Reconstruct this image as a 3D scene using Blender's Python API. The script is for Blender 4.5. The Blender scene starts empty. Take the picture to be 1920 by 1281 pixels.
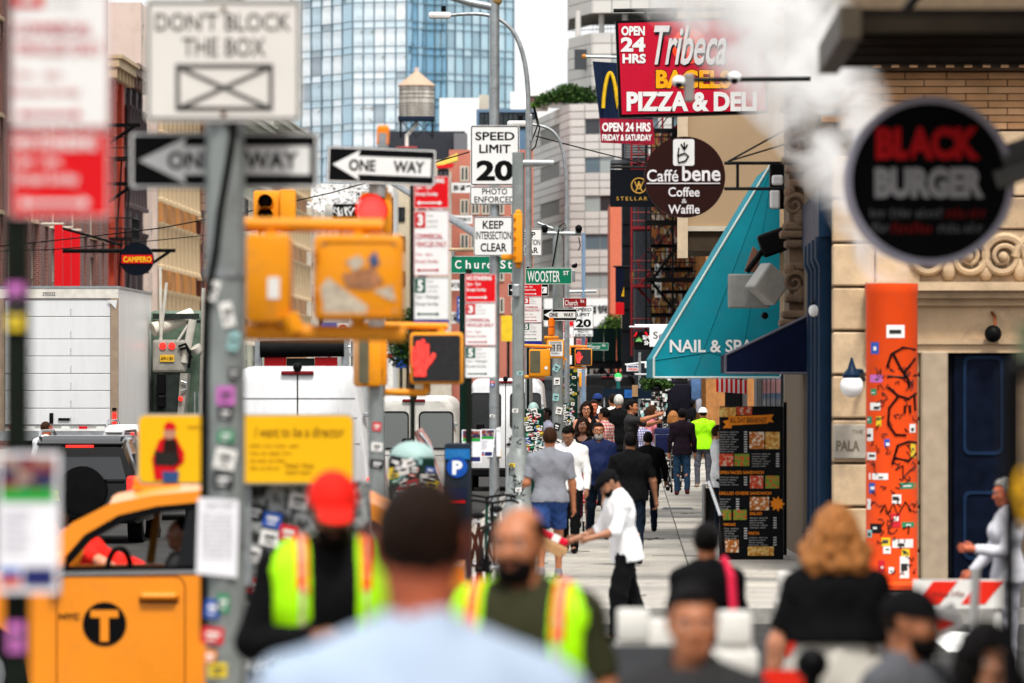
import bpy, bmesh, math, random
import numpy as np
from mathutils import Vector, Matrix
random.seed(7); np.random.seed(7)
R = math.radians
sc = bpy.context.scene
COL = sc.collection

# ------------------------------------------------------------------ camera
FPX, CX, HZ, CZ = 10667.0, 960.0, 725.0, 2.2      # focal length in photo pixels, centre column, horizon row, eye height
cam_d = bpy.data.cameras.new('camera'); cam = bpy.data.objects.new('camera', cam_d); COL.objects.link(cam)
cam.location = (0, 0, CZ); cam.rotation_euler = (R(90), 0, 0)
cam_d.sensor_width = 36; cam_d.lens = 200; cam_d.shift_y = (HZ-640.5)/1920
cam_d.clip_start = 1.0; cam_d.clip_end = 6000
cam_d.dof.use_dof = True; cam_d.dof.focus_distance = 104; cam_d.dof.aperture_fstop = 3.5; cam_d.dof.aperture_blades = 0
sc.camera = cam
# ------------------------------------------------------------------ sky, sun, exposure
wd = bpy.data.worlds.new('World'); sc.world = wd; wd.use_nodes = True
nt = wd.node_tree; nt.nodes.clear()
SUN_EL, SUN_AZ = R(60), R(166)                     # a hazy high sun behind the camera's right shoulder
sky = nt.nodes.new('ShaderNodeTexSky'); sky.sky_type = 'NISHITA'; sky.sun_disc = False
sky.sun_elevation = SUN_EL; sky.sun_rotation = SUN_AZ; sky.air_density = 1.0; sky.dust_density = 6.0; sky.ozone_density = 1.0
hs = nt.nodes.new('ShaderNodeHueSaturation'); hs.inputs['Saturation'].default_value = 0.25; hs.inputs['Value'].default_value = 1.0
bgd = nt.nodes.new('ShaderNodeBackground'); bgd.inputs['Strength'].default_value = 0.15
out = nt.nodes.new('ShaderNodeOutputWorld')
mxw = nt.nodes.new('ShaderNodeMixRGB'); mxw.inputs['Fac'].default_value = 0.55; mxw.inputs['Color2'].default_value = (9.9, 10.0, 10.2, 1)   # thin even cloud
nt.links.new(sky.outputs[0], hs.inputs['Color']); nt.links.new(hs.outputs[0], mxw.inputs['Color1']); nt.links.new(mxw.outputs[0], bgd.inputs[0]); nt.links.new(bgd.outputs[0], out.inputs[0])
sd = bpy.data.lights.new('sun', 'SUN'); sd.energy = 3.5; sd.angle = R(9); sd.color = (1, .95, .87)
sun = bpy.data.objects.new('sun', sd); COL.objects.link(sun)
_dir = Vector((math.sin(SUN_AZ)*math.cos(SUN_EL), math.cos(SUN_AZ)*math.cos(SUN_EL), math.sin(SUN_EL)))
sun.rotation_euler = (-_dir).to_track_quat('-Z', 'Y').to_euler()
sc.view_settings.view_transform = 'Standard'; sc.view_settings.look = 'None'; sc.view_settings.gamma = 1
sc.view_settings.use_curve_mapping = False; sc.view_settings.exposure = 0.18
sc.cycles.max_bounces = 6; sc.cycles.diffuse_bounces = 3; sc.cycles.glossy_bounces = 3; sc.cycles.transmission_bounces = 4
sc.cycles.transparent_max_bounces = 8; sc.cycles.volume_bounces = 6; sc.cycles.volume_step_rate = 1.0; sc.cycles.volume_max_steps = 96
sc.cycles.use_denoising = True
sc.cycles.caustics_reflective = False; sc.cycles.caustics_refractive = False

# ------------------------------------------------------------------ pixel <-> place helpers
def W(px, py, d): return Vector(((px-CX)*d/FPX, d, CZ+(HZ-py)*d/FPX))
def wx(px, d): return (px-CX)*d/FPX
def wz(py, d): return CZ+(HZ-py)*d/FPX
TH = 0.021                                          # the street runs 1.2 degrees to the side of the view axis
CT, ST = math.cos(TH), math.sin(TH)
def S(v, u, z=0.0): return Vector((v*CT+u*ST, u*CT-v*ST, z))

# ------------------------------------------------------------------ materials
MATS = {}
def AC(c): return tuple(min(.8, 1.06*v**1.3) for v in c)      # contrast curve: deeper darks put into every base colour
def _new(name):
    m = bpy.data.materials.new(name); m.use_nodes = True
    n = m.node_tree.nodes; b = n['Principled BSDF']; return m, n, m.node_tree.links, b
def M(name, col=(.5, .5, .5), rough=.55, metal=0.0, var=.12, scale=6.0, bump=0.0, bscale=60.0, emit=None, estr=0.0, spec=None, coat=0.0, stretch=(1, 1, 1), dirt=0.0, dscale=2.0):
    if name in MATS: return MATS[name]
    m, n, l, b = _new(name); col = AC(col)
    b.inputs['Roughness'].default_value = rough; b.inputs['Metallic'].default_value = metal
    if spec is None: spec = .5 if (metal or coat) else (.06 if max(col) < .05 and rough > .2 else .2)
    b.inputs['Specular IOR Level'].default_value = spec
    if coat: b.inputs['Coat Weight'].default_value = coat; b.inputs['Coat Roughness'].default_value = .08
    tc = n.new('ShaderNodeTexCoord'); mp = n.new('ShaderNodeMapping'); mp.inputs['Scale'].default_value = stretch
    l.new(tc.outputs['Object'], mp.inputs[0])
    c4 = (*col, 1)
    src = None
    if var > 0:
        nz = n.new('ShaderNodeTexNoise'); nz.inputs['Scale'].default_value = scale; nz.inputs['Detail'].default_value = 5
        l.new(mp.outputs[0], nz.inputs['Vector'])
        rp = n.new('ShaderNodeMapRange'); rp.inputs[1].default_value = .3; rp.inputs[2].default_value = .7
        rp.inputs[3].default_value = 1-var; rp.inputs[4].default_value = 1+var
        l.new(nz.outputs[0], rp.inputs[0])
        mx = n.new('ShaderNodeMixRGB'); mx.blend_type = 'MULTIPLY'; mx.inputs[0].default_value = 1; mx.inputs[1].default_value = c4
        l.new(rp.outputs[0], mx.inputs[2]); src = mx.outputs[0]
        if rough > .2:
            rr = n.new('ShaderNodeMapRange'); rr.inputs[3].default_value = max(.05, rough-.12); rr.inputs[4].default_value = min(1, rough+.12)
            l.new(nz.outputs[0], rr.inputs[0]); l.new(rr.outputs[0], b.inputs['Roughness'])
    if dirt > 0:
        n2 = n.new('ShaderNodeTexNoise'); n2.inputs['Scale'].default_value = dscale; n2.inputs['Detail'].default_value = 8; n2.inputs['Roughness'].default_value = .7
        l.new(mp.outputs[0], n2.inputs['Vector'])
        r2 = n.new('ShaderNodeMapRange'); r2.inputs[1].default_value = .5; r2.inputs[2].default_value = .72; r2.inputs[3].default_value = 0; r2.inputs[4].default_value = dirt
        l.new(n2.outputs[0], r2.inputs[0])
        m2 = n.new('ShaderNodeMixRGB'); m2.inputs[2].default_value = (.09, .075, .06, 1)
        if src: l.new(src, m2.inputs[1])
        else: m2.inputs[1].default_value = c4
        l.new(r2.outputs[0], m2.inputs[0]); src = m2.outputs[0]
    if src: l.new(src, b.inputs['Base Color'])
    else: b.inputs['Base Color'].default_value = c4
    if bump > 0:
        nb = n.new('ShaderNodeTexNoise'); nb.inputs['Scale'].default_value = bscale; nb.inputs['Detail'].default_value = 4
        l.new(mp.outputs[0], nb.inputs['Vector'])
        bp = n.new('ShaderNodeBump'); bp.inputs['Strength'].default_value = bump; bp.inputs['Distance'].default_value = .02
        l.new(nb.outputs[0], bp.inputs['Height']); l.new(bp.outputs[0], b.inputs['Normal'])
    if emit:
        b.inputs['Emission Color'].default_value = (*emit, 1); b.inputs['Emission Strength'].default_value = estr
    MATS[name] = m; return m
def ramp_mat(name, kind, stops, scale=10, rough=.6, detail=3, stretch=(1, 1, 1), const=True, rand=1.0, bump=0.0):
    """colours picked from a list by noise or voronoi cells: prints, stickers, flower cloth"""
    if name in MATS: return MATS[name]
    m, n, l, b = _new(name); b.inputs['Roughness'].default_value = rough
    tc = n.new('ShaderNodeTexCoord'); mp = n.new('ShaderNodeMapping'); mp.inputs['Scale'].default_value = stretch
    l.new(tc.outputs['Object'], mp.inputs[0])
    if kind == 'voronoi':
        t = n.new('ShaderNodeTexVoronoi'); t.inputs['Scale'].default_value = scale; t.inputs['Randomness'].default_value = rand
        if rand >= 1: t.distance = 'CHEBYCHEV'
        sp = n.new('ShaderNodeSeparateColor'); l.new(t.outputs['Color'], sp.inputs[0]); fac = sp.outputs[0]
    else:
        t = n.new('ShaderNodeTexNoise'); t.inputs['Scale'].default_value = scale; t.inputs['Detail'].default_value = detail; fac = t.outputs[0]
    l.new(mp.outputs[0], t.inputs['Vector'])
    cr = n.new('ShaderNodeValToRGB'); cr.color_ramp.interpolation = 'CONSTANT' if const else 'LINEAR'
    e = cr.color_ramp.elements
    while len(e) < len(stops): e.new(.5)
    for i, (p, c) in enumerate(stops): e[i].position = p; e[i].color = (*AC(c), 1)
    b.inputs['Specular IOR Level'].default_value = .2
    l.new(fac, cr.inputs[0]); l.new(cr.outputs[0], b.inputs['Base Color'])
    if bump:
        bp = n.new('ShaderNodeBump'); bp.inputs['Strength'].default_value = bump; bp.inputs['Distance'].default_value = .02
        l.new(fac, bp.inputs['Height']); l.new(bp.outputs[0], b.inputs['Normal'])
    MATS[name] = m; return m
def plaid_mat(name, base, c1, c2, scale=26):
    if name in MATS: return MATS[name]
    m, n, l, b = _new(name); b.inputs['Roughness'].default_value = .8
    tc = n.new('ShaderNodeTexCoord'); prev = None
    for i, (dirn, c) in enumerate((('X', c1), ('Z', c2))):
        w = n.new('ShaderNodeTexWave'); w.bands_direction = dirn; w.inputs['Scale'].default_value = scale/6.28; w.inputs['Distortion'].default_value = .6
        l.new(tc.outputs['Object'], w.inputs['Vector'])
        g = n.new('ShaderNodeMath'); g.operation = 'GREATER_THAN'; g.inputs[1].default_value = .55; l.new(w.outputs['Fac'], g.inputs[0])
        f = n.new('ShaderNodeMath'); f.operation = 'MULTIPLY'; f.inputs[1].default_value = .75; l.new(g.outputs[0], f.inputs[0])
        mx = n.new('ShaderNodeMixRGB'); mx.inputs[2].default_value = (*c, 1); l.new(f.outputs[0], mx.inputs[0])
        if prev: l.new(prev, mx.inputs[1])
        else: mx.inputs[1].default_value = (*base, 1)
        prev = mx.outputs[0]
    l.new(prev, b.inputs['Base Color']); MATS[name] = m; return m
def brick_mat(name, c1, c2, mortar, scale=1.0, bw=.21, bh=.075, rough=.85):
    if name in MATS: return MATS[name]
    m, n, l, b = _new(name); b.inputs['Roughness'].default_value = rough
    tc = n.new('ShaderNodeTexCoord'); sx = n.new('ShaderNodeSeparateXYZ'); l.new(tc.outputs['Object'], sx.inputs[0])
    ad = n.new('ShaderNodeMath'); ad.operation = 'ADD'; l.new(sx.outputs[0], ad.inputs[0]); l.new(sx.outputs[1], ad.inputs[1])
    cb = n.new('ShaderNodeCombineXYZ'); l.new(ad.outputs[0], cb.inputs[0]); l.new(sx.outputs[2], cb.inputs[1])
    br = n.new('ShaderNodeTexBrick'); br.inputs['Scale'].default_value = scale; br.inputs['Brick Width'].default_value = bw; br.inputs['Row Height'].default_value = bh
    br.inputs['Mortar Size'].default_value = .008; br.inputs['Color1'].default_value = (*AC(c1), 1); br.inputs['Color2'].default_value = (*AC(c2), 1); br.inputs['Mortar'].default_value = (*mortar, 1)
    l.new(cb.outputs[0], br.inputs['Vector'])
    nz = n.new('ShaderNodeTexNoise'); nz.inputs['Scale'].default_value = .5; nz.inputs['Detail'].default_value = 6; l.new(tc.outputs['Object'], nz.inputs['Vector'])
    rp = n.new('ShaderNodeMapRange'); rp.inputs[1].default_value = .3; rp.inputs[2].default_value = .7; rp.inputs[3].default_value = .75; rp.inputs[4].default_value = 1.2; l.new(nz.outputs[0], rp.inputs[0])
    mx = n.new('ShaderNodeMixRGB'); mx.blend_type = 'MULTIPLY'; mx.inputs[0].default_value = 1; l.new(br.outputs[0], mx.inputs[1]); l.new(rp.outputs[0], mx.inputs[2])
    l.new(mx.outputs[0], b.inputs['Base Color']); MATS[name] = m; return m
def glass_mat(name, tint=(.02, .025, .03), rough=.04, wavy=0.0, wscale=.6, alpha=1.0, metal=0.0):
    if name in MATS: return MATS[name]
    m, n, l, b = _new(name)
    b.inputs['Base Color'].default_value = (*tint, 1); b.inputs['Roughness'].default_value = rough; b.inputs['Metallic'].default_value = metal
    b.inputs['Specular IOR Level'].default_value = .6; b.inputs['Alpha'].default_value = alpha
    if wavy:
        tc = n.new('ShaderNodeTexCoord'); nz = n.new('ShaderNodeTexNoise'); nz.inputs['Scale'].default_value = wscale; nz.inputs['Detail'].default_value = 1
        l.new(tc.outputs['Object'], nz.inputs['Vector']); bp = n.new('ShaderNodeBump'); bp.inputs['Strength'].default_value = wavy; bp.inputs['Distance'].default_value = .3
        l.new(nz.outputs[0], bp.inputs['Height']); l.new(bp.outputs[0], b.inputs['Normal'])
    MATS[name] = m; return m

# ------------------------------------------------------------------ mesh builder
class MB:
    def __init__(s): s.v = []; s.f = []
    def add(s, vs, fs):
        o = len(s.v); s.v.extend([tuple(p) for p in vs]); s.f.extend([tuple(i+o for i in f) for f in fs]); return s
    def box(s, c, size, rz=0.0, rx=0.0, ry=0.0):
        hx, hy, hz = size[0]/2, size[1]/2, size[2]/2; c = Vector(c)
        vs = [Vector((x, y, z)) for x in (-hx, hx) for y in (-hy, hy) for z in (-hz, hz)]
        if rz or rx or ry:
            m = Matrix.Rotation(rz, 3, 'Z') @ Matrix.Rotation(rx, 3, 'X') @ Matrix.Rotation(ry, 3, 'Y'); vs = [m @ p for p in vs]
        return s.add([c+p for p in vs], [(0, 1, 3, 2), (4, 6, 7, 5), (0, 4, 5, 1), (2, 3, 7, 6), (0, 2, 6, 4), (1, 5, 7, 3)])
    def bx(s, x0, x1, y0, y1, z0, z1): return s.box(((x0+x1)/2, (y0+y1)/2, (z0+z1)/2), (abs(x1-x0), abs(y1-y0), abs(z1-z0)))
    def sbox(s, v0, v1, u0, u1, z0, z1):                      # a box square to the street
        vs = [S(v, u, z) for v in (v0, v1) for u in (u0, u1) for z in (z0, z1)]
        return s.add(vs, [(0, 1, 3, 2), (4, 6, 7, 5), (0, 4, 5, 1), (2, 3, 7, 6), (0, 2, 6, 4), (1, 5, 7, 3)])
    def rbox(s, c, size, b=.02, seg=2, rz=0.0, rx=0.0, ry=0.0):
        bm = bmesh.new(); bmesh.ops.create_cube(bm, size=1)
        for p in bm.verts: p.co = Vector((p.co.x*size[0], p.co.y*size[1], p.co.z*size[2]))
        bmesh.ops.bevel(bm, geom=list(bm.edges), offset=min(b, min(size)*.49), segments=seg, affect='EDGES', profile=.5)
        m = Matrix.Translation(c) @ (Matrix.Rotation(rz, 4, 'Z') @ Matrix.Rotation(rx, 4, 'X') @ Matrix.Rotation(ry, 4, 'Y'))
        bm.verts.index_update(); s.add([m @ p.co for p in bm.verts], [[q.index for q in f.verts] for f in bm.faces]); bm.free(); return s
    def prism(s, poly, y0, y1):                               # outline in x,z pushed along y
        n = len(poly); a = [(x, y0, z) for x, z in poly]; b = [(x, y1, z) for x, z in poly]
        return s.add(a+b, [tuple(range(n)), tuple(range(2*n-1, n-1, -1))]+[(i, i+n, (i+1) % n+n, (i+1) % n) for i in range(n)])
    def prism_x(s, poly, x0, x1):                             # outline in y,z pushed along x
        n = len(poly); a = [(x0, y, z) for y, z in poly]; b = [(x1, y, z) for y, z in poly]
        return s.add(a+b, [tuple(range(n)), tuple(range(2*n-1, n-1, -1))]+[(i, i+n, (i+1) % n+n, (i+1) % n) for i in range(n)])
    def ring(s, outer, inner, y0, y1):                        # frame between two loops of equal count, in x,z
        n = len(outer); vs = [(x, y0, z) for x, z in outer]+[(x, y0, z) for x, z in inner]+[(x, y1, z) for x, z in outer]+[(x, y1, z) for x, z in inner]
        fs = []
        for i in range(n):
            j = (i+1) % n
            fs += [(i, j, n+j, n+i), (2*n+i, 3*n+i, 3*n+j, 2*n+j), (i, 2*n+i, 2*n+j, j), (n+i, n+j, 3*n+j, 3*n+i)]
        return s.add(vs, fs)
    def cyl(s, p0, p1, r0, r1=None, n=12, caps=True):
        if r1 is None: r1 = r0
        p0, p1 = Vector(p0), Vector(p1); ax = (p1-p0).normalized(); t = Vector((0, 0, 1)) if abs(ax.z) < .9 else Vector((1, 0, 0))
        a = ax.cross(t).normalized(); b = ax.cross(a)
        vs = [p0+r0*(math.cos(2*math.pi*i/n)*a+math.sin(2*math.pi*i/n)*b) for i in range(n)]+[p1+r1*(math.cos(2*math.pi*i/n)*a+math.sin(2*math.pi*i/n)*b) for i in range(n)]
        fs = [(i, (i+1) % n, n+(i+1) % n, n+i) for i in range(n)]
        if caps: fs += [tuple(range(n-1, -1, -1)), tuple(range(n, 2*n))]
        return s.add(vs, fs)
    def tube(s, path, r, n=8, caps=True):
        path = [Vector(p) for p in path]; k = len(path); rs = r if isinstance(r, (list, tuple)) else [r]*k
        vs = []; fs = []; a = None
        for i, p in enumerate(path):
            d = (path[min(i+1, k-1)]-path[max(i-1, 0)]).normalized()
            if a is None:
                t = Vector((0, 0, 1)) if abs(d.z) < .9 else Vector((0, 1, 0)); a = d.cross(t).normalized()
            else: a = (a-d*a.dot(d)).normalized()
            b = d.cross(a)
            vs += [p+rs[i]*(math.cos(2*math.pi*j/n)*a+math.sin(2*math.pi*j/n)*b) for j in range(n)]
        for i in range(k-1):
            fs += [(i*n+j, i*n+(j+1) % n, (i+1)*n+(j+1) % n, (i+1)*n+j) for j in range(n)]
        if caps: fs += [tuple(range(n-1, -1, -1)), tuple(range((k-1)*n, k*n))]
        return s.add(vs, fs)
    def lathe(s, prof, c=(0, 0, 0), n=20):
        c = Vector(c); vs = []; fs = []; k = len(prof)
        for r, z in prof: vs += [c+Vector((r*math.cos(2*math.pi*j/n), r*math.sin(2*math.pi*j/n), z)) for j in range(n)]
        for i in range(k-1): fs += [(i*n+j, i*n+(j+1) % n, (i+1)*n+(j+1) % n, (i+1)*n+j) for j in range(n)]
        fs += [tuple(range(n-1, -1, -1)), tuple(range((k-1)*n, k*n))]
        return s.add(vs, fs)
    def ball(s, c, r, nu=12, nv=8):
        r = (r, r, r) if not isinstance(r, (tuple, list)) else r; c = Vector(c); vs = [c+Vector((0, 0, -r[2]))]
        for i in range(1, nv):
            t = -math.pi/2+math.pi*i/nv
            vs += [c+Vector((r[0]*math.cos(t)*math.cos(2*math.pi*j/nu), r[1]*math.cos(t)*math.sin(2*math.pi*j/nu), r[2]*math.sin(t))) for j in range(nu)]
        vs.append(c+Vector((0, 0, r[2]))); N = len(vs)-1
        fs = [(0, 1+(j+1) % nu, 1+j) for j in range(nu)]
        for i in range(nv-2): fs += [(1+i*nu+j, 1+i*nu+(j+1) % nu, 1+(i+1)*nu+(j+1) % nu, 1+(i+1)*nu+j) for j in range(nu)]
        fs += [(N, 1+(nv-2)*nu+j, 1+(nv-2)*nu+(j+1) % nu) for j in range(nu)]
        return s.add(vs, fs)
    def disc_y(s, c, r, t, n=28, r2=None):                    # a coin facing the camera
        return s.prism([(c[0]+r*math.cos(2*math.pi*i/n), c[2]+(r2 or r)*math.sin(2*math.pi*i/n)) for i in range(n)], c[1]-t/2, c[1]+t/2)
    def xf(s, m): s.v = [tuple(m @ Vector(p)) for p in s.v]; return s

def rrect(x0, x1, z0, z1, r, n=4):
    pts = []
    for cx, cz, a0 in ((x1-r, z1-r, 0), (x0+r, z1-r, 90), (x0+r, z0+r, 180), (x1-r, z0+r, 270)):
        for i in range(n+1): a = R(a0+90*i/n); pts.append((cx+r*math.cos(a), cz+r*math.sin(a)))
    return pts
def circ(cx, cz, r, n=32, rz=None): return [(cx+r*math.cos(2*math.pi*i/n), cz+(rz or r)*math.sin(2*math.pi*i/n)) for i in range(n)]

def mk(name, mb, mat, smooth=False):
    me = bpy.data.meshes.new(name); me.from_pydata(mb.v, [], mb.f)
    mats = mat if isinstance(mat, (list, tuple)) else [mat]
    for m in mats: me.materials.append(m)
    if smooth:
        me.polygons.foreach_set('use_smooth', [True]*len(me.polygons))
        if smooth != 'all':
            try: me.set_sharp_from_angle(angle=R(40))
            except Exception: pass
    me.update()
    o = bpy.data.objects.new(name, me); COL.objects.link(o); return o

class Thing:
    def __init__(s, name, label, cat, loc=(0, 0, 0), rz=0.0, group=None):
        o = bpy.data.objects.new(name, None); COL.objects.link(o); s.o = o
        o.location = loc; o.rotation_euler = (0, 0, rz); o.empty_display_size = .2
        o['label'] = label; o['category'] = cat
        if group: o['group'] = group
        s.m = Matrix.Translation(Vector(loc)) @ Matrix.Rotation(rz, 4, 'Z'); s.inv = s.m.inverted()
    def add(s, name, mb, mat, parent=None, smooth=False, local=False, kind=None, label=None):
        if not mb.f: return None
        if not local: mb.xf(s.inv)
        o = mk(name, mb, mat, smooth); o.parent = parent or s.o
        if kind: o['kind'] = kind
        if label: o['label'] = label
        return o
    def inst(s, name, src, loc, rz=0.0, parent=None, scale=None):      # another of the same part, sharing its mesh
        o = bpy.data.objects.new(name, src.data if hasattr(src, 'data') else src); COL.objects.link(o); o.parent = parent or s.o
        o.location = loc; o.rotation_euler = (0, 0, rz)
        if scale: o.scale = scale
        return o
def single(name, mb, mat, label, cat, group=None, kind=None, smooth=False, loc=None):
    if loc is not None: mb.xf(Matrix.Translation(-Vector(loc)))
    o = mk(name, mb, mat, smooth)
    if loc is not None: o.location = loc
    o['label'] = label
    if cat: o['category'] = cat
    if group: o['group'] = group
    if kind: o['kind'] = kind
    return o
def structure(name, mb, mat, parent=None):
    o = mk(name, mb, mat)
    if parent: o.parent = parent
    else: o['kind'] = 'structure'
    return o

# ------------------------------------------------------------------ lettering
_TC = {}
def text_geo(t, bold=0.0, spacing=1.0, shear=0.0):
    k = (t, bold, spacing, shear)
    if k in _TC: return _TC[k]
    cu = bpy.data.curves.new('t', 'FONT'); cu.body = t; cu.size = 1; cu.offset = bold; cu.space_character = spacing; cu.shear = shear
    cu.resolution_u = 3; cu.align_x = 'LEFT'
    ob = bpy.data.objects.new('t', cu); me = bpy.data.meshes.new_from_object(ob)
    vs = np.array([p.co[:2] for p in me.vertices]) if len(me.vertices) else np.zeros((1, 2))
    fs = [tuple(p.vertices) for p in me.polygons]
    bpy.data.objects.remove(ob); bpy.data.curves.remove(cu); bpy.data.meshes.remove(me)
    _TC[k] = (vs, fs); return _TC[k]
def letter(mb, t, x0, x1, z0, z1, y, bold=0.0, spacing=1.0, shear=0.0, keep=False):
    """flat lettering filling the rectangle x0..x1, z0..z1 at depth y, facing the camera"""
    if 'M' in t and bold:                                     # this glyph breaks when fattened: overlay shifted copies instead
        vs, fs = text_geo(t, 0.0, spacing, shear); a, b = vs.min(0)-bold, vs.max(0)+bold; sx, sz = (x1-x0)/(b[0]-a[0]), (z1-z0)/(b[1]-a[1])
        for i, (ox, oz) in enumerate(((-1, -1), (1, -1), (-1, 1), (1, 1), (0, 0))): mb.add([(x0+(p[0]+ox*bold-a[0])*sx, y-.0003*i, z0+(p[1]+oz*bold-a[1])*sz) for p in vs], fs)
        return mb
    vs, fs = text_geo(t, bold, spacing, shear)
    if not fs: return mb
    a, b = vs.min(0), vs.max(0); w = max(b[0]-a[0], 1e-6); h = max(b[1]-a[1], 1e-6)
    sx, sz = (x1-x0)/w, (z1-z0)/h
    return mb.add([(x0+(p[0]-a[0])*sx, y, z0+(p[1]-a[1])*sz) for p in vs], [f for f in fs])
def pletter(mb, t, px0, px1, py0, py1, d, bold=0.0, **k):
    return letter(mb, t, wx(px0, d), wx(px1, d), wz(py1, d), wz(py0, d), d, bold, **k)

def words(mb, px0, px1, py0, py1, d, n, seed=1):
    """print too small or soft to read: word-long runs of strokes"""
    rw = random.Random(seed*97+n); gap = (px1-px0)*.06; x = px0; tot = [rw.uniform(.6, 1.4) for _ in range(n)]; k = (px1-px0-gap*(n-1))/sum(tot); h = py1-py0
    for w in tot:
        m = max(2, int(w*k/(h*.55))); st = w*k/m
        for i in range(m):
            a = x+i*st; top = py0+(h*.25 if rw.random() < .6 else 0)
            mb.bx(wx(a, d), wx(a+st*.3, d), d-.002, d, wz(py1, d), wz(top, d))
            if rw.random() < .8: yy = rw.choice((top, (top+py1)/2, py1-h*.2)); mb.bx(wx(a, d), wx(a+st*.75, d), d-.002, d, wz(yy+h*.2, d), wz(yy, d))
        x += w*k+gap
    return mb
class Field:
    def __init__(s, lo, hi, h):
        s.h = h; s.lo = np.array(lo, float); n = np.ceil((np.array(hi)-s.lo)/h).astype(int)+2
        s.ax = [s.lo[i]+h*np.arange(n[i]) for i in range(3)]; s.F = np.full(n, .25)
    def _blk(s, mn, mx):
        sl = []
        for i in range(3):
            a = max(0, int((mn[i]-s.lo[i])/s.h)-1); b = min(len(s.ax[i]), int((mx[i]-s.lo[i])/s.h)+3)
            if b <= a: return None
            sl.append(slice(a, b))
        return tuple(sl)
    def _dist(s, sl, a, b, ra, rb, sc_, cap):
        X, Y, Z = np.ix_(s.ax[0][sl[0]], s.ax[1][sl[1]], s.ax[2][sl[2]])
        iv = 1.0/np.array(sc_); px, py, pz = (X-a[0])*iv[0], (Y-a[1])*iv[1], (Z-a[2])*iv[2]; ab = (b-a)*iv; L2 = max(float(ab@ab), 1e-9)
        t = np.clip((px*ab[0]+py*ab[1]+pz*ab[2])/L2, 0, 1)
        d = (np.sqrt((px-t*ab[0])**2+(py-t*ab[1])**2+(pz-t*ab[2])**2)-(ra+(rb-ra)*t))*min(sc_)
        if cap:
            u = (b-a)/np.linalg.norm(b-a); d = np.maximum(d, (X-b[0])*u[0]+(Y-b[1])*u[1]+(Z-b[2])*u[2])
        return d
    def add(s, a, b, ra, rb=None, k=.03, sc_=(1, 1, 1), cap=False):
        a, b = np.array(a, float), np.array(b, float); rb = ra if rb is None else rb; m = max(ra, rb)*max(sc_)+.06
        sl = s._blk(np.minimum(a, b)-m, np.maximum(a, b)+m)
        if sl is None: return s
        d = s._dist(sl, a, b, ra, rb, sc_, cap); G = s.F[sl]
        hh = np.maximum(k-np.abs(G-d), 0)/k; s.F[sl] = np.minimum(G, d)-hh*hh*k*.25; return s
    def sub(s, a, b, ra, rb=None, sc_=(1, 1, 1)):
        a, b = np.array(a, float), np.array(b, float); rb = ra if rb is None else rb; m = max(ra, rb)*max(sc_)+.03
        sl = s._blk(np.minimum(a, b)-m, np.maximum(a, b)+m)
        if sl is None: return s
        s.F[sl] = np.maximum(s.F[sl], -s._dist(sl, a, b, ra, rb, sc_, False)); return s
    def cut(s, fn): X, Y, Z = np.ix_(*s.ax); s.F = np.maximum(s.F, fn(X, Y, Z)); return s
    def noise(s, amp, fr, seed=0):
        X, Y, Z = np.ix_(*s.ax); r = np.random.RandomState(seed); N = 0
        for i in range(5): w = r.normal(size=3)*fr; N = N+np.sin(X*w[0]+Y*w[1]+Z*w[2]+r.rand()*6.28+1.5*np.sin(X*w[2]*.7+Z*w[0]*.5))
        s.F = s.F+amp*N/2.5; return s
    def mesh(s):
        F = s.F; F[0] = F[-1] = .1; F[:, 0] = F[:, -1] = .1; F[:, :, 0] = F[:, :, -1] = .1
        ins = F < 0; c = ins[:-1, :-1, :-1].astype(np.int8)
        cnt = sum(ins[i:ins.shape[0]-1+i, j:ins.shape[1]-1+j, k:ins.shape[2]-1+k].astype(np.int8) for i in (0, 1) for j in (0, 1) for k in (0, 1))
        act = (cnt > 0) & (cnt < 8); idx = np.argwhere(act)
        if len(idx) == 0: return [], []
        vid = -np.ones(act.shape, int); vid[act] = np.arange(len(idx)); acc = np.zeros((len(idx), 3)); num = np.zeros(len(idx))
        I, J, K = idx.T; corner = {(i, j, k): F[I+i, J+j, K+k] for i in (0, 1) for j in (0, 1) for k in (0, 1)}
        for a in corner:
            for axd in range(3):
                if a[axd] == 1: continue
                b = list(a); b[axd] = 1; b = tuple(b); fa, fb = corner[a], corner[b]; m = (fa < 0) != (fb < 0); t = np.where(m, fa/np.where(m, fa-fb, 1), 0)
                p = np.tile(np.array(a, float), (len(idx), 1)); p[:, axd] = t; acc[m] += p[m]; num[m] += 1
        V = s.lo+s.h*(idx+acc/np.maximum(num, 1)[:, None]); Q = []
        for axd in range(3):
            o1, o2 = (axd+1) % 3, (axd+2) % 3; A = ins; sl0 = [slice(None)]*3; sl1 = [slice(None)]*3; sl0[axd] = slice(0, -1); sl1[axd] = slice(1, None)
            e = np.argwhere(A[tuple(sl0)] != A[tuple(sl1)]); e = e[(e[:, o1] > 0) & (e[:, o2] > 0) & (e[:, o1] < act.shape[o1]) & (e[:, o2] < act.shape[o2]) & (e[:, axd] < act.shape[axd])]
            if len(e) == 0: continue
            neg = A[tuple(e.T)]; q = []
            for (u, v) in ((0, 0), (1, 0), (1, 1), (0, 1)): c_ = e.copy(); c_[:, o1] -= u; c_[:, o2] -= v; q.append(vid[tuple(c_.T)])
            q = np.stack(q, 1); q[neg] = q[neg][:, ::-1]; Q.append(q)
        Q = np.concatenate(Q); Q = Q[(Q >= 0).all(1)]; return V, Q
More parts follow.
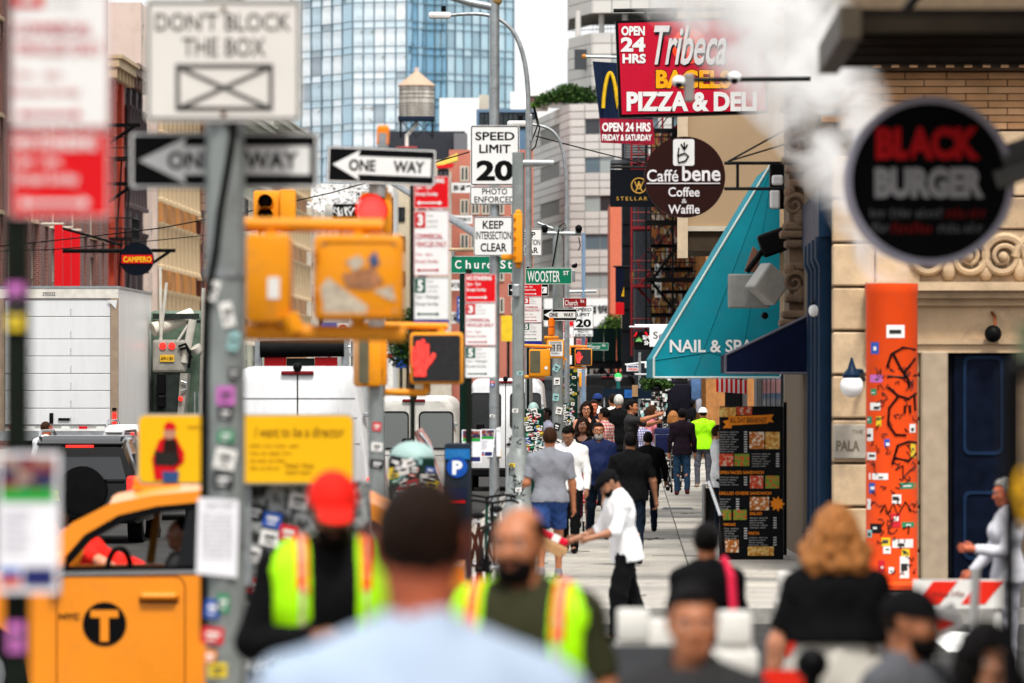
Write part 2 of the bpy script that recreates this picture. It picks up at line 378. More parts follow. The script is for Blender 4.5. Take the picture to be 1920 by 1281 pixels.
# ================================================================== THE SETTING
m_asph = M('asphalt', (.075, .074, .072), .85, var=.25, scale=1.2, bump=.3, bscale=40, dirt=.3, dscale=.6)
m_conc = M('sidewalk_concrete', (.42, .40, .365), .85, var=.16, scale=1.4, bump=.15, bscale=30, dirt=.45, dscale=4.5)
m_conc2 = M('sidewalk_concrete_grey', (.36, .345, .32), .85, var=.15, scale=1.1, bump=.15, bscale=30, dirt=.4, dscale=1.1)
m_conc3 = M('sidewalk_concrete_pale', (.48, .455, .41), .85, var=.14, scale=1.0, bump=.15, bscale=30, dirt=.4, dscale=6)
m_base = M('sidewalk_bed', (.12, .11, .10), .9)
m_kerb = M('kerb_granite', (.33, .32, .30), .8, var=.2, scale=8)
m_line = M('road_paint', (.72, .72, .70), .7, var=.2, scale=4, dirt=.5, dscale=5)
m_black = M('black_metal', (.012, .012, .013), .45, var=.2)
m_iron = M('dark_iron', (.025, .026, .028), .5, var=.3, scale=20)
m_galv = M('galvanised_steel', (.36, .38, .39), .42, metal=.55, var=.18, scale=9, dirt=.35, dscale=5)
m_pole = M('grey_painted_pole', (.30, .325, .32), .45, metal=.25, var=.14, scale=7, dirt=.45, dscale=4)
m_white = M('white_paint', (.72, .72, .71), .45, var=.05)
m_signw = M('sign_white', (.72, .72, .715), .4, var=.03, dirt=.05, dscale=9)
m_signk = M('sign_black', (.012, .012, .013), .4, var=.05)
m_signr = M('sign_red', (.62, .006, .018), .4, var=.04)
m_signg = M('sign_green', (.0, .21, .125), .4, var=.05)
m_signb = M('sign_brown_red', (.30, .012, .015), .4, var=.05)
m_green = M('letter_green', (.0, .13, .085), .5, var=0)
m_yel = M('signal_yellow', (.76, .35, .02), .42, var=.10, scale=9, dirt=.4, dscale=9)
m_glassd = glass_mat('window_dark', (.025, .03, .035), .06, wavy=.05, wscale=.5)
m_glassb = glass_mat('window_blue', (.10, .15, .18), .05, wavy=.1, wscale=.4)
m_glassp = glass_mat('window_pale', (.30, .35, .35), .1, wavy=.08, wscale=.4)

g = MB().bx(-2500, 2500, -300, 5000, -.5, -.17); structure('ground', g, M('ground_dust', (.22, .21, .19), .9))
g = MB().sbox(-17, -2.62, -30, 900, -.4, -.15); structure('road', g, m_asph)
g = MB().sbox(-2.62, 60, 31, 56.4, -.4, -.152).sbox(-80, -17, 31, 56.4, -.4, -.154); structure('cross_road', g, m_asph)
g = MB()
for i in range(7): g.sbox(-2.2+i*1.25, -1.6+i*1.25, 50.5, 54.5, -.1525, -.146)
structure('crosswalk_marking', g, m_line)
sw = structure('sidewalk', MB().sbox(-2.5, 30, 56.55, 196, -.4, -.022).sbox(-2.5, 30, 196, 700, -.4, 0), m_base)
rows = int((196-56.55)/1.55)
slabs = []
base_me = {}
for mi, m in enumerate((m_conc, m_conc2, m_conc3, m_conc)):
    o = MB().rbox((0, 0, -.012), (1.585, 1.535, .05), .006, 1); me = bpy.data.meshes.new('slab'); me.from_pydata(o.v, [], o.f); me.materials.append(m); base_me[mi] = me
for r in range(rows):
    for c in range(3):
        o = bpy.data.objects.new('slab', base_me[random.choice((0, 0, 1, 2))]); COL.objects.link(o); o.parent = sw
        o.location = S(-1.7+c*1.6, 57.33+r*1.55, -.013+random.uniform(-.004, .004)); o.rotation_euler = (random.uniform(-.002, .002), random.uniform(-.002, .002), -TH)
gm = MB(); rg = random.Random(21)
for k in range(420):
    p = S(rg.uniform(-2.3, 2.2), 57+rg.random()**1.6*70, .007); q = rg.uniform(.012, .03); gm.add([p+Vector((q*math.cos(i*1.05), q*1.2*math.sin(i*1.05), 0)) for i in range(6)], [tuple(range(6))])
o = structure('gum_spots', gm, M('old_gum', (.10, .095, .085), .8), sw); o['kind'] = 'stuff'
ck = MB()
for k in range(14):
    v_, u_ = rg.uniform(-2.2, 2), rg.uniform(58, 110); pts = []
    for i in range(6): pts.append(S(v_, u_, .004)); v_ += rg.uniform(-.1, .25); u_ += rg.uniform(-.3, .3)
    ck.tube(pts, .006, n=4)
o = structure('hairline_cracks', ck, m_base, sw); o['kind'] = 'stuff'
structure('kerb', MB().sbox(-2.62, -2.5, 56.55, 700, -.4, .0).sbox(-2.62, 30, 56.4, 56.55, -.4, .002), m_kerb)
structure('near_sidewalk', MB().sbox(-2.5, 12, -20, 30.8, -.4, .0), m_conc)
structure('left_sidewalk', MB().sbox(-23, -17, 56.5, 900, -.4, .0).sbox(-23, -17, -20, 30.8, -.4, .0), m_conc)
structure('traffic_island', MB().sbox(-5.5, -1.75, 44.6, 48.5, -.3, .0), m_conc2)

# ------------------------------------------------------------------ facades along the street
def street_building(name, label, v, sg, u0, u1, h, wall, floors, bays, glass=m_glassd, frame=None, depth=9, ground_h=4.2, recess=.28, pier=.45, cornice=None, columns=None, sill=None, group=None, z_lo=0):
    """sg=+1: the street lies towards +v. Root at the facade's near foot; local x = v, local y = u."""
    t = Thing(name, label, 'building', S(v, u0, 0), -TH, group); L = u1-u0; frame = frame or m_white
    wmb = MB()
    def B(x0, x1, y0, y1, z0, z1, mb): mb.bx(min(sg*x0, sg*x1), max(sg*x0, sg*x1), y0, y1, z0, z1)
    B(-depth, -recess, 0, L, z_lo, h, wmb)
    bw = (L-pier)/bays; fh = (h-.9-ground_h)/floors
    for b in range(bays+1): B(-recess-.01, .16 if b % 2 else .05, b*bw, b*bw+pier, z_lo, h-.02*(b % 2), wmb)
    for f in range(floors+1):
        z0 = ground_h+f*fh; B(-recess-.01, -.03, .002, L-.002, z0-.5, z0+.35, wmb)
    B(-recess-.01, .01, .001, L-.001, h-.9, h, wmb)
    t.add('wall', wmb, wall, local=True)
    ww, wh = bw-pier, fh-.85
    gl = MB().bx(min(0, -sg*.05), max(0, -sg*.05), 0, ww, 0, wh)
    fr = MB()
    for y in (0, ww/2-.03, ww-.06): fr.bx(-.05, .05, y, y+.06, 0, wh)
    for z in (0, wh/2-.03, wh-.06): fr.bx(-.05, .055, 0, ww, z, z+.06)
    g0 = f0 = None
    for f in range(floors):
        for b in range(bays):
            loc = (-sg*(recess-.1), pier+b*bw, ground_h+.35+f*fh)
            if g0 is None:
                g0 = t.add('window', gl, glass, local=True); f0 = t.add('window_frame', fr, frame, local=True, parent=g0); g0.location = loc
            else:
                q = t.inst('window', g0.data, loc); t.inst('window_frame', f0.data, (0, 0, 0), parent=q)
    for b in range(bays):                                     # shop fronts
        mb = MB(); B(-recess-.005, -recess+.06, pier+b*bw, (b+1)*bw, .4, ground_h-.55, mb); t.add('shop_window', mb, m_glassd, local=True)
    if cornice:
        mb = MB(); B(-.3, .25, -.1, L+.1, h-.55, h-.2, mb); B(-.3, .55, -.2, L+.2, h-.2, h+.15, mb); B(-.3, .7, -.25, L+.25, h+.15, h+.3, mb); t.add('cornice', mb, cornice, local=True)
        bk = MB(); bk.bx(min(0, sg*.45), max(0, sg*.45), -.12, .12, -.45, 0)
        k0 = None; n = max(3, int(L/1.6))
        for i in range(n+1):
            loc = (0, L*i/n, h-.2)
            if k0 is None: k0 = t.add('bracket', bk, cornice, local=True); k0.location = loc
            else: t.inst('bracket', k0.data, loc)
    if columns:
        cm = MB().lathe([(.24, 0), (.24, .15), (.17, .2), (.15, fh-1.2), (.22, fh-1.1), (.24, fh-.95)], n=10); c0 = None
        for f in range(floors):
            for b in range(bays+1):
                loc = (sg*.2, b*bw+pier/2, ground_h+.35+f*fh)
                if c0 is None: c0 = t.add('column', cm, columns, local=True, smooth=True); c0.location = loc
                else: t.inst('column', c0.data, loc)
    if sill:
        sm = MB().bx(-.12, .12, -.1, ww+.1, -.14, 0); s0 = None
        for f in range(floors):
            for b in range(bays):
                loc = (sg*.0, pier+b*bw, ground_h+.37+f*fh)
                if s0 is None: s0 = t.add('sill', sm, sill, local=True); s0.location = loc
                else: t.inst('sill', s0.data, loc)
    return t
b_red = brick_mat('brick_dark_red', (.23, .055, .04), (.17, .045, .035), (.30, .25, .22))
b_org = M('painted_orange_red', (.46, .09, .05), .7, var=.2, scale=.7, dirt=.4, dscale=.8)
m_purple = M('painted_plum_grey', (.105, .08, .085), .65, var=.25, scale=.8, dirt=.3)
m_cream = M('cream_stone', (.56, .45, .31), .8, var=.12, scale=.6, dirt=.35, dscale=.7)
m_ochre = M('ochre_iron', (.48, .27, .12), .7, var=.2, scale=.5, dirt=.4, dscale=.8)
m_pinkw = M('blank_pink_stucco', (.60, .51, .46), .85, var=.08, scale=.3, dirt=.15)
m_brownw = M('brown_stucco', (.30, .18, .14), .85, var=.1)
m_greyb = M('grey_slate_paint', (.16, .18, .20), .7, var=.2)
m_paleg = M('pale_grey_green_iron', (.44, .45, .39), .7, var=.2, scale=.4, dirt=.4)
m_tan = M('tan_brick_paint', (.40, .27, .17), .8, var=.15, scale=.5, dirt=.4)
m_trimw = M('old_white_trim', (.56, .52, .45), .7, var=.15, dirt=.4)
GL = 'buildings along the far side of the street'
street_building('brick_building', 'dark red brick building with tall banners and pale window frames', -22, 1, 168, 238, 19, b_red, 4, 18, glass=m_glassb, frame=m_trimw, sill=m_cream, pier=1.5, ground_h=4.6)
street_building('iron_front_building', 'narrow orange red building with cream cornice', -22, 1, 238, 246, 15.8, b_org, 4, 4, frame=M('red_trim', (.30, .03, .025), .6), cornice=m_cream, pier=.5)
street_building('iron_front_building', 'narrow plum grey building with heavy brown cornice', -22, 1, 246, 254, 15.9, m_purple, 4, 5, frame=m_purple, cornice=M('brown_cornice', (.26, .17, .14), .7, var=.2), columns=m_purple, pier=.4)
street_building('iron_front_building', 'tall building with blank pink side wall above the plum front', -22, 1, 254.3, 262, 19.4, m_pinkw, 5, 3, frame=m_ochre, pier=.7)
street_building('iron_front_building', 'ochre cast iron building with rows of columns', -22, 1, 262.3, 285, 17.5, m_ochre, 4, 9, frame=m_cream, cornice=m_ochre, columns=m_cream, pier=.5)
street_building('iron_front_building', 'brown red building with maroon window trim and fire escapes', -22, 1, 285.3, 305, 17.0, M('brown_red_paint', (.36, .16, .10), .75, var=.25, scale=.6, dirt=.4), 4, 7, frame=M('maroon_trim', (.2, .03, .04), .6), cornice=m_tan, columns=m_tan, pier=.6)
street_building('iron_front_building', 'slate grey narrow building between pale fronts', -22, 1, 305.3, 316, 18.0, m_greyb, 4, 4, frame=m_greyb, pier=.5)
street_building('iron_front_building', 'pale grey green cast iron building', -22, 1, 316.3, 342, 17.5, m_paleg, 4, 8, frame=m_trimw, columns=m_trimw, cornice=m_paleg)
street_building('iron_front_building', 'long tan building ending in a carved cornice beside the glass tower', -22, 1, 342.3, 384, 18.6, m_tan, 4, 12, frame=m_cream, columns=m_cream, cornice=m_paleg)
street_building('iron_front_building', 'pale building with ribbed front beyond the carved cornice', -22, 1, 390, 470, 14.5, m_trimw, 4, 18, glass=m_glassb, frame=m_trimw, pier=.9)
# things fixed to those fronts
def flag_box(name, label, cat, v0, v1, u, z0, z1, mat, group=None, thick=.25):
    mb = MB().sbox(v0, v1, u, u+thick, z0, z1); return single(name, mb, mat, label, cat, group, loc=S((v0+v1)/2, u, z0))
m_redb = M('red_banner_cloth', (.66, .012, .025), .7, var=.06, scale=.6)
for k, (a, b, y0) in enumerate(((103, 117, 420), (119, 133, 427), (135, 150, 432))):
    u = 203+k*4; t = Thing('red_banner', 'tall red vertical banner on the brick building above the truck', 'banner', S(-21.6, u, 3), -TH, 'red banners on the brick building')
    d = u; t.add('cloth', MB().bx(wx(a, d)-.02, wx(b, d), d, d+.08, 3.2, wz(y0, d)), m_redb)
    t.add('rod', MB().cyl((wx(a, d)-.5, d+.04, wz(y0, d)), (wx(b, d)+.05, d+.04, wz(y0, d)), .05, n=8), m_trimw)
    t.add('rod', MB().cyl((wx(a, d)-.5, d+.04, 3.2), (wx(b, d)+.05, d+.04, 3.2), .05, n=8), m_trimw)
d = 205
t = Thing('wall_sign', 'white fascia sign board high on the brick building', 'sign', W(10, 160, d))
t.add('board', MB().bx(wx(-60, d), wx(22, d), d, d+.3, wz(230, d), wz(92, d)), m_signw)
mb = MB(); pletter(mb, '$5', -10, 18, 12, 30, d-.01); t.add('lettering', mb, m_signk)
mb = MB().bx(wx(-60, d), wx(22, d), d-.03, d-.002, wz(178, d), wz(138, d)); t.add('graffiti_band', mb, ramp_mat('graffiti_grey', 'noise', [(0, (.05, .05, .05)), (.46, (.5, .5, .5)), (.55, (.12, .12, .13))], 3))
# oval hanging sign
d = 205; c = W(256, 486, d)
t = Thing('oval_sign', 'dark oval hanging sign with red band and gold letters', 'sign', c)
t.add('board', MB().prism(circ(c.x, c.z, wx(288, d)-c.x, 32, wz(455, d)-c.z), d, d+.3), M('sign_navy_black', (.012, .018, .03), .5))
t.add('band', MB().bx(wx(228, d), wx(286, d), d-.03, d-.005, wz(494, d), wz(478, d)), m_signr)
mb = MB(); pletter(mb, 'CAMPERO', 231, 284, 481, 492, d-.04, .03); t.add('lettering', mb, M('letter_gold', (.75, .5, .03), .5))
t.add('bracket', MB().cyl((wx(205, d)-2, d+.1, c.z+.3), (c.x, d+.1, c.z+.3), .08).cyl((wx(205, d)-2, d+.1, c.z+1.2), (c.x-.5, d+.1, c.z+.5), .05), m_black)
# flagpoles and struts leaning out from the fronts
for px, py, u, col, lb in ((232, 235, 236, m_black, 'upper dark iron bracket on the plum front'), (230, 345, 234, m_black, 'lower dark iron bracket on the orange red front'), (300, 470, 258, m_black, 'dark iron bracket beside the oval sign'), (372, 480, 290, m_black, 'dark iron bracket on the slate grey front')):
    d = u; p = W(px, py, d); t = Thing('sign_bracket', lb, 'bracket', p, 0, 'iron brackets on the far fronts')
    t.add('arm', MB().box((p.x, d, p.z), (1.4, .1, .16)), col); t.add('strut', MB().cyl((p.x-.6, d, p.z-.75), (p.x+.5, d, p.z), .07), col)
# fire escape platforms on the far fronts
def far_escape(u, zs, mat, label, L=3.2, w=1.0):
    t = Thing('fire_escape', label, 'fire escape', S(-22, u, 0), -TH, 'fire escapes on the far fronts')
    for z in zs:
        t.add('platform', MB().bx(0, w, 0, L, z, z+.08), mat, local=True)
        rl = MB()
        for zz in (z+.45, z+.9): rl.cyl((w, 0, zz), (w, L, zz), .03, n=6).cyl((0, 0, zz), (w, 0, zz), .03, n=6)
        for i in range(12): rl.cyl((w, i*L/11, z), (w, i*L/11, z+.9), .015, n=5)
        for i in range(4): rl.cyl((i*w/3, 0, z), (i*w/3, 0, z+.9), .015, n=5)
        t.add('railing', rl, mat, local=True)
    for a, b in zip(zs[:-1], zs[1:]): t.add('ladder', MB().cyl((.3, .4, a), (.3, L-.4, b), .04, n=6).cyl((.7, .4, a), (.7, L-.4, b), .04, n=6), mat, local=True)
for u, zs, m, lb in ((239, (5, 8.4, 11.8), m_iron, 'black fire escape on the orange red building'), (286, (5, 8, 11), M('maroon_iron', (.16, .02, .03), .6), 'maroon fire escape on the brown red building'), (308, (5, 8.2, 11.5), m_iron, 'black fire escape on the slate grey building'), (330, (4.9, 8.1, 11.3), m_iron, 'black fire escape on the pale grey green building')): far_escape(u, zs, m, lb)

# ------------------------------------------------------------------ blocks that face the camera
def front_block(name, label, px0, px1, py0, d, wall, depth=25, wins=None, glass=m_glassb, frame=None, roofcap=None, py1=None):
    t = Thing(name, label, 'building', (wx((px0+px1)/2, d), d, 0)); z1 = wz(py0, d); z0 = -.2 if py1 is None else wz(py1, d)
    t.add('wall', MB().bx(wx(px0, d), wx(px1, d), d, d+depth, z0, z1), wall)
    if roofcap: t.add('parapet', MB().bx(wx(px0, d)-.15, wx(px1, d)+.15, d-.15, d+.6, z1-.25, z1+.25), roofcap)
    g0 = {}
    for (a, b, c, e) in (wins or []):
        w, h = (b-a)*d/FPX, (e-c)*d/FPX; key = (round(w, 2), round(h, 2))
        if key not in g0:
            gm = MB().bx(-w/2, w/2, -.03, .03, -h/2, h/2); fm = MB()
            for xx in (-w/2, 0, w/2): fm.bx(xx-.06, xx+.06, -.08, .03, -h/2-.06, h/2+.06)
            for zz in (-h/2, h/2): fm.bx(-w/2-.06, w/2+.06, -.081, .03, zz-.06, zz+.06)
            g = mk('window', gm, glass); g.parent = t.o; f = mk('window_frame', fm, frame or m_iron); f.parent = g; g0[key] = (g.data, f.data)
        else:
            g = bpy.data.objects.new('window', g0[key][0]); COL.objects.link(g); g.parent = t.o
            f = bpy.data.objects.new('window_frame', g0[key][1]); COL.objects.link(f); f.parent = g
        g.location = t.inv @ Vector((wx((a+b)/2, d), d-.04, wz((c+e)/2, d)))
    return t
# ---- the glass tower: three facets, each pane its own
gt = Thing('glass_tower', 'tall blue glass office tower behind the rooftop water tank', 'building', (wx(765, 750), 750, 0))
pal = [glass_mat('tower_glass_%d' % i, c, .05, wavy=.7, wscale=.45, metal=mt) for i, (c, mt) in enumerate((((.68, .77, .81), .8), ((.61, .72, .77), .8), ((.75, .82, .85), .8), ((.50, .63, .70), .75), ((.36, .42, .46), .6), ((.80, .84, .85), .7), ((.42, .42, .43), .5), ((.56, .68, .74), .75)))]  # pane tones: blinds, plus broken reflections and haze put into the colour
pald = [glass_mat('tower_deep_%d' % i, c, .05, wavy=.3, wscale=.35, metal=.7) for i, c in enumerate(((.30, .52, .68), (.35, .56, .70), (.40, .60, .72)))]
palm = [glass_mat('tower_mid_%d' % i, c, .05, wavy=.35, wscale=.35, metal=.6) for i, c in enumerate(((.38, .56, .65), (.43, .60, .68), (.34, .50, .59), (.48, .64, .71), (.30, .43, .51)))]
m_mull = M('tower_mullion', (.24, .32, .37), .4, metal=.5, var=.1)
facets = [(545, 752, 642, 742, 5, pal[:4]+[pal[7], pal[5]], .22), (642, 742, 661, 738, 1, [palm[1], pald[2], palm[3]], 0), (661, 738, 762, 736, 5, pal[:3]+[pal[5], pal[2], pal[0]], .1), (762, 736, 783, 739, 1, pald, 0), (783, 739, 815, 742, 2, pald, 0), (815, 742, 838, 741, 1, palm[:2]+[pald[2]], 0), (838, 741, 963, 749, 8, palm, .05)]
FH = 47.0; npan = 0
core = MB()
for (a, da, b, db, n, pl, _) in facets:
    A, B = Vector((wx(a, da), da, 0)), Vector((wx(b, db), db, 0)); core.add([A+Vector((0, .6, 0)), B+Vector((0, .6, 0)), B+Vector((0, .6, 70)), A+Vector((0, .6, 70)), A+Vector((0, 30, 0)), B+Vector((0, 30, 0)), B+Vector((0, 30, 70)), A+Vector((0, 30, 70))], [(0, 1, 2, 3), (5, 4, 7, 6), (3, 2, 6, 7), (0, 4, 5, 1), (0, 3, 7, 4), (1, 5, 6, 2)])
gt.add('core', core, m_mull)
pm_cache = {}; stuff = {}; mull = MB()
zrow = 750/FPX
for fi, (a, da, b, db, n, pl, mixk) in enumerate(facets):
    A, B = Vector((wx(a, da), da, 0)), Vector((wx(b, db), db, 0)); e = (B-A)/n; ang = math.atan2(e.y, e.x)
    for c in range(n+1): p = A+e*c; mull.box((p.x, p.y, 33), (.11, .22, 74), rz=ang)
    for row in range(-1, 16):
        ztop = CZ+(725-(-30+row*FH))*zrow
        for (zz0, zz1) in ((ztop-FH*zrow*.72, ztop), (ztop-FH*zrow, ztop-FH*zrow*.72)):
            mull.box(((A.x+B.x)/2, (A.y+B.y)/2, zz0), ((B-A).length+.1, .2, .10), rz=ang)
            for c in range(n):
                w, h = e.length-.1, zz1-zz0-.1
                p = A+e*(c+.5); loc = Vector((p.x, p.y+.1, (zz0+zz1)/2))
                vis = zz1 > wz(345, 750) and (zz1-zz0) > .0
                mt = random.choice(pl)
                if fi in (0, 2) and mixk and random.random() < mixk*(1.2 if row > 1 else .5): mt = random.choice((pal[4], pal[6], pal[5], pal[3], pal[4]))
                if vis and npan < 300 and (zz1-zz0 > 2 or fi in (0, 2)):
                    key = (fi, round(h, 2), mt.name)
                    if key not in pm_cache:
                        me = bpy.data.meshes.new('pane'); q = MB().bx(-w/2, w/2, -.04, .04, -h/2, h/2); me.from_pydata(q.v, [], q.f); me.materials.append(mt); pm_cache[key] = me
                    o = bpy.data.objects.new('pane', pm_cache[key]); COL.objects.link(o); o.parent = gt.o; o.location = gt.inv @ loc
                    o.rotation_euler = (random.uniform(-.02, .02), 0, ang+random.uniform(-.025, .025)); npan += 1
                elif zz1 > 0: stuff.setdefault(mt.name, MB()).box(loc, (w, .06, h), rz=ang+random.uniform(-.02, .02))
gt.add('mullions', mull, m_mull, kind='stuff'); [gt.add('lower_panes', q, MATS[k], kind='stuff') for k, q in stuff.items()]

# ---- the pale panelled building with the planted terrace
m_panel = M('pale_stone_panel', (.60, .595, .575), .6, var=.05, scale=.4, dirt=.12, dscale=.4)
m_panel2 = M('pale_stone_panel_b', (.55, .545, .53), .6, var=.05, scale=.4, dirt=.15, dscale=.4)
m_joint = M('panel_joint', (.28, .28, .27), .8)
wb = Thing('panelled_building', 'pale stone panelled building with ribbon windows and planted terrace', 'building', (wx(1130, 470), 470, 0))
wc = MB()
foot = [Vector((wx(998, 500), 500, 0)), Vector((wx(1070, 470), 470, 0)), Vector((wx(1290, 466), 466, 0))]
def wall_strip(mb, A, B, z0, z1, dep=20):
    n = Vector((0, dep, 0)); mb.add([A+Vector((0, .12, z0)), B+Vector((0, .12, z0)), B+Vector((0, .12, z1)), A+Vector((0, .12, z1)), A+n+Vector((0, 0, z0)), B+n+Vector((0, 0, z0)), B+n+Vector((0, 0, z1)), A+n+Vector((0, 0, z1))], [(0, 1, 2, 3), (5, 4, 7, 6), (3, 2, 6, 7), (0, 4, 5, 1), (0, 3, 7, 4), (1, 5, 6, 2)])
ZT = wz(195, 470)
wall_strip(wc, foot[0], foot[1], 0, ZT-.1); wall_strip(wc, foot[1], foot[2], 0, ZT-.1)
tw = [Vector((wx(1068, 486), 486, 0)), Vector((wx(1112, 478), 478, 0)), Vector((wx(1290, 476), 476, 0))]
zl = wz(64, 480); zh = wz(28, 480); zup = wz(-120, 480)
for i in (0, 1): wall_strip(wc, tw[i], tw[i+1], ZT-1, zl-.1, 16); wall_strip(wc, tw[i], tw[i+1], zh, zup, 16)
wb.add('core', wc, m_joint)
pan_me = {}
def panel_face(A, B, ztop, rows, cols, ph, win_rows, win_cols):
    e = (B-A)/cols; ang = math.atan2(e.y, e.x)
    for r in range(rows):
        for c in range(cols):
            p = A+e*(c+.5)+Vector((0, 0, ztop-(r+.5)*ph))
            iswin = (r % 5 in win_rows) and (c in win_cols)
            if iswin and (r % 5) != win_rows[0]: continue
            h = ph*len(win_rows) if iswin else ph
            if iswin: p.z = ztop-(r+len(win_rows)/2)*ph
            mt = random.choice((m_glassb, m_glassp, m_glassd, m_glassp)) if iswin else random.choice((m_panel, m_panel, m_panel2))
            key = (round(e.length, 3), round(h, 3), mt.name)
            if key not in pan_me:
                q = MB().bx(-e.length/2+.035, e.length/2-.035, -.1 if not iswin else .05, .1, -h/2+.03, h/2-.03); me = bpy.data.meshes.new('panel'); me.from_pydata(q.v, [], q.f); me.materials.append(mt); pan_me[key] = me
            o = bpy.data.objects.new('pane' if iswin else 'panel', pan_me[key]); COL.objects.link(o); o.parent = wb.o; o.location = wb.inv @ p; o.rotation_euler = (0, 0, ang)
            o.location.y += .06
PH = 72.0*470/FPX/5
panel_face(foot[0], foot[1], ZT, 26, 4, PH, (2, 3), (1, 2, 3) if False else (1, 2))
panel_face(foot[1], foot[2], ZT, 26, 8, PH, (2, 3), (1, 2, 4, 5, 7))
panel_face(tw[0], tw[1], zl, 7, 1, (zl-ZT)/7, (2, 3), ())
panel_face(tw[1], tw[2], zl, 7, 5, (zl-ZT)/7, (2, 3), (1, 3))
panel_face(tw[0], tw[1], zup, 6, 1, (zup-zh)/6, (9,), ())
panel_face(tw[1], tw[2], zup, 6, 5, (zup-zh)/6, (9,), ())
d = 484
wb.add('window', MB().bx(wx(1076, d), wx(1102, d), d-4.2, d-3.9, wz(136, d), wz(98, d)), m_glassd)
for px in (1084, 1128, 1172, 1215):
    wb.add('column', MB().cyl((wx(px, 479), 479+.3, zl-.2), (wx(px, 479), 479+.3, zh+.3), .24, n=14), m_panel, smooth=True)
rl = MB()
for z in (.5, 1.0): rl.cyl((wx(1072, 484), 483.5, zl+z), (wx(1250, 478), 476.4, zl+z), .03, n=6)
for i in range(22): rl.cyl((wx(1112, 478)+i*.3, 477.6, zl), (wx(1112, 478)+i*.3, 477.6, zl+1), .015, n=5)
wb.add('railing', rl, m_iron)
# bank fascia at its foot, and a second pair of terraces behind
d = 440
t = Thing('fascia_sign', 'white fascia board with dark Chinese characters below the panelled building', 'sign', W(1130, 590, d))
t.add('board', MB().bx(wx(1020, d), wx(1172, d), d, d+1, wz(612, d), wz(560, d)), m_signw)
mb = MB(); pletter(mb, '中国工商银行', 1040, 1160, 572, 588, d-.05, .02); t.add('lettering', mb, m_signk)
front_block('low_glass_building', 'low building with blue ribbon glazing beside the lamp pole', 893, 1004, 205, 520, M('blue_band', (.17, .26, .36), .3, var=.15), 20, [(x, x+7, 212, 240) for x in range(900, 1000, 9)], m_glassb)
front_block('white_roof_house', 'white stuccoed rooftop house behind the terrace', 957, 1032, 172, 560, M('white_stucco', (.80, .80, .78), .8, var=.04), 12, [(994, 1012, 181, 200)], glass_mat('window_red', (.12, .05, .04), .2))
front_block('white_slab_building', 'plain white slab building beside the water tank', 824, 898, 184, 640, M('white_stucco_b', (.78, .78, .77), .8, var=.04, dirt=.08), 20)
front_block('chimney_block', 'beige lift housing on the white slab building', 898, 917, 178, 645, M('beige_stucco', (.50, .47, .41), .8), 8, py1=250)
front_block('dark_roof_block', 'dark grey metal roof block below the water tank', 726, 872, 246, 600, M('dark_clad', (.075, .08, .095), .5, var=.15, stretch=(3, 1, .1)), 20)
front_block('grey_side_block', 'mid grey wing of the dark roof block', 851, 876, 250, 596, M('grey_clad', (.22, .22, .235), .6), 6)
m_pinkb = M('salmon_brick', (.50, .22, .17), .8, var=.12, scale=.5, dirt=.25)
front_block('salmon_building', 'salmon brick building with shop signs behind the speed limit sign', 842, 1000, 281, 452, m_pinkb, 25, [(x, x+14, y, y+26) for x in (864, 884, 904, 930, 960) for y in (313, 375, 440, 500, 560)], m_glassd, frame=m_trimw)
m_cream2 = M('cream_render', (.58, .53, .42), .8, var=.1, dirt=.25)
front_block('cream_building', 'cream rendered building with dark windows behind the traffic signal', 735, 842, 300, 470, m_cream2, 25, [(x, x+13, y, y+24) for x in (745, 785, 812) for y in (390, 445, 510)], m_glassd)
front_block('pagoda_house', 'low white building with yellow striped gable and red awning', 806, 846, 322, 448, m_trimw, 10, [(822, 840, 318, 330)], m_glassd)
d = 446; t = Thing('gable_awning', 'yellow striped gable over a red round awning', 'awning', W(840, 310, d))
t.add('gable', MB().prism([(wx(812, d), wz(310, d)), (wx(858, d), wz(288, d)), (wx(858, d), wz(302, d)), (wx(825, d), wz(312, d))], d-1, d+1), M('yellow_stripe', (.75, .58, .16), .7))
t.add('awning', MB().prism([(wx(818, d), wz(312, d)), (wx(852, d), wz(308, d)), (wx(848, d), wz(315, d)), (wx(820, d), wz(317, d))], d-1.3, d+.5), m_signr)
# Chinese shop signs on that block
d = 449
for (a, b, c, e, s_, bm_, lm_, lb) in ((846, 888, 343, 362, '茶餐廳', m_signw, m_signk, 'white shop sign with small dark characters above the salmon windows'), (848, 886, 404, 420, '國際旅行', m_signw, m_signk, 'white signboard with a row of thin characters'), (842, 872, 525, 545, '金行珠寶', m_signw, m_signk, 'white signboard with thin characters beside the parking signs'), (838, 868, 585, 607, '百貨店', m_signw, m_signk, 'lowest white signboard beside the blue vertical sign')):
    t = Thing('shop_sign', lb, 'sign', W((a+b)/2, e, d)); t.add('board', MB().bx(wx(a, d), wx(b, d), d-.3, d, wz(e, d), wz(c, d)), bm_)
    mb = MB(); pletter(mb, s_, a+3, b-3, c+4, e-4, d-.31, .02); t.add('lettering', mb, lm_)
t = Thing('vertical_sign', 'blue vertical sign with white characters', 'sign', W(863, 600, d)); t.add('board', MB().bx(wx(857, d), wx(870, d), d-.8, d-.4, wz(602, d), wz(556, d)), M('sign_blue', (.015, .10, .38), .5))
mb = MB()
for i, ch in enumerate('中國銀樓'): pletter(mb, ch, 859.5, 867.5, 560+i*10, 568+i*10, d-.82, .03)
t.add('lettering', mb, m_signw)
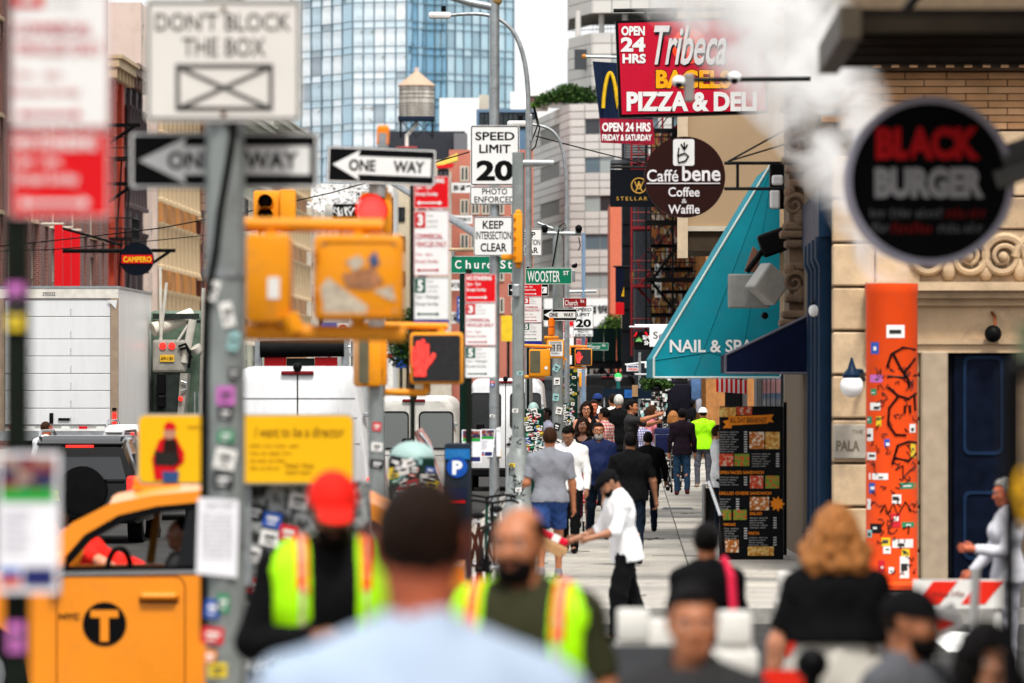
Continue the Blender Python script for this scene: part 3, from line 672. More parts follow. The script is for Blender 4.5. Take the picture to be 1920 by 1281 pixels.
# painted hoarding, grey blocks and clutter behind the yellow signals
m_graf = ramp_mat('hoarding_speckle', 'noise', [(0, (.05, .05, .055)), (.40, (.72, .72, .72)), (.56, (.6, .6, .6)), (.60, (.25, .25, .26))], 5, detail=8)
front_block('graffiti_building', 'speckled white wall with black graffiti behind the signal bar', 560, 737, 344, 430, M('speckled_wall', (.68, .68, .66), .8, var=.2, scale=3), 20, [(705, 735, 372, 470)], m_glassd)
d = 429; t = Thing('graffiti_hoarding', 'rooftop hoarding scrawled with black and white graffiti', 'hoarding', W(650, 400, d))
t.add('board', MB().prism([(wx(x, d), wz(y, d)) for x, y in ((566, 350), (700, 342), (690, 385), (610, 384), (600, 470), (566, 470))], d-.5, d-.1), m_graf)
t.add('tag_panel', MB().bx(wx(625, d), wx(672, d), d-.7, d-.51, wz(412, d), wz(383, d)), m_signk)
sq = MB()
rq = random.Random(4)
for k in range(5): sq.tube([(wx(630+k*8+rq.uniform(-5, 6), d), d-.75, wz(398+rq.uniform(-11, 11), d)) for a in range(6)], .05, n=5)
t.add('scrawl', sq, m_signw)
front_block('plain_grey_building', 'grey building with white drain shaft beyond the signals', 575, 640, 455, 400, M('grey_wall', (.42, .42, .42), .8, var=.15), 20, [(580, 606, 497, 526), (583, 604, 560, 610)], m_glassd)
front_block('distant_shop_row', 'far row of shops with bright signs where the street bends', 640, 1010, 560, 560, M('distant_grey', (.30, .29, .28), .8, var=.3, scale=.2), 20, [(x, x+16, 585, 612) for x in range(650, 1000, 24)], m_glassd)
d = 395
for k, (a, b, c, e, col, lb) in enumerate(((940, 966, 592, 640, (.75, .55, .05), 'bright yellow poster on the distant shops'), (603, 632, 605, 640, (.05, .16, .45), 'blue panel behind the signal bar'), (632, 655, 606, 632, (.7, .68, .66), 'white square sign with red swirl'), (905, 932, 588, 606, (.7, .7, .7), 'pale sign on the distant shops'), (742, 762, 655, 690, (.04, .12, .42), 'deep blue awning beside the waiting hand signal'), (762, 782, 640, 700, (.65, .65, .66), 'white banner beside the waiting hand signal'), (700, 735, 664, 672, (.55, .04, .04), 'red strip sign far along the street'))):
    t = Thing('shop_sign', lb, 'sign', W((a+b)/2, e, d)); t.add('board', MB().bx(wx(a, d), wx(b, d), d, d+.4, wz(e, d), wz(c, d)), M('shopsign%d' % k, col, .5, var=.15, scale=2))
    t.add('post', MB().bx(wx((a+b)/2, d)-.1, wx((a+b)/2, d)+.1, d+.1, d+.3, 0, wz(e, d)), m_iron)
    if k == 2: t.add('swirl', MB().ring(circ(wx(643, d), wz(617, d), .28, 20), circ(wx(643, d), wz(617, d), .14, 20), d-.04, d-.005), m_signr)
# ---- water tank
d = 590
t = Thing('water_tank', 'wooden rooftop water tank with tan cone roof on dark steel legs', 'water tank', W(781, 246, d))
c = W(781, 219, d); r = 33*d/FPX; ztop = wz(162, d); zb = c.z
for k in range(26):
    a0 = 2*math.pi*k/26; a1 = 2*math.pi*(k+.94)/26
    mb = MB(); P0 = [(c.x+rr*math.cos(a), c.y+rr*math.sin(a)) for rr, a in ((r, a0), (r, a1), (r-.12, a1), (r-.12, a0))]
    mb.add([(x, y, zb) for x, y in P0]+[(x, y, ztop) for x, y in P0], [(0, 3, 2, 1), (4, 5, 6, 7), (0, 1, 5, 4), (1, 2, 6, 5), (2, 3, 7, 6), (3, 0, 4, 7)])
    t.add('stave', mb, M('tank_wood_%d' % (k % 3), ((.50, .47, .43), (.56, .53, .49), (.43, .40, .36))[k % 3], .85, var=.3, scale=1.5, stretch=(2, 2, .4), dirt=.5, dscale=1))
t.add('tank_core', MB().cyl((c.x, c.y, zb+.02), (c.x, c.y, ztop-.02), r-.13, n=26), m_iron)
for i in range(8):
    z = zb+.25+i*.27 if i < 5 else zb+1.5+(i-4)*.42
    t.add('hoop', MB().ring(circ(0, 0, r+.03, 28), circ(0, 0, r, 28), -.025, .025).xf(Matrix.Translation((c.x, c.y, z)) @ Matrix.Rotation(R(90), 4, 'X')), m_iron)
t.add('cone_roof', MB().lathe([(r+.14, 0), (r+.14, .08), (.3, wz(136, d)-ztop), (.18, wz(134, d)-ztop)], (c.x, c.y, ztop), 28), M('tank_roof', (.50, .385, .30), .8, var=.1), smooth=True)
t.add('vent_cap', MB().cyl((c.x, c.y, wz(138, d)), (c.x, c.y, wz(127, d)), .26, n=10), M('vent_pink', (.62, .50, .47), .7))
t.add('platform', MB().box((c.x, c.y, zb-.22), (2*r+.15, 2*r, .42)), M('tank_steel', (.03, .045, .075), .5))
zl0 = wz(258, d)
for sx in (-1, 1):
    for sy in (-1, 1): t.add('leg', MB().cyl((c.x+sx*r*.9, c.y+sy*r*.8, zl0), (c.x+sx*r*.9, c.y+sy*r*.8, zb-.3), .09, n=8), m_iron)
for sx in (-1, 1): t.add('brace', MB().cyl((c.x-sx*r*.9, c.y-r*.8, zl0), (c.x+sx*r*.1, c.y-r*.8, zb-.4), .05, n=6).cyl((c.x+sx*r*.9, c.y-r*.8, zb-.4), (c.x, c.y-r*.8, zl0), .05, n=6), m_iron)
t.add('pipe', MB().tube([(c.x, c.y, zb-.4), (c.x-.1, c.y-.5, zb-1.0), (c.x-1.0, c.y-1, zb-2.0), (c.x-1.0, c.y-1, zl0-1.2)], .2, n=8), M('lagged_pipe', (.7, .69, .65), .7))
t.add('base_ring', MB().cyl((c.x-1, c.y-1.2, zl0-1.2), (c.x-1, c.y-1.2, zl0-1.0), 1.1, n=20), M('base_red', (.45, .12, .12), .7))
# ================================================================== THE NEAR SIDE OF THE STREET (shops along the sidewalk)
m_stone = M('limestone', (.52, .40, .275), .8, var=.2, scale=2.2, bump=.2, bscale=25, dirt=.45, dscale=2.4)
m_stone2 = M('limestone_b', (.47, .36, .25), .8, var=.2, scale=2.2, bump=.2, bscale=25, dirt=.5, dscale=2.4)
m_stone3 = M('limestone_c', (.56, .44, .31), .8, var=.2, scale=2.2, bump=.2, bscale=25, dirt=.4, dscale=2.4)
m_joint2 = M('stone_joint', (.20, .155, .11), .9)
m_tanbr = M('tan_roman_brick', (.44, .27, .15), .8, var=.18, scale=3)
m_tanbr2 = M('tan_roman_brick_b', (.50, .32, .19), .8, var=.18, scale=3)
m_brownst = M('brown_stone', (.22, .155, .11), .85, var=.35, scale=3, bump=.5, bscale=8)
m_navy = M('navy_gloss_paint', (.018, .045, .085), .35, var=.15, scale=4)
d = 66.0
st = Thing('stone_building', 'limestone corner building with carved lintel and dark blue door', 'building', (wx(1700, d), d, 0))
X0, X1 = wx(1560, d), wx(2200, d)
st.add('wall', MB().bx(X0+.02, X1, d+.06, d+12, -.02, 9), m_joint2)
ph = 82.5
for r in range(-1, 11):                                    # quoins and courses, a block at a time
    y1, y0 = 1116-r*ph, 1116-(r+1)*ph
    if y0 < 245: continue
    for (a, b) in (((1560, 1640), (1640, 1726)) if r % 2 else ((1560, 1672), (1672, 1726))):
        st.add('stone', MB().rbox((wx((a+b)/2, d), d+.06, wz((y0+y1)/2, d)), ((b-a)*d/FPX-.012, .24, (y1-y0)*d/FPX-.028), .018, 1), random.choice((m_stone, m_stone2, m_stone3)))
for r in range(3):                                         # courses above the carved band
    y0, y1 = 245+r*62, 245+(r+1)*62
    for k in range(6): st.add('stone', MB().rbox((wx(1760+k*72+(r % 2)*30, d), d+.05, wz((y0+y1)/2, d)), (72*d/FPX-.012, .2, (y1-y0)*d/FPX-.02), .015, 1), random.choice((m_stone, m_stone2, m_stone3)))
for r in range(8):                                         # long thin bricks under the cornice
    y0, y1 = 136+r*13.4, 136+(r+1)*13.4
    for k in range(8):
        xa = 1560+k*78+(r % 2)*36-20
        if xa > 2000: continue
        st.add('brick', MB().box((wx(xa+39, d), d+.03, wz((y0+y1)/2, d)), (76*d/FPX, .18, (y1-y0)*d/FPX-.012)), random.choice((m_tanbr, m_tanbr2)))
for k in range(6): st.add('stone', MB().rbox((wx(1600+k*92, d), d+.0, wz(95, d)), (90*d/FPX, .3, 32*d/FPX), .02, 1), m_tanbr2)
st.add('upper_cornice', MB().bx(X0-.1, X1, d-.35, d+.1, wz(134, d), wz(112, d)).bx(X0-.2, X1, d-.5, d+.1, wz(112, d)+.002, wz(106, d)), M('dark_cornice', (.11, .07, .035), .7, var=.3))
for k in range(16): st.add('dentil', MB().box((wx(1640+k*34, d), d-.4, wz(124, d)), (.09, .12, .09)), m_tanbr2)
st.add('door_pilaster', MB().rbox((wx(1750, d), d-.06, wz(900, d)), (50*d/FPX, .3, 2.98), .02, 1), M('grey_stone', (.42, .35, .27), .8, var=.12))
for (y0, y1, o, m) in ((530, 546, .42, m_stone3), (546, 560, .32, m_stone2), (560, 574, .2, m_stone), (574, 636, .12, m_stone), (636, 646, .2, m_stone2), (646, 662, .16, m_stone)):
    st.add('lintel_moulding', MB().bx(wx(1622, d), X1, d-o, d+.05, wz(y1, d)+.001, wz(y0, d)), m)
sp = []
for i in range(52): a = i*.26; rr = .26*(1-i/60); sp.append((rr*math.cos(a), 0, rr*math.sin(a)))
band = MB().bx(wx(1722, d), X1, d-.02, d+.06, wz(529, d), wz(432, d)); st.add('carved_band', band, m_stone2)
for k, (px, fl) in enumerate(((1742, 1), (1815, -1), (1880, 1), (1945, -1))):
    c = W(px, 482, d); mb = MB().tube([(c.x+fl*p[0], d-.08, c.z+p[2]) for p in sp], [.055*(1-i/75) for i in range(52)], n=7); mb.ball((c.x, d-.1, c.z), .06, 8, 6)
    st.add('carved_scroll', mb, m_stone, smooth=True)
for px in (1778, 1848, 1912): st.add('carved_leaf', MB().ball((wx(px, d), d-.05, wz(505, d)), (.09, .06, .14), 8, 6), m_stone3, smooth=True)
st.add('door_recess_shade', MB().bx(wx(1776, d), wx(1905, d), d-.01, d+.055, -.0, wz(663, d)), M('recess_shade', (.01, .012, .016), .6))  # flat near-black sheet; the shade around the set-back door is its colour
dr = st.add('door', MB().rbox((wx(1842, d), d-.03, wz(885, d)), (112*d/FPX, .05, 2.75), .02, 1), M('door_navy', (.010, .016, .035), .35, var=.3))
for (cz, h) in ((760, 1.15), (985, .8)): st.add('door_panel', MB().ring(rrect(wx(1805, d), wx(1880, d), wz(cz, d)-h/2, wz(cz, d)+h/2, .08), rrect(wx(1811, d), wx(1874, d), wz(cz, d)-h/2+.04, wz(cz, d)+h/2-.04, .06), d-.075, d-.05), M('door_navy_trim', (.022, .045, .09), .35), parent=dr)
st.add('name_plate', MB().rbox((wx(1592, d), d-.08, wz(828, d)), (62*d/FPX, .03, 64*d/FPX), .01, 1), M('plate_grey', (.40, .37, .32), .5))
mb = MB(); pletter(mb, 'THE', 1598, 1618, 806, 813, d-.1); pletter(mb, 'PALA', 1568, 1612, 826, 846, d-.1, .03); st.add('plate_lettering', mb, M('plate_letter', (.20, .17, .13), .5))
# round door camera
c = W(1862, 626, d-.3); t = Thing('dome_camera', 'black dome camera hanging under the carved lintel', 'camera', c)
t.add('dome', MB().ball(c, .1, 14, 10), m_black, smooth=True); t.add('stalk', MB().tube([c+Vector((.02, 0, .05)), c+Vector((.03, .1, .2)), c+Vector((-.03, .28, .3))], .02), M('rust', (.25, .09, .03), .7))
# globe lamp on the corner
c = W(1597, 724, d-.5); t = Thing('globe_lamp', 'white globe lamp on a dark blue bracket by the corner stones', 'lamp', c)
t.add('globe', MB().ball(c, .135, 18, 12), M('opal_glass', (.80, .80, .82), .3, var=0), smooth=True)
t.add('cap', MB().lathe([(.10, .09), (.11, .13), (.05, .2), (.025, .28), (.01, .33)], c, 14), m_navy, smooth=True)
t.add('bracket', MB().tube([c+Vector((0, 0, .17)), c+Vector((.12, .15, .17)), c+Vector((.16, .45, .08))], .03), m_navy)
# shop front just round the corner: navy columns, stacked mouldings
sf = Thing('navy_shopfront', 'navy painted shopfront columns round the limestone corner', 'shopfront', S(2.3, 66.3, 0), -TH)
sf.add('front_wall', MB().bx(.06, 4, .0, 6.6, 0, 8.8), m_brownst, local=True)
for k in range(4): sf.add('column', MB().lathe([(.17, 0), (.17, .4), (.12, .45), (.115, 3.6), (.16, 3.7), (.16, 3.95)], (.0, .3+k*1.45, 0), 14), m_navy, local=True, smooth=True)
sf.add('entablature', MB().bx(-.12, .1, .02, 6.55, 3.95, 4.5), m_navy, local=True)
for k in range(3): sf.add('shop_window', MB().bx(.02, .07, .55+k*1.45, 1.5+k*1.45, .3, 3.6), m_glassd, local=True)
d = 68; t = Thing('security_light', 'small white security light on an arm beside the navy columns', 'lamp', W(1530, 582, d))
t.add('head', MB().rbox(W(1530, 583, d), (.17, .2, .14), .05), m_white); t.add('arm', MB().tube([W(1522, 572, d), W(1545, 540, d), W(1560, 520, d)], .02), m_iron)
# carved brownstone corbels beside the awnings
d = 73; t = Thing('carved_corbel', 'weathered brown carved stone bracket above the navy awning', 'corbel', W(1495, 600, d))
rc = random.Random(3); mb = MB().box(W(1500, 400, d+.1), (.30, .4, 2.9)); pr = [(.34, 190), (.46, 205), (.38, 222), (.30, 240), (.42, 300), (.34, 318), (.28, 345), (.40, 425), (.48, 440), (.36, 458), (.30, 500), (.36, 560), (.44, 590), (.5, 606), (.34, 622)]
for w_, y_ in pr: mb.rbox(W(1497, y_, d), (w_, .45, .10), .03)
for y_ in (270, 385, 530): c_ = W(1490, y_, d-.24); mb.tube([(c_.x+.15*(1-i/34)*math.cos(i*.32), c_.y, c_.z+.15*(1-i/34)*math.sin(i*.32)) for i in range(30)], [.04*(1-i/45) for i in range(30)], n=6); mb.ball((c_.x+.08, c_.y+.02, c_.z-.14), (.09, .05, .12), 8, 6).ball((c_.x-.06, c_.y+.02, c_.z+.17), (.08, .05, .09), 8, 6)
t.add('stonework', mb, m_brownst)
# the dark doorway building with the teal awning
rb = Thing('awning_building', 'dark brick shop building carrying the teal awning', 'building', S(2.3, 73.1, 0), -TH)
rb.add('wall', MB().bx(.25, 9, 0, 17.5, 0, 8.8), m_brownst, local=True)
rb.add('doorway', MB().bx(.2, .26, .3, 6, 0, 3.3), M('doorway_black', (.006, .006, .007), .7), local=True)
rb.add('pilaster', MB().bx(.0, .3, -.05, .35, 0, 3.4), M('pilaster_tan', (.30, .22, .15), .8, var=.3, scale=4), local=True)
for k in range(4): rb.add('pillar', MB().bx(.05, .26, 7+k*2.5, 7.3+k*2.5, 0, 3.3), M('grey_alu', (.30, .30, .30), .4, metal=.3), local=True)
for k in range(3): rb.add('shop_window', MB().bx(.15, .2, 7.4+k*2.5, 9.4+k*2.5, .3, 3.1), m_glassd, local=True)
m_teal = M('teal_canvas', (.0, .27, .33), .75, var=.14, scale=1.6, bump=.6, bscale=3, dirt=.14, dscale=2.5)
def awning(name, label, poly, d, depth, mat, trim, letters=None):
    t = Thing(name, label, 'awning', W(poly[0][0], poly[0][1], d)); pts = [(wx(x, d), wz(y, d)) for x, y in poly]
    t.add('canopy', MB().prism(pts, d, d+depth), mat)
    n = len(pts); tr = MB()
    for i in range(n-1): a, b = pts[i], pts[i+1]; tr.cyl((a[0], d-.005, a[1]), (b[0], d-.005, b[1]), .018, n=6)
    t.add('piping', tr, trim)
    if letters:
        mb = MB()
        for (s_, a, b, c, e) in letters: pletter(mb, s_, a, b, c, e, d-.012, .02)
        t.add('lettering', mb, m_signw)
    return t
AW = awning('teal_awning', 'steep teal canvas shop awning reading NAIL & SPA', [(1462, 708), (1226, 708), (1226, 672), (1444, 310), (1462, 306)], 81, 4.5, m_teal, M('pale_piping', (.55, .62, .60), .6), [('NAIL & SPA', 1256, 1412, 637, 661)])
for k_, (a_, b_, c_, e_) in enumerate(((1440, 330, 1300, 706), (1446, 330, 1385, 706), (1228, 675, 1330, 660), (1330, 660, 1460, 690))): AW.add('canvas_seam', MB().cyl(W(a_, b_, 80.995), W(c_, e_, 80.995), .008, n=5), m_teal)
awning('navy_awning', 'plain navy canvas awning over the dark doorway', [(1522, 700), (1360, 700), (1360, 666), (1522, 588)], 71.5, 1.6, M('navy_canvas', (.009, .016, .05), .75, var=.2, scale=3), M('navy_piping', (.16, .16, .20), .6))
# floodlights on the awning building
d = 77; t = Thing('floodlight', 'grey metal box floodlights on the teal awning wall', 'floodlight', W(1410, 575, d))
m_lampg = M('lamp_grey', (.30, .30, .285), .55, var=.15)
t.add('flat_box', MB().rbox(W(1404, 546, d), (.56, .25, .46), .02), m_lampg)
t.add('angled_box', MB().rbox(W(1440, 533, d-.3), (.42, .3, .42), .03, rz=R(25), ry=R(38)), M('lamp_grey_b', (.40, .39, .37), .5))
t.add('bracket', MB().rbox(W(1458, 452, d), (.5, .3, .32), .04, ry=R(-20)).tube([W(1430, 470, d), W(1400, 510, d)], .04), m_black)
t.add('back_plate', MB().prism([(wx(x, d+.2), wz(y, d+.2)) for x, y in ((1395, 510), (1412, 462), (1428, 478), (1418, 512))], d+.15, d+.25), M('lamp_brown', (.30, .17, .12), .6))
t.add('bulb', MB().ball(W(1434, 592, d), .05, 8, 6), m_black)
d = 79; t = Thing('meter_box', 'dark box with white fittings on the awning wall', 'utility box', W(1460, 350, d))
t.add('case', MB().rbox(W(1466, 350, d), (.34, .3, .62), .02), m_black); t.add('white_fitting', MB().rbox(W(1458, 338, d-.2), (.16, .1, .14), .03).rbox(W(1453, 374, d-.2), (.14, .1, .26), .03), m_white)
# tan building with the overhanging bay
tb = Thing('tan_bay_building', 'tan rendered building with an overhanging bay above the shops', 'building', S(2.3, 93, 0), -TH)
m_tanr = M('tan_render', (.44, .335, .225), .8, var=.07, scale=.7, dirt=.15, dscale=.5)
tb.add('wall', MB().bx(.2, 9, 0, 22, 0, 9.6), m_tanr, local=True)
tb.add('bay', MB().bx(-1.42, .19, .02, 4.0, 4.75, 9.5), m_tanr, local=True)
tb.add('bay_soffit', MB().bx(-1.4, .19, .01, 4.02, 4.42, 4.745), M('soffit_shade', (.09, .07, .05), .7), local=True)  # dark band: the shade under the bay is put into the colour
tb.add('corner_strip', MB().bx(-1.55, -1.38, -.06, .2, 4.3, 9.5), M('corner_cream', (.60, .50, .38), .7, var=.1), local=True)
tb.add('sill_strip', MB().bx(-1.38, .1, -.05, .019, 4.74, 4.82), M('sill_pale', (.55, .50, .42), .7), local=True)
for k in range(6): tb.add('shop_window', MB().bx(.15, .21, .5+k*3.5, 3.4+k*3.5, .3, 3.2), m_glassd, local=True)
# grey hoarding wall and striped bunting beyond
t = Thing('grey_hoarding', 'plain grey hoarding wall beside the vendor stalls', 'wall', S(2.3, 116, 0), -TH); m_hoard = M('hoarding_grey', (.27, .27, .265), .75, var=.08)
for k in range(12): t.add('panel', MB().bx(-.05, .06, k*1.6+.01, k*1.6+1.59, 0, 2.9), m_hoard, local=True)
for k in range(8): t.add('post', MB().bx(-.12, -.04, k*2.4, k*2.4+.08, 0, 3.0), m_iron, local=True)
d = 112; t = Thing('striped_bunting', 'red and white striped bunting hanging below the teal awning', 'bunting', W(1375, 735, d))
for k in range(13): t.add('strip', MB().box(W(1345+k*4.4, 722+k*.3, d+k*.05), (.045, .01, .27)), m_signr if k % 2 == 0 else m_signw)
# orange building with fire escapes
street_building('orange_building', 'orange tan apartment house behind the black fire escape', 2.3, -1, 172, 230, 13.5, M('orange_brick', (.42, .22, .09), .8, var=.2), 3, 12, frame=m_cream, cornice=m_cream, glass=m_glassd)
def fire_escape(name, label, v0, v1, u, zs, mat, L=3.0, dens=.16):
    t = Thing(name, label, 'fire escape', S(v1, u, 0), -TH); w = v0-v1
    for z in zs:
        t.add('platform', MB().bx(w, 0, 0, L, z, z+.1), mat, local=True)
        rl = MB()
        for zz in (z+.3, z+.6, z+.95): rl.cyl((w, 0, zz), (0, 0, zz), .022, n=5).cyl((w, 0, zz), (w, L, zz), .022, n=5)
        nb = int(abs(w)/dens)
        for i in range(nb+1): rl.cyl((w*i/nb, 0, z), (w*i/nb, 0, z+1.0), .013, n=5)
        for i in range(12): rl.cyl((w, L*i/11, z), (w, L*i/11, z+1.0), .013, n=5)
        t.add('railing', rl, mat, local=True)
    for i, (a, b) in enumerate(zip(zs[:-1], zs[1:])):
        s0, s1 = (w*.9, w*.1) if i % 2 else (w*.1, w*.9)
        st_ = MB().cyl((s0, .5, a), (s1, .5, b), .05, n=6).cyl((s0, 1.0, a), (s1, 1.0, b), .05, n=6).cyl((s0, .5, a+.9), (s1, .5, b+.9), .02, n=5)
        for k in range(9): f = k/9; st_.box((s0+(s1-s0)*f, .75, a+(b-a)*f), (.22, .5, .03))
        t.add('stair', st_, mat, local=True)
    for x in (w, w*.5, 0): t.add('post', MB().bx(x-.035, x+.035, -.03, .04, zs[0]-.4, zs[-1]+1.1), mat, local=True)
fire_escape('fire_escape', 'black iron fire escape with lattice railings behind the brown round sign', .48, 2.25, 188, (3.9, 5.7, 7.6, 9.5, 11.4, 13.3), m_iron)
m_redi = M('red_iron', (.30, .035, .045), .5, var=.2)
fire_escape('fire_escape', 'red painted fire escape behind the black one', .0, 2.25, 206, (3.7, 5.8, 7.9, 10, 12.1), m_redi, dens=.25)
# lit stock behind the lattice: shelves of boxes and a vertical sign
d = 200; t = Thing('stock_shelf', 'crowded shelves of orange and white goods seen through the fire escape', 'shelf', W(1262, 640, d))
for k in range(9): t.add('shelf_row', MB().bx(wx(1222, d), wx(1300, d), d, d+.3, wz(250+k*43+36, d), wz(250+k*43, d)), ramp_mat('stock', 'voronoi', [(0, (.30, .13, .04)), (.25, (.42, .38, .32)), (.38, (.22, .06, .05)), (.55, (.34, .22, .08)), (.72, (.05, .04, .04))], 8, stretch=(1.6, 1, .6)))
t.add('upright', MB().bx(wx(1220, d), wx(1302, d), d+.31, d+.5, 0, wz(240, d)), m_iron)
t = Thing('vertical_sign', 'white vertical sign with green letters behind the fire escape', 'sign', W(1233, 555, 197)); d = 197
t.add('board', MB().bx(wx(1228, d), wx(1240, d), d, d+.2, wz(558, d), wz(495, d)), m_signw)
mb = MB()
for i, ch in enumerate('HECOS'): pletter(mb, ch, 1230.5, 1237.5, 499+i*11.5, 507+i*11.5, d-.01, .03)
t.add('lettering', mb, m_green)
# dark glass sign tower and salmon pier
front_block('salmon_pier', 'narrow salmon painted building edge beyond the dark banners', 1144, 1166, 382, 300, M('salmon_paint', (.62, .22, .14), .7, var=.08), 8)
d = 232; t = Thing('dark_sign_tower', 'tall dark glazed sign tower with faint yellow emblem', 'sign', W(1190, 640, d))
t.add('case', MB().bx(wx(1166, d), wx(1216, d), d, d+1.2, 0, wz(268, d)), M('dark_glazing', (.028, .032, .038), .15, var=.3, scale=.6))
for k in range(9): t.add('transom', MB().bx(wx(1166, d), wx(1216, d), d-.05, d, wz(300+k*40, d), wz(299+k*40, d)), m_iron)
mb = MB(); pletter(mb, 'M', 1182, 1204, 510, 530, d-.03, .02); mb.bx(wx(1188, d), wx(1198, d), d-.04, d-.02, wz(549, d), wz(545, d)); t.add('emblem', mb, M('dim_gold', (.32, .24, .03), .5))
mb = MB(); pletter(mb, '美食', 1180, 1204, 570, 583, d-.03); t.add('lettering', mb, M('dim_red', (.25, .03, .04), .5))
d = 225; t = Thing('hanging_banner', 'navy and red banner with a sliver of yellow', 'banner', W(1165, 590, d))
t.add('navy_cloth', MB().bx(wx(1154, d), wx(1170, d), d, d+.05, wz(567, d), wz(500, d)), M('navy_cloth', (.015, .022, .05), .7)); t.add('red_cloth', MB().bx(wx(1154, d), wx(1170, d), d, d+.05, wz(590, d), wz(567, d)-.004), m_redb)
mb = MB().prism([(wx(x, d), wz(y, d)) for x, y in ((1170, 538), (1170, 556), (1165, 556))], d-.03, d-.005); t.add('yellow_mark', mb, M('gold_print', (.78, .5, .02), .5)); t.add('rod', MB().cyl(W(1150, 500, d), W(1215, 500, d), .04, n=6), m_iron)
# restaurant flag
d = 168; t = Thing('restaurant_flag', 'navy and crimson flag with golden arch reading OPEN 24 HRS', 'flag', W(1165, 270, d))
m_nvy = M('flag_navy', (.02, .035, .075), .7, var=.1); m_crim = M('flag_crimson', (.34, .012, .05), .7, var=.1)
def cloth(pts, n=14):
    mb = MB(); (x0, y0), (x1, y1), (x2, y2), (x3, y3) = pts; g_ = []
    for i in range(n+1):
        f = i/n; xa, ya = x0+(x1-x0)*f, y0+(y1-y0)*f; xb, yb = x3+(x2-x3)*f, y3+(y2-y3)*f; off = .05*math.sin(i*1.1)
        g_ += [W(xa, ya, d+off), W(xb, yb, d+off), W(xa, ya, d+off+.015), W(xb, yb, d+off+.015)]
    fs = []
    for i in range(n): k = i*4; fs += [(k, k+4, k+5, k+1), (k+2, k+3, k+7, k+6), (k, k+2, k+6, k+4), (k+1, k+5, k+7, k+3)]
    return mb.add(g_, fs)
t.add('upper_cloth', cloth(((1111, 115), (1222, 122), (1224, 224), (1124, 222))), m_nvy); t.add('lower_cloth', cloth(((1124, 222), (1224, 224), (1228, 272), (1127, 268))), m_crim)
arch = [W(1131+26*(i/24), 203-66*math.sin(math.pi*i/24)**.6, d-.09) for i in range(25)]+[W(1157+26*(i/24), 203-66*math.sin(math.pi*i/24)**.6, d-.09) for i in range(1, 25)]
t.add('golden_arch', MB().tube(arch, .055, n=6), M('arch_gold', (.66, .46, .03), .5))
mb = MB(); pletter(mb, 'OPEN 24 HRS', 1129, 1220, 230, 247, d-.1, .035); pletter(mb, 'FRIDAY & SATURDAY', 1129, 1222, 252, 264, d-.1, .03); t.add('lettering', mb, m_signw)
t.add('pole', MB().cyl(W(1096, 106, d), W(1330, 112, d), .05, n=8), m_galv); t.add('finial', MB().ball(W(1095, 106, d), .075, 10, 8), M('finial_gold', (.5, .24, .06), .4), smooth=True)
# boutique sign
d = 178; t = Thing('boutique_sign', 'black square sign with gold ringed monogram', 'sign', W(1190, 388, d))
t.add('board', MB().bx(wx(1144, d), wx(1244, d), d, d+.15, wz(388, d), wz(318, d)), M('sign_ink', (.016, .02, .027), .45)); m_gold = M('letter_gold2', (.66, .42, .10), .4, metal=.3)
c = W(1198, 348, d-.02); mb = MB().ring(circ(c.x, c.z, 15*d/FPX, 30), circ(c.x, c.z, 13.2*d/FPX, 30), d-.03, d-.003); pletter(mb, 'W', 1189, 1207, 340, 352, d-.03); pletter(mb, 'A', 1191, 1205, 344, 359, d-.032); t.add('monogram', mb, m_gold)
mb = MB(); pletter(mb, 'STELLAR W', 1156, 1234, 369, 376, d-.02, spacing=1.4); t.add('lettering', mb, m_gold); t.add('bracket', MB().cyl(W(1144, 314, d), W(1335, 314, d), .05, n=6), m_iron)
# small roof gear right above that sign
d = 210; t = Thing('roof_cabinet', 'ribbed grey rooftop cabinet beside the flag', 'roof unit', W(1195, 300, d)); t.add('case', MB().bx(wx(1172, d), wx(1216, d), d, d+2, wz(300, d), wz(266, d)), m_greyb)
for k in range(6): t.add('louvre', MB().bx(wx(1174, d), wx(1214, d), d-.06, d, wz(296-k*5, d), wz(293-k*5, d)), m_galv)
t.add('ledge', MB().bx(wx(1146, d), wx(1220, d), d-.3, d+2, wz(307, d), wz(300, d)-.002).bx(wx(1190, d), wx(1220, d), d, d+2, 0, wz(308, d)), m_greyb)
# sidewalk shed
d = 236; t = Thing('sidewalk_shed', 'dark green sidewalk shed on braced posts over the far sidewalk', 'scaffold shed', (wx(1170, d), d, 0)); m_shed = M('shed_green', (.012, .035, .032), .6, var=.1)
for k in range(9): t.add('panel', MB().bx(wx(1060+k*24, d)+.01, wx(1060+(k+1)*24, d)-.01, d, d+.06, wz(677, d), wz(616, d)), m_shed)
t.add('deck', MB().bx(wx(1060, d), wx(1276, d), d+.06, d+14, wz(690, d), wz(677, d)), m_iron)
for px in (1064, 1128, 1190, 1262): t.add('post', MB().bx(wx(px, d)-.06, wx(px, d)+.06, d+.2, d+.32, 0, wz(690, d)), m_iron)
for (a, b) in ((1064, 1128), (1128, 1064), (1128, 1190), (1190, 1262), (1262, 1190)): t.add('brace', MB().cyl(W(a, 690, d+.15), W(b, 760, d+.15), .06, n=6), m_iron)
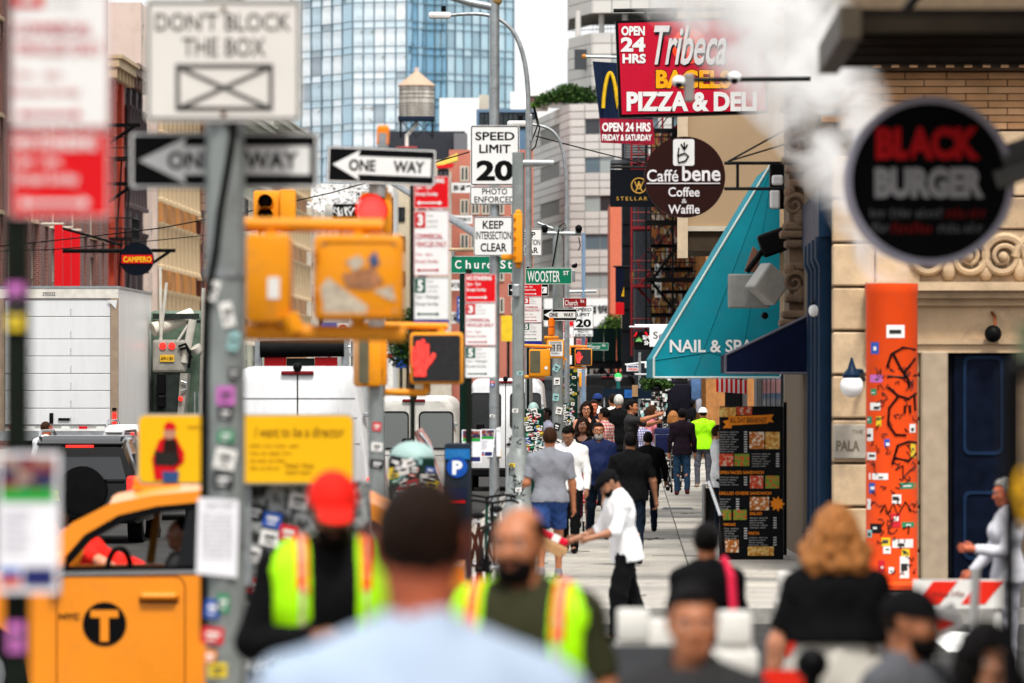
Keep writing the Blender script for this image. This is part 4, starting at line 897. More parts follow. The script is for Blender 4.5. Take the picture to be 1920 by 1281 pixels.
# small far signs
def small_sign(name, label, a, b, c, e, d, bm_, texts, arm=None, cat='sign'):
    t = Thing(name, label, cat, W((a+b)/2, e, d)); t.add('board', MB().bx(wx(a, d), wx(b, d), d, d+.06, wz(e, d), wz(c, d)), bm_)
    for (s_, a1, b1, c1, e1, m_, bo) in texts: mb = MB(); pletter(mb, s_, a1, b1, c1, e1, d-.012, bo); t.add('lettering', mb, m_)
    if arm: t.add('arm', MB().cyl(W(arm[0], arm[1], d+.03), W(arm[2], arm[3], d+.03), .025, n=6), m_galv)
    return t
t = small_sign('smoke_shop_sign', 'black hanging sign with green leaf reading SMOKE SHOP', 1189, 1246, 622, 656, 152, m_signk, [('SMOKE', 1205, 1240, 629, 637, m_signw, .04), ('SHOP', 1208, 1234, 639, 647, m_signw, .04)], (1180, 613, 1330, 613))
mb = MB(); c = W(1198, 640, 151.97)
for k in range(7):
    a = R(90+(k-3)*30); L_ = .13 if k == 3 else .11; mb.prism([(c.x, c.z), (c.x+L_*.5*math.cos(a+.25), c.z+L_*.5*math.sin(a+.25)), (c.x+L_*math.cos(a), c.z+L_*math.sin(a)), (c.x+L_*.5*math.cos(a-.25), c.z+L_*.5*math.sin(a-.25))], c.y-.01-.001*k, c.y)
t.add('leaf_emblem', mb, M('leaf_print', (.25, .5, .2), .5)); mb = MB().box(W(1192, 627, 151.97), (.05, .01, .13), ry=R(25)).box(W(1212, 626, 151.97), (.05, .01, .13), ry=R(-35)); t.add('red_mark', mb, m_signr)
small_sign('script_sign', 'white sign with thin black script letters beside the smoke shop sign', 1218, 1262, 612, 650, 148, m_signw, [('So', 1225, 1246, 622, 635, m_signk, -.008)], (1190, 610, 1340, 610))
small_sign('perfume_sign', 'small white hanging sign reading PERFUME WHOLESALE', 1175, 1198, 684, 696, 160, m_signw, [('PERFUME', 1177, 1196, 685.5, 689.5, M('letter_blue', (.02, .04, .2), .5), .04), ('WHOLESALE', 1177, 1196, 690.5, 694.5, m_signr, .04)], (1172, 684, 1225, 678))
small_sign('open_sign', 'tiny pale sign on the arm end beside the perfume sign', 1209, 1222, 680, 690, 158, m_signw, [], (1200, 680, 1300, 680))
t = Thing('market_goods', 'bright jumble of red, white and teal goods under the shed', 'goods', W(1150, 730, 245)); d = 245
for k in range(30): t.add('goods_item', MB().bx(wx(1090+k*5.6, d), wx(1094.6+k*5.6, d), d+rc.uniform(0, .5), d+.6, wz(726, d), wz(690+rc.uniform(0, 14), d)), M('goods%d' % (k % 7), ((.6, .02, .03), (.6, .6, .6), (.1, .35, .3), (.35, .5, .55), (.5, .15, .03), (.05, .05, .06), (.4, .05, .08))[k % 7], .6))
for k in range(4): t.add('rail_post', MB().cyl((wx(1095+k*50, d), d+.55, 0), (wx(1095+k*50, d), d+.55, wz(690, d)), .04, n=6), m_iron)
# round coffee sign
d = 75; c = W(1284, 332, d); rr = 76*d/FPX
t = Thing('coffee_sign', 'round brown hanging coffee and waffle shop sign', 'sign', c)
t.add('disc', MB().disc_y((c.x, d+.08, c.z), rr, .16, 48), M('coffee_brown', (.052, .022, .02), .45, var=.05), smooth=True)
t.add('logo_panel', MB().prism(rrect(wx(1262, d), wx(1302, d), wz(311, d), wz(261, d), .03), d-.012, d-.002), m_signw)
mb = MB().tube([W(1273, 277, d-.02), W(1271, 290, d-.02), W(1272, 305, d-.02), W(1285, 302, d-.02), W(1291, 293, d-.02), W(1284, 287, d-.02), W(1273, 291, d-.02)], .011, n=5)
for a, b in ((1277, 270), (1283, 267), (1289, 271)): mb.cyl(W(1283, 281, d-.02), W(a, b, d-.02), .01, n=5)
t.add('logo_mark', mb, m_signk)
mb = MB(); m_pal = M('letter_lilac_white', (.72, .70, .72), .5)
pletter(mb, 'Caffé', 1213, 1272, 318, 341, d-.012, .012); pletter(mb, 'bene', 1279, 1351, 310, 340, d-.012, .02); mb.bx(wx(1213, d), wx(1350, d), d-.013, d-.002, wz(345, d), wz(343, d))
pletter(mb, 'Coffee', 1253, 1312, 351, 369, d-.012, .015); pletter(mb, '&', 1278, 1288, 373, 381, d-.012); pletter(mb, 'Waffle', 1253, 1312, 384, 401, d-.012, .015); t.add('lettering', mb, m_pal)
t.add('bracket', MB().cyl(W(1358, 306, d+.08), W(1505, 306, d+.08), .022, n=8).cyl(W(1358, 354, d+.08), W(1505, 354, d+.08), .022, n=8).cyl(W(1383, 306, d+.08), W(1383, 354, d+.08), .02, n=8).cyl(W(1365, 303, d+.08), W(1470, 245, d+.3), .014, n=6).cyl(W(1365, 303, d+.08), W(1500, 262, d-.2), .012, n=6), m_iron)
# big red deli sign
d = 88
t = Thing('deli_sign', 'large crimson lightbox reading OPEN 24 HRS BAGELS PIZZA & DELI', 'sign', W(1300, 220, d))
t.add('case', MB().prism([(wx(x, d), wz(y, d)) for x, y in ((1154, 39), (1437, 30), (1440, 212), (1161, 221))], d, d+.35), m_signk)
t.add('face', MB().prism([(wx(x, d), wz(y, d)) for x, y in ((1159, 44), (1434, 35), (1436, 207), (1166, 215))], d-.02, d-.003), M('sign_crimson', (.52, .004, .05), .35, var=.04))
t.add('sun_disc', MB().disc_y((wx(1292, d), d-.028, wz(87, d)), 33*d/FPX, .01, 32), M('sun_orange', (.80, .10, .03), .4, var=.1))
def tilt(mb, deg): return mb
mb = MB()
for s_, a, b, c_, e in (('OPEN', 1165, 1209, 49, 67), ('24', 1164, 1210, 70, 97), ('HRS', 1167, 1211, 101, 119), ('PIZZA & DELI', 1175, 1419, 172, 209)): pletter(mb, s_, a, b, c_, e, d-.03, .045)
t.add('lettering', mb, m_signw)
mb = MB(); pletter(mb, 'BAGELS', 1228.5, 1371.5, 129.5, 167.5, d-.026, .075); t.add('lettering_shadow', mb, M('letter_maroon', (.10, .005, .01), .5))
mb = MB(); pletter(mb, 'BAGELS', 1230, 1370, 131, 166, d-.032, .045); t.add('lettering', mb, M('letter_amber', (.80, .42, .01), .4))
mb = MB(); pletter(mb, 'Tribeca', 1228, 1364, 50, 124, d-.036, .03, shear=.35); t.add('lettering_shadow', mb, m_signk)
mb = MB(); pletter(mb, 'Tribeca', 1226, 1362, 48, 122, d-.042, .015, shear=.35); t.add('lettering', mb, M('letter_silver', (.66, .64, .64), .35, metal=.2))
t.add('hanger', MB().cyl(W(1150, 20, d+.1), W(1560, 14, d+.1), .03, n=8).cyl(W(1210, 20, d+.1), W(1210, 45, d+.1), .02, n=6).cyl(W(1400, 16, d+.1), W(1400, 40, d+.1), .02, n=6), m_iron)
# twin lamp heads on a stub in front of it
d = 52; t = Thing('twin_camera_lamp', 'pair of white camera heads on a short dark bar before the deli sign', 'camera', W(1292, 185, d))
t.add('bar', MB().cyl(W(1275, 150, d), W(1520, 148, d), .022, n=8), m_iron); t.add('stub', MB().rbox(W(1292, 165, d), (.09, .1, .26), .02), M('stub_grey', (.28, .26, .25), .5))
for px, py in ((1273, 153), (1377, 145)):
    h_ = t.add('head', MB().ball(W(px, py, d), (.065, .09, .055), 12, 8), m_white, smooth=True); t.add('lens', MB().ball(W(px, py+6, d-.06), .035, 8, 6), m_black, parent=h_)
# burger bar sign and the near canopy
d = 29.5; c = W(1743, 340, d); s_ = d/FPX
t = Thing('burger_sign', 'round black sign with pale lilac rim and red block letters', 'sign', c)
t.add('disc', MB().disc_y((c.x, d+.06, c.z), 147*s_, .1, 56), M('burger_black', (.008, .008, .009), .35, var=.1), smooth=True)
t.add('rim', MB().ring(circ(c.x, c.z, 159*s_, 56), circ(c.x, c.z, 146*s_, 56), d-.03, d+.14), M('rim_lilac', (.52, .50, .58), .4), smooth=True)
mb = MB(); pletter(mb, 'BLACK', 1642, 1838, 238, 300, d-.01, .06); t.add('lettering', mb, m_signr)
mb = MB(); pletter(mb, 'BURGER', 1640, 1845, 314, 372, d-.01, .06); t.add('lettering', mb, M('letter_grey', (.46, .45, .46), .5))
mb = MB(); words(mb, 1632, 1770, 392, 408, d-.01, 3); words(mb, 1636, 1668, 419, 435, d-.01, 1); words(mb, 1760, 1845, 419, 436, d-.01, 2); t.add('lettering', mb, M('letter_dim', (.26, .26, .27), .5))
mb = MB(); words(mb, 1774, 1850, 391, 408, d-.01, 2); words(mb, 1672, 1752, 419, 437, d-.01, 1); t.add('lettering', mb, M('letter_dimred', (.34, .01, .015), .5))
t.add('bracket', MB().cyl(W(1868, 338, d-.12), W(2030, 285, d-.12), .05, n=10).cyl(W(1880, 305, d+.05), W(2030, 250, d+.05), .09, n=10), M('bracket_grey', (.22, .22, .215), .5))
d = 28.5; t = Thing('steel_canopy', 'dark steel canopy underside overhanging the corner entrance', 'canopy', W(1760, 40, d)); m_can = M('canopy_dark', (.022, .018, .014), .55, var=.3)
zb = wz(58, 27.0)
t.add('soffit', MB().sbox(1.0, 5, 26.8, 29.8, zb+.05, zb+.09), m_can)
for k in range(5): t.add('beam', MB().sbox(1.0, 5, 26.8+k*.72, 26.92+k*.72, zb-.02, zb+.05), M('canopy_beam', (.05, .04, .03), .5))
for v in (.98, 2.1, 3.1): t.add('joist', MB().sbox(v, v+.1, 26.75, 29.85, zb-.05, zb+.1), M('canopy_joist', (.11, .09, .065), .5))
t.add('tie_rod', MB().cyl(S(1.3, 27.2, zb+.1), S(3.2, 27.2, zb+2.5), .02).cyl(S(1.3, 29.2, zb+.1), S(3.2, 29.2, zb+2.5), .02), m_iron)
nb = Thing('near_building', 'brick corner building carrying the dark canopy', 'building', S(2.35, 4, 0), -TH); nb.add('wall', MB().bx(.0, 8, 0, 27, 0, 8), b_red, local=True); nb.add('shop_window', MB().bx(-.03, .02, 14, 26, .5, 3), m_glassd, local=True)
# ================================================================== POLES, SIGNS AND SIGNALS
STK = [((.75, .74, .72), (.06, .06, .06)), ((.6, .04, .06), (.75, .75, .7)), ((.05, .30, .16), (.7, .7, .7)), ((.70, .55, .05), (.1, .1, .1)), ((.05, .14, .45), (.75, .75, .75)), ((.03, .03, .035), (.7, .7, .7)), ((.55, .2, .5), (.1, .1, .1)), ((.70, .28, .05), (.9, .9, .9)), ((.35, .55, .55), (.1, .1, .1))]
m_stk = [(M('sticker_%d' % i, a, .5, var=.08, scale=30), M('sticker_ink_%d' % i, b, .5, var=0)) for i, (a, b) in enumerate(STK)]
def sticker(t, c, w, h, mi, ang=0.0, parent=None, curve=None):
    """a small printed sticker: paper and its ink"""
    a, b = m_stk[mi]; mb = MB().box(c, (w, .003, h), ry=ang)
    o = t.add('sticker', mb, a, parent=parent)
    k = MB().box((c[0]+w*.03, c[1]-.003, c[2]+h*.1), (w*.6, .002, h*.22), ry=ang).box((c[0]-w*.05, c[1]-.003, c[2]-h*.22), (w*.45, .002, h*.12), ry=ang); t.add('sticker_print', k, b, parent=o)
    return o
def plate(t, x0, x1, y0, y1, d, face, border=None, texts=(), bw=2.5, rad=None, name='panel', th=.006):
    """a sign plate given by its photo rectangle at distance d; texts: (string, x0, x1, y0, y1, material, bold)"""
    s = d/FPX; X0, X1, Z0, Z1 = wx(x0, d), wx(x1, d), wz(y1, d), wz(y0, d); r = rad if rad is not None else .03
    o = t.add(name, MB().prism(rrect(X0, X1, Z0, Z1, r), d, d+th), face)
    if border:
        i1, i2 = bw*s*.6, bw*s*1.6
        t.add('border', MB().ring(rrect(X0+i1, X1-i1, Z0+i1, Z1-i1, max(r-i1, .004)), rrect(X0+i2, X1-i2, Z0+i2, Z1-i2, max(r-i2, .003)), d-.003, d-.0005), border, parent=o)
    for q in texts:
        mb = MB(); pletter(mb, q[0], q[1], q[2], q[3], q[4], d-.003, q[6] if len(q) > 6 else .02); t.add('lettering', mb, q[5], parent=o)
    return o
def arrow(mb, x0, x1, y, h, d, both=True, left=False):
    a = x0+h*1.4 if (both or left) else x0; b = x1-h*1.4 if (both or not left) else x1
    mb.bx(wx(a, d), wx(b, d), d-.004, d-.0008, wz(y+h*.32, d), wz(y-h*.32, d))
    if both or not left: mb.prism([(wx(b, d), wz(y-h, d)), (wx(x1, d), wz(y, d)), (wx(b, d), wz(y+h, d))], d-.004, d-.0008)
    if both or left: mb.prism([(wx(a, d), wz(y-h, d)), (wx(a, d), wz(y+h, d)), (wx(x0, d), wz(y, d))], d-.004, d-.0008)
def one_way(label, x0, x1, y0, y1, d, group=None, roll=0.0):
    t = Thing('one_way_sign', label, 'sign', W((x0+x1)/2, y1, d), 0); w, h = x1-x0, y1-y0
    o = plate(t, x0, x1, y0, y1, d, m_signk, m_signw, bw=h*.035, rad=.02)
    X = lambda f: wx(x0+w*f, d); Z = lambda f: wz(y0+h*f, d)
    t.add('arrow', MB().prism([(X(.05), Z(.5)), (X(.30), Z(.09)), (X(.285), Z(.25)), (X(.955), Z(.25)), (X(.955), Z(.75)), (X(.285), Z(.75)), (X(.30), Z(.91))], d-.0035, d-.0006), m_signw, parent=o)
    mb = MB(); P = lambda f: x0+w*f; Q = lambda f: y0+h*f
    pletter(mb, 'ONE', P(.20), P(.445), Q(.34), Q(.66), d-.006, .03); pletter(mb, 'WAY', P(.61), P(.895), Q(.34), Q(.66), d-.006, .03); t.add('lettering', mb, m_signk, parent=o)
    if roll: t.o.rotation_euler = (0, roll, 0)
    return t
def pole(name, label, px, d, r, y_top, mat=m_pole, base=None, z0=0.0, n=12, taper=1.0):
    X = wx(px, d); t = Thing(name, label, 'pole', (X, d, z0)); zt = wz(y_top, d)
    t.add('shaft', MB().cyl((X, d, z0), (X, d, zt), r, r*taper, n), mat, smooth=True)
    if base: t.add('base', MB().lathe(base, (X, d, z0), n if n < 10 else 14), mat, smooth=True)
    return t
PK_T = lambda t, x0, x1, y0, y1, d, kind, arr: None
def parking_panel(t, x0, x1, y0, y1, d, kind, arr='both'):
    """kind: 'red' no standing, '3' commercial hours, '5' evening hours"""
    w, h = x1-x0, y1-y0; P = lambda f: x0+w*f; Q = lambda f: y0+h*f
    fc = m_signr if kind == 'red' else m_signw; ink = {'red': m_signw, '3': M('ink_red', (.50, .02, .06), .5), '5': M('ink_dark', (.16, .17, .17), .5)}[kind]
    o = plate(t, x0, x1, y0, y1, d, fc, m_signw if kind == 'red' else ink, bw=w*.012, rad=.008)
    mb = MB()
    if kind == 'red':
        pletter(mb, 'NO STANDING', P(.05), P(.86), Q(.07), Q(.22), d-.004, .045); pletter(mb, '3pm - 7pm', P(.06), P(.5), Q(.29), Q(.44), d-.004, .02); pletter(mb, 'Except Sunday', P(.06), P(.68), Q(.49), Q(.64), d-.004, .02)
        arrow(mb, P(.08), P(.80 if arr == 'both' else .72), Q(.83), h*.07, d, arr == 'both')
    else:
        blk = M('block_red', (.55, .008, .02), .4) if kind == '3' else m_green
        bh = .24 if kind == '3' else .33
        t.add('number_block', MB().bx(P_(t, P(.03), d), P_(t, P(.33), d), d-.004, d-.0008, wz(Q(.03+bh), d), wz(Q(.03), d)), blk, parent=o)
        nb_ = MB(); pletter(nb_, kind, P(.10), P(.26), Q(.06), Q(bh-.0), d-.006, .05); t.add('number', nb_, m_signw, parent=o)
        sm = MB()
        for i, s_ in enumerate(('hour', 'metered', 'parking')): pletter(sm, s_, P(.38), P(.38+(.18, .3, .28)[i]), Q(.05+i*bh*.36), Q(.05+i*bh*.36+bh*.22), d-.004, 0)
        t.add('small_print', sm, M('ink_grey', (.45, .42, .42), .5), parent=o)
        if kind == '3':
            pletter(mb, 'COMMERCIAL', P(.05), P(.82), Q(.36), Q(.44), d-.004, .01); pletter(mb, 'VEHICLES ONLY', P(.05), P(.93), Q(.48), Q(.56), d-.004, .01)
            pletter(mb, '7am - 3pm', P(.05), P(.52), Q(.65), Q(.71), d-.004, 0); pletter(mb, 'Except Sunday', P(.05), P(.7), Q(.75), Q(.82), d-.004, 0)
            arrow(mb, P(.08), P(.72), Q(.915), h*.03, d, arr == 'both')
        else:
            pletter(mb, '7pm - Midnight', P(.05), P(.72), Q(.42), Q(.52), d-.004, 0); pletter(mb, 'Except Sunday', P(.05), P(.70), Q(.58), Q(.68), d-.004, 0)
            am = MB(); arrow(am, P(.08), P(.72), Q(.86), h*.045, d, arr == 'both'); t.add('arrow', am, m_green, parent=o)
    t.add('print', mb, ink, parent=o); return o
def P_(t, px, d): return wx(px, d)
def parking_set(label, px_pole, x0, x1, ys, d, arr, y_top, pole_px=5, mat=None, strip=None):
    t = Thing('parking_sign', label, 'sign', (wx(px_pole, d), d, 0))
    X = wx(px_pole, d); t.add('post', MB().box((X, d+.035, (wz(y_top, d))/2), (pole_px*d/FPX, .05, wz(y_top, d))), mat or M('post_dark_green', (.02, .026, .02), .5, var=.3))
    for (k, a, b) in ys: parking_panel(t, x0, x1, a, b, d, k, arr)
    if strip: plate(t, x0, x1, strip[0], strip[1], d, M('strip_blue', (.02, .04, .30), .5), rad=.005)
    return t
def hand_shape(t, x0, x1, y0, y1, d, parent, lit):
    """raised-hand pictogram of small lamps"""
    X = lambda f: wx(x0+(x1-x0)*f, d); Z = lambda f: wz(y0+(y1-y0)*f, d); mb = MB()
    mb.prism([(X(a), Z(b)) for a, b in ((.0, .42), (.72, .42), (.66, .78), (.60, .82), (.60, 1), (.10, 1), (.10, .82), (.0, .66))], d-.006, d-.001)
    for i, (a, b, tp) in enumerate(((.0, .16, .2), (.18, .36, .05), (.38, .55, .0), (.57, .72, .12))): mb.prism(rrect(X(a), X(b), Z(.46), Z(tp), abs(X(b)-X(a))*.45, 3), d-.006-.0004*i, d-.001)
    mb.prism([(X(a), Z(b)) for a, b in ((.66, .74), (.70, .52), (.88, .36), (1.0, .40), (.98, .48), (.80, .66))], d-.0065, d-.001)
    return t.add('hand_symbol', mb, lit, parent=parent)
m_hand = ramp_mat('hand_lamps', 'voronoi', [(0, (.5, .02, .02)), (.5, (.7, .08, .06))], 60)
_n = m_hand.node_tree.nodes['Principled BSDF']; _n.inputs['Emission Color'].default_value = (1, .06, .05, 1); _n.inputs['Emission Strength'].default_value = .75
m_sface = M('signal_face', (.055, .055, .058), .6, var=.2, scale=30); m_sface2 = M('signal_face_olive', (.16, .15, .10), .5, var=.2)
def ped_signal(t, x0, x1, y0, y1, d, depth=.22, face=True, hand=None, face_m=None):
    b = t.add('housing', MB().rbox((wx((x0+x1)/2, d), d+depth/2, wz((y0+y1)/2, d)), ((x1-x0)*d/FPX, depth, (y1-y0)*d/FPX), .03, 2), m_yel, smooth=True)
    if face:
        mg = (x1-x0)*.055; t.add('face', MB().prism(rrect(wx(x0+mg, d), wx(x1-mg, d), wz(y1-mg, d), wz(y0+mg, d), .02), d-.004, d-.0005), face_m or m_sface, parent=b)
        if hand: hand_shape(t, *hand, d-.006, b, m_hand)
    return b

# ---- 1: the nearest post, its parking plates and taped flyer
m_flag_print = ramp_mat('flyer_photo', 'voronoi', [(0, (.04, .05, .13)), (.25, (.25, .05, .05)), (.45, (.06, .05, .06)), (.65, (.35, .25, .22)), (.82, (.10, .08, .20))], 26)
m_paper = M('flyer_paper', (.76, .76, .80), .7, var=.03); m_fgreen = M('flyer_green', (.02, .38, .07), .6); m_fblue = M('flyer_navy', (.03, .04, .17), .6); m_forg = M('flyer_orange', (.6, .12, .03), .6)
def flyer(label, x0, x1, y0, y1, d, skew=0.0, group='street flyers taped to poles'):
    t = Thing('flyer', label, 'flyer', W((x0+x1)/2, y1, d), 0, group); w, h = x1-x0, y1-y0
    def pg(f0, f1, g0, g1, dd): return MB().prism([(wx(x0+w*fx-skew*gy, d), wz(y0+h*gy, d)) for fx, gy in ((f0, g0), (f1, g0), (f1, g1), (f0, g1))], d-dd-.0015, d-dd)
    o = t.add('sheet', pg(0, 1, 0, 1, 0), m_paper); t.add('picture', pg(.05, .93, .03, .26, .003), m_flag_print, parent=o); t.add('green_band', pg(.05, .93, .262, .35, .003), m_fgreen, parent=o)
    t.add('blue_box', pg(.42, .93, .82, .955, .003), m_fblue, parent=o); t.add('orange_box', pg(.05, .38, .885, .955, .003), m_forg, parent=o); t.add('light_blue_box', pg(.05, .38, .82, .88, .003), M('flyer_skyblue', (.05, .2, .5), .6), parent=o)
    mb = MB()
    for k in range(6): mb.add(*(lambda q: (q.v, q.f))(pg(.08, .55-.05*(k % 3), .42+k*.055, .435+k*.055, .003)))
    t.add('small_print', mb, M('flyer_ink', (.5, .5, .54), .6), parent=o); return t
d = 16.7
t = parking_set('nearest red and white parking plates on a dark post beside the cab', 30, 20, 206, (('3', -70, 240), ('red', 245, 408)), d, 'both', -140, 46)
for (py, mi) in ((560, 6), (590, 3), (1195, 6)): sticker(t, (wx(30, d), d-.006, wz(py, d)), .05, .09, mi)
flyer('flyer with green band taped on the dark post beside the cab', -4, 112, 848, 1112, d-.05, 2)
# ---- 2: the big pole at the corner
d = 27.8
A = pole('corner_pole', 'thick grey corner pole with black cable, taped notice and stickers', 422, d, .098, -120, m_pole, [(.2, 0), (.2, .35), (.14, .5), (.10, .6)], n=8)
A.add('cable', MB().tube([W(452, -100, d-.07), W(440, 120, d-.1), W(436, 260, d-.1), W(412, 400, d-.1), W(404, 470, d-.1), W(388, 560, d-.09), W(383, 700, d-.04), W(382, 1200, d-.02)], .018, n=8), m_black)
for py in (520, 1020): A.add('pole_band', MB().cyl((wx(422, d), d, wz(py, d)), (wx(422, d), d, wz(py-15, d)), .104, n=12), m_galv)
for (px, py, w_, h_, mi, an) in ((425, 742, .09, .09, 6, 0), (424, 775, .07, .06, 5, .1), (425, 818, .08, .06, 2, 0), (424, 860, .10, .10, 0, .2), (420, 900, .10, .08, 5, 0), (400, 545, .06, .10, 0, .3), (428, 590, .06, .12, 0, -.2), (400, 1140, .07, .09, 4, .1), (420, 1130, .06, .09, 2, 0), (400, 1190, .11, .08, 1, .1), (395, 1230, .06, .07, 7, .3), (440, 700, .05, .05, 5, 0), (440, 640, .05, .09, 8, .2), (410, 1255, .09, .07, 3, 0)):
    sticker(A, (wx(px, d), d-.099, wz(py, d)), w_, h_, mi, an)
A.add('taped_notice', MB().prism([(wx(x, d), wz(y, d)) for x, y in ((374, 932), (450, 938), (446, 1082), (370, 1074))], d-.108, d-.104), m_paper)
mb = MB(); words(mb, 385, 440, 943, 950, d-.11, 2); [words(mb, 380, 436, 962+k*9, 966+k*9, d-.11, 4, k) for k in range(10)]; A.add('notice_print', mb, M('notice_ink', (.30, .30, .33), .6))
t = Thing('dont_block_sign', 'white sign reading DON\'T BLOCK THE BOX with crossed box', 'sign', W(418, 228, d-.12)); dd = d-.12
m_bsign = M('sign_warm_white', (.68, .66, .63), .45, var=.04, dirt=.12, dscale=3); m_sink = M('sign_worn_ink', (.10, .095, .09), .5, var=.2)
o = plate(t, 272, 566, -2, 229, dd, m_bsign, M('sign_edge', (.25, .245, .24), .5), [("DON'T BLOCK", 291, 545, 24, 58, m_sink, .01), ('THE BOX', 342, 498, 71, 106, m_sink, .01)], bw=6)
X = lambda p: wx(p, dd); Z = lambda p: wz(p, dd)
mb = MB().ring([(X(329), Z(120)), (X(512), Z(120)), (X(512), Z(208)), (X(329), Z(208))], [(X(337), Z(128)), (X(504), Z(128)), (X(504), Z(200)), (X(337), Z(200))], dd-.003, dd-.0005)
for a, b in (((334, 125), (507, 203)), ((334, 203), (507, 125))): mb.cyl(W(a[0], a[1], dd-.002), W(b[0], b[1], dd-.002), .009, n=5)
t.add('crossed_box', mb, m_sink, parent=o)
t.add('bolt', MB().ball(W(419, 18, dd), .014, 8, 6).ball(W(419, 214, dd), .014, 8, 6), M('rusty_bolt', (.22, .13, .05), .7), parent=o)
one_way('black and white one way arrow sign crossing behind the thick corner pole', 243, 597, 248, 354, d+.14)
# yellow signal pair on pipes from the corner pole
d = 28.6; t = Thing('pedestrian_signal', 'yellow walk signal housings seen from behind on pipes from the corner pole', 'traffic signal', W(620, 605, d))
ped_signal(t, 460, 545, 438, 606, d, .34, face=False); b = ped_signal(t, 588, 757, 440, 601, d, .2, face=False)
t.add('pipe', MB().cyl(W(422, 420, d+.1), W(720, 424, d+.1), .036, n=10), m_yel, smooth=True); t.add('pipe', MB().cyl(W(422, 622, d+.1), W(760, 626, d+.1), .042, n=10), m_yel, smooth=True)
for px in (508, 672):
    for (y0, y1, r_) in ((418, 445, .03), (598, 628, .04)): t.add('coupling', MB().cyl(W(px, y0, d+.1), W(px, y1, d+.1), r_, n=10), m_yel, smooth=True)
t.add('coupling', MB().cyl(W(540, 590, d), W(556, 622, d), .05, n=10), m_yel, smooth=True)
for (pts, mi) in ((((600, 540), (615, 520), (690, 575), (685, 592), (610, 590)), 0), (((648, 490), (672, 478), (685, 492), (665, 510)), 0), (((690, 485), (705, 470), (712, 495), (698, 505)), 4), (((640, 515), (700, 500), (720, 530), (690, 545), (650, 540)), 7), (((700, 545), (735, 535), (742, 565), (725, 560)), 0)):
    t.add('sticker', MB().prism([(wx(x, d), wz(y, d)) for x, y in pts], d-.004, d-.001), M('sticker_faded%d' % mi, {0: (.52, .46, .38), 4: (.10, .14, .25), 7: (.42, .22, .12)}[mi], .6, var=.3, scale=25, dirt=.6, dscale=14), parent=b)
t.add('sticker', MB().box(W(513, 540, d-.003), (.06, .004, .11)), m_stk[0][0])
t.add('door_rim', MB().ring(rrect(wx(597, d), wx(748, d), wz(592, d), wz(449, d), .03), rrect(wx(601, d), wx(744, d), wz(588, d), wz(453, d), .03), d-.008, d+.002), m_yel, parent=b)
for px, py in ((606, 458), (739, 458), (606, 583), (739, 583)): t.add('bolt', MB().ball(W(px, py, d), .009, 8, 6), m_galv, parent=b)
for py in (480, 560): t.add('hinge', MB().cyl(W(592, py-9, d-.01), W(592, py+9, d-.01), .012, n=8), M('yellow_worn', (.5, .18, .01), .5), parent=b)
# ---- 3: the slimmer signal post behind the cab
d = 46.4; B = pole('signal_post', 'slim grey signal post rising behind the cab roof', 706, d, .066, 340, m_pole, [(.16, 0), (.16, .3), (.09, .5)], z0=0)
for (py, mi, w_) in ((700, 5, .09), (800, 1, .07), (838, 0, .09), (870, 5, .11)): sticker(B, (wx(707, d), d-.068, wz(py, d)), w_, .07, mi, .1)
t = one_way('smaller one way arrow sign above the red traffic light', 612, 816, 277, 346, d-.1, roll=R(2.2))
t.add('mount', MB().cyl((0, .05, -.1), (0, .05, .42), .04, n=8), m_galv, local=True); t.add('orange_cap', MB().rbox((.0, .08, .40), (.1, .1, .17), .02), M('cap_orange', (.85, .28, .01), .5), local=True)
t = Thing('traffic_light', 'yellow traffic light showing red on the slim signal post', 'traffic signal', W(705, 438, d))
t.add('housing', MB().rbox(W(706, 400, d+.12), (.26, .3, .34), .03), m_yel, smooth=True); t.add('cap', MB().cyl(W(712, 372, d+.1), W(712, 350, d+.1), .07, n=10), m_yel, smooth=True)
c = W(697, 395, d-.06); m_redl = M('red_lens_lit', (.8, .06, .05), .3, var=.1, emit=(1, .035, .03), estr=2.4)
t.add('visor', MB().cyl((c.x, d-.2, c.z), (c.x, d+.02, c.z), .135, .135, 20, caps=False), m_yel, smooth=True); t.add('lens', MB().ball((c.x, d-.10, c.z), (.12, .05, .12), 18, 10), m_redl, smooth=True)
t = Thing('pedestrian_signal', 'walk signal with lit red hand on the slim signal post', 'traffic signal', W(819, 720, d))
ped_signal(t, 768, 869, 623, 721, d, .2, True, (772, 817, 636, 706)); t.add('pipe', MB().cyl(W(706, 610, d+.1), W(840, 612, d+.1), .03, n=10).cyl(W(828, 610, d+.1), W(828, 626, d+.1), .03, n=10), m_yel, smooth=True); t.add('pipe', MB().cyl(W(706, 735, d+.1), W(800, 737, d+.1), .03, n=10).cyl(W(800, 737, d+.1), W(800, 718, d+.1), .03, n=10), m_yel, smooth=True)
t = Thing('pedestrian_signal', 'walk signal turned edge on against the slim signal post', 'traffic signal', W(690, 720, d))
t.add('housing', MB().rbox(W(689, 677, d+.05), (.17, .42, .42), .03, rz=R(12)), m_yel, smooth=True); t.add('face', MB().box(W(682, 677, d-.18), (.08, .02, .36), rz=R(12)), m_sface2); t.add('far_housing', MB().rbox(W(719, 678, d+.1), (.06, .3, .40), .02), m_yel, smooth=True)
t.add('pipe', MB().cyl(W(680, 612, d+.1), W(706, 612, d+.1), .03, n=8), m_yel)
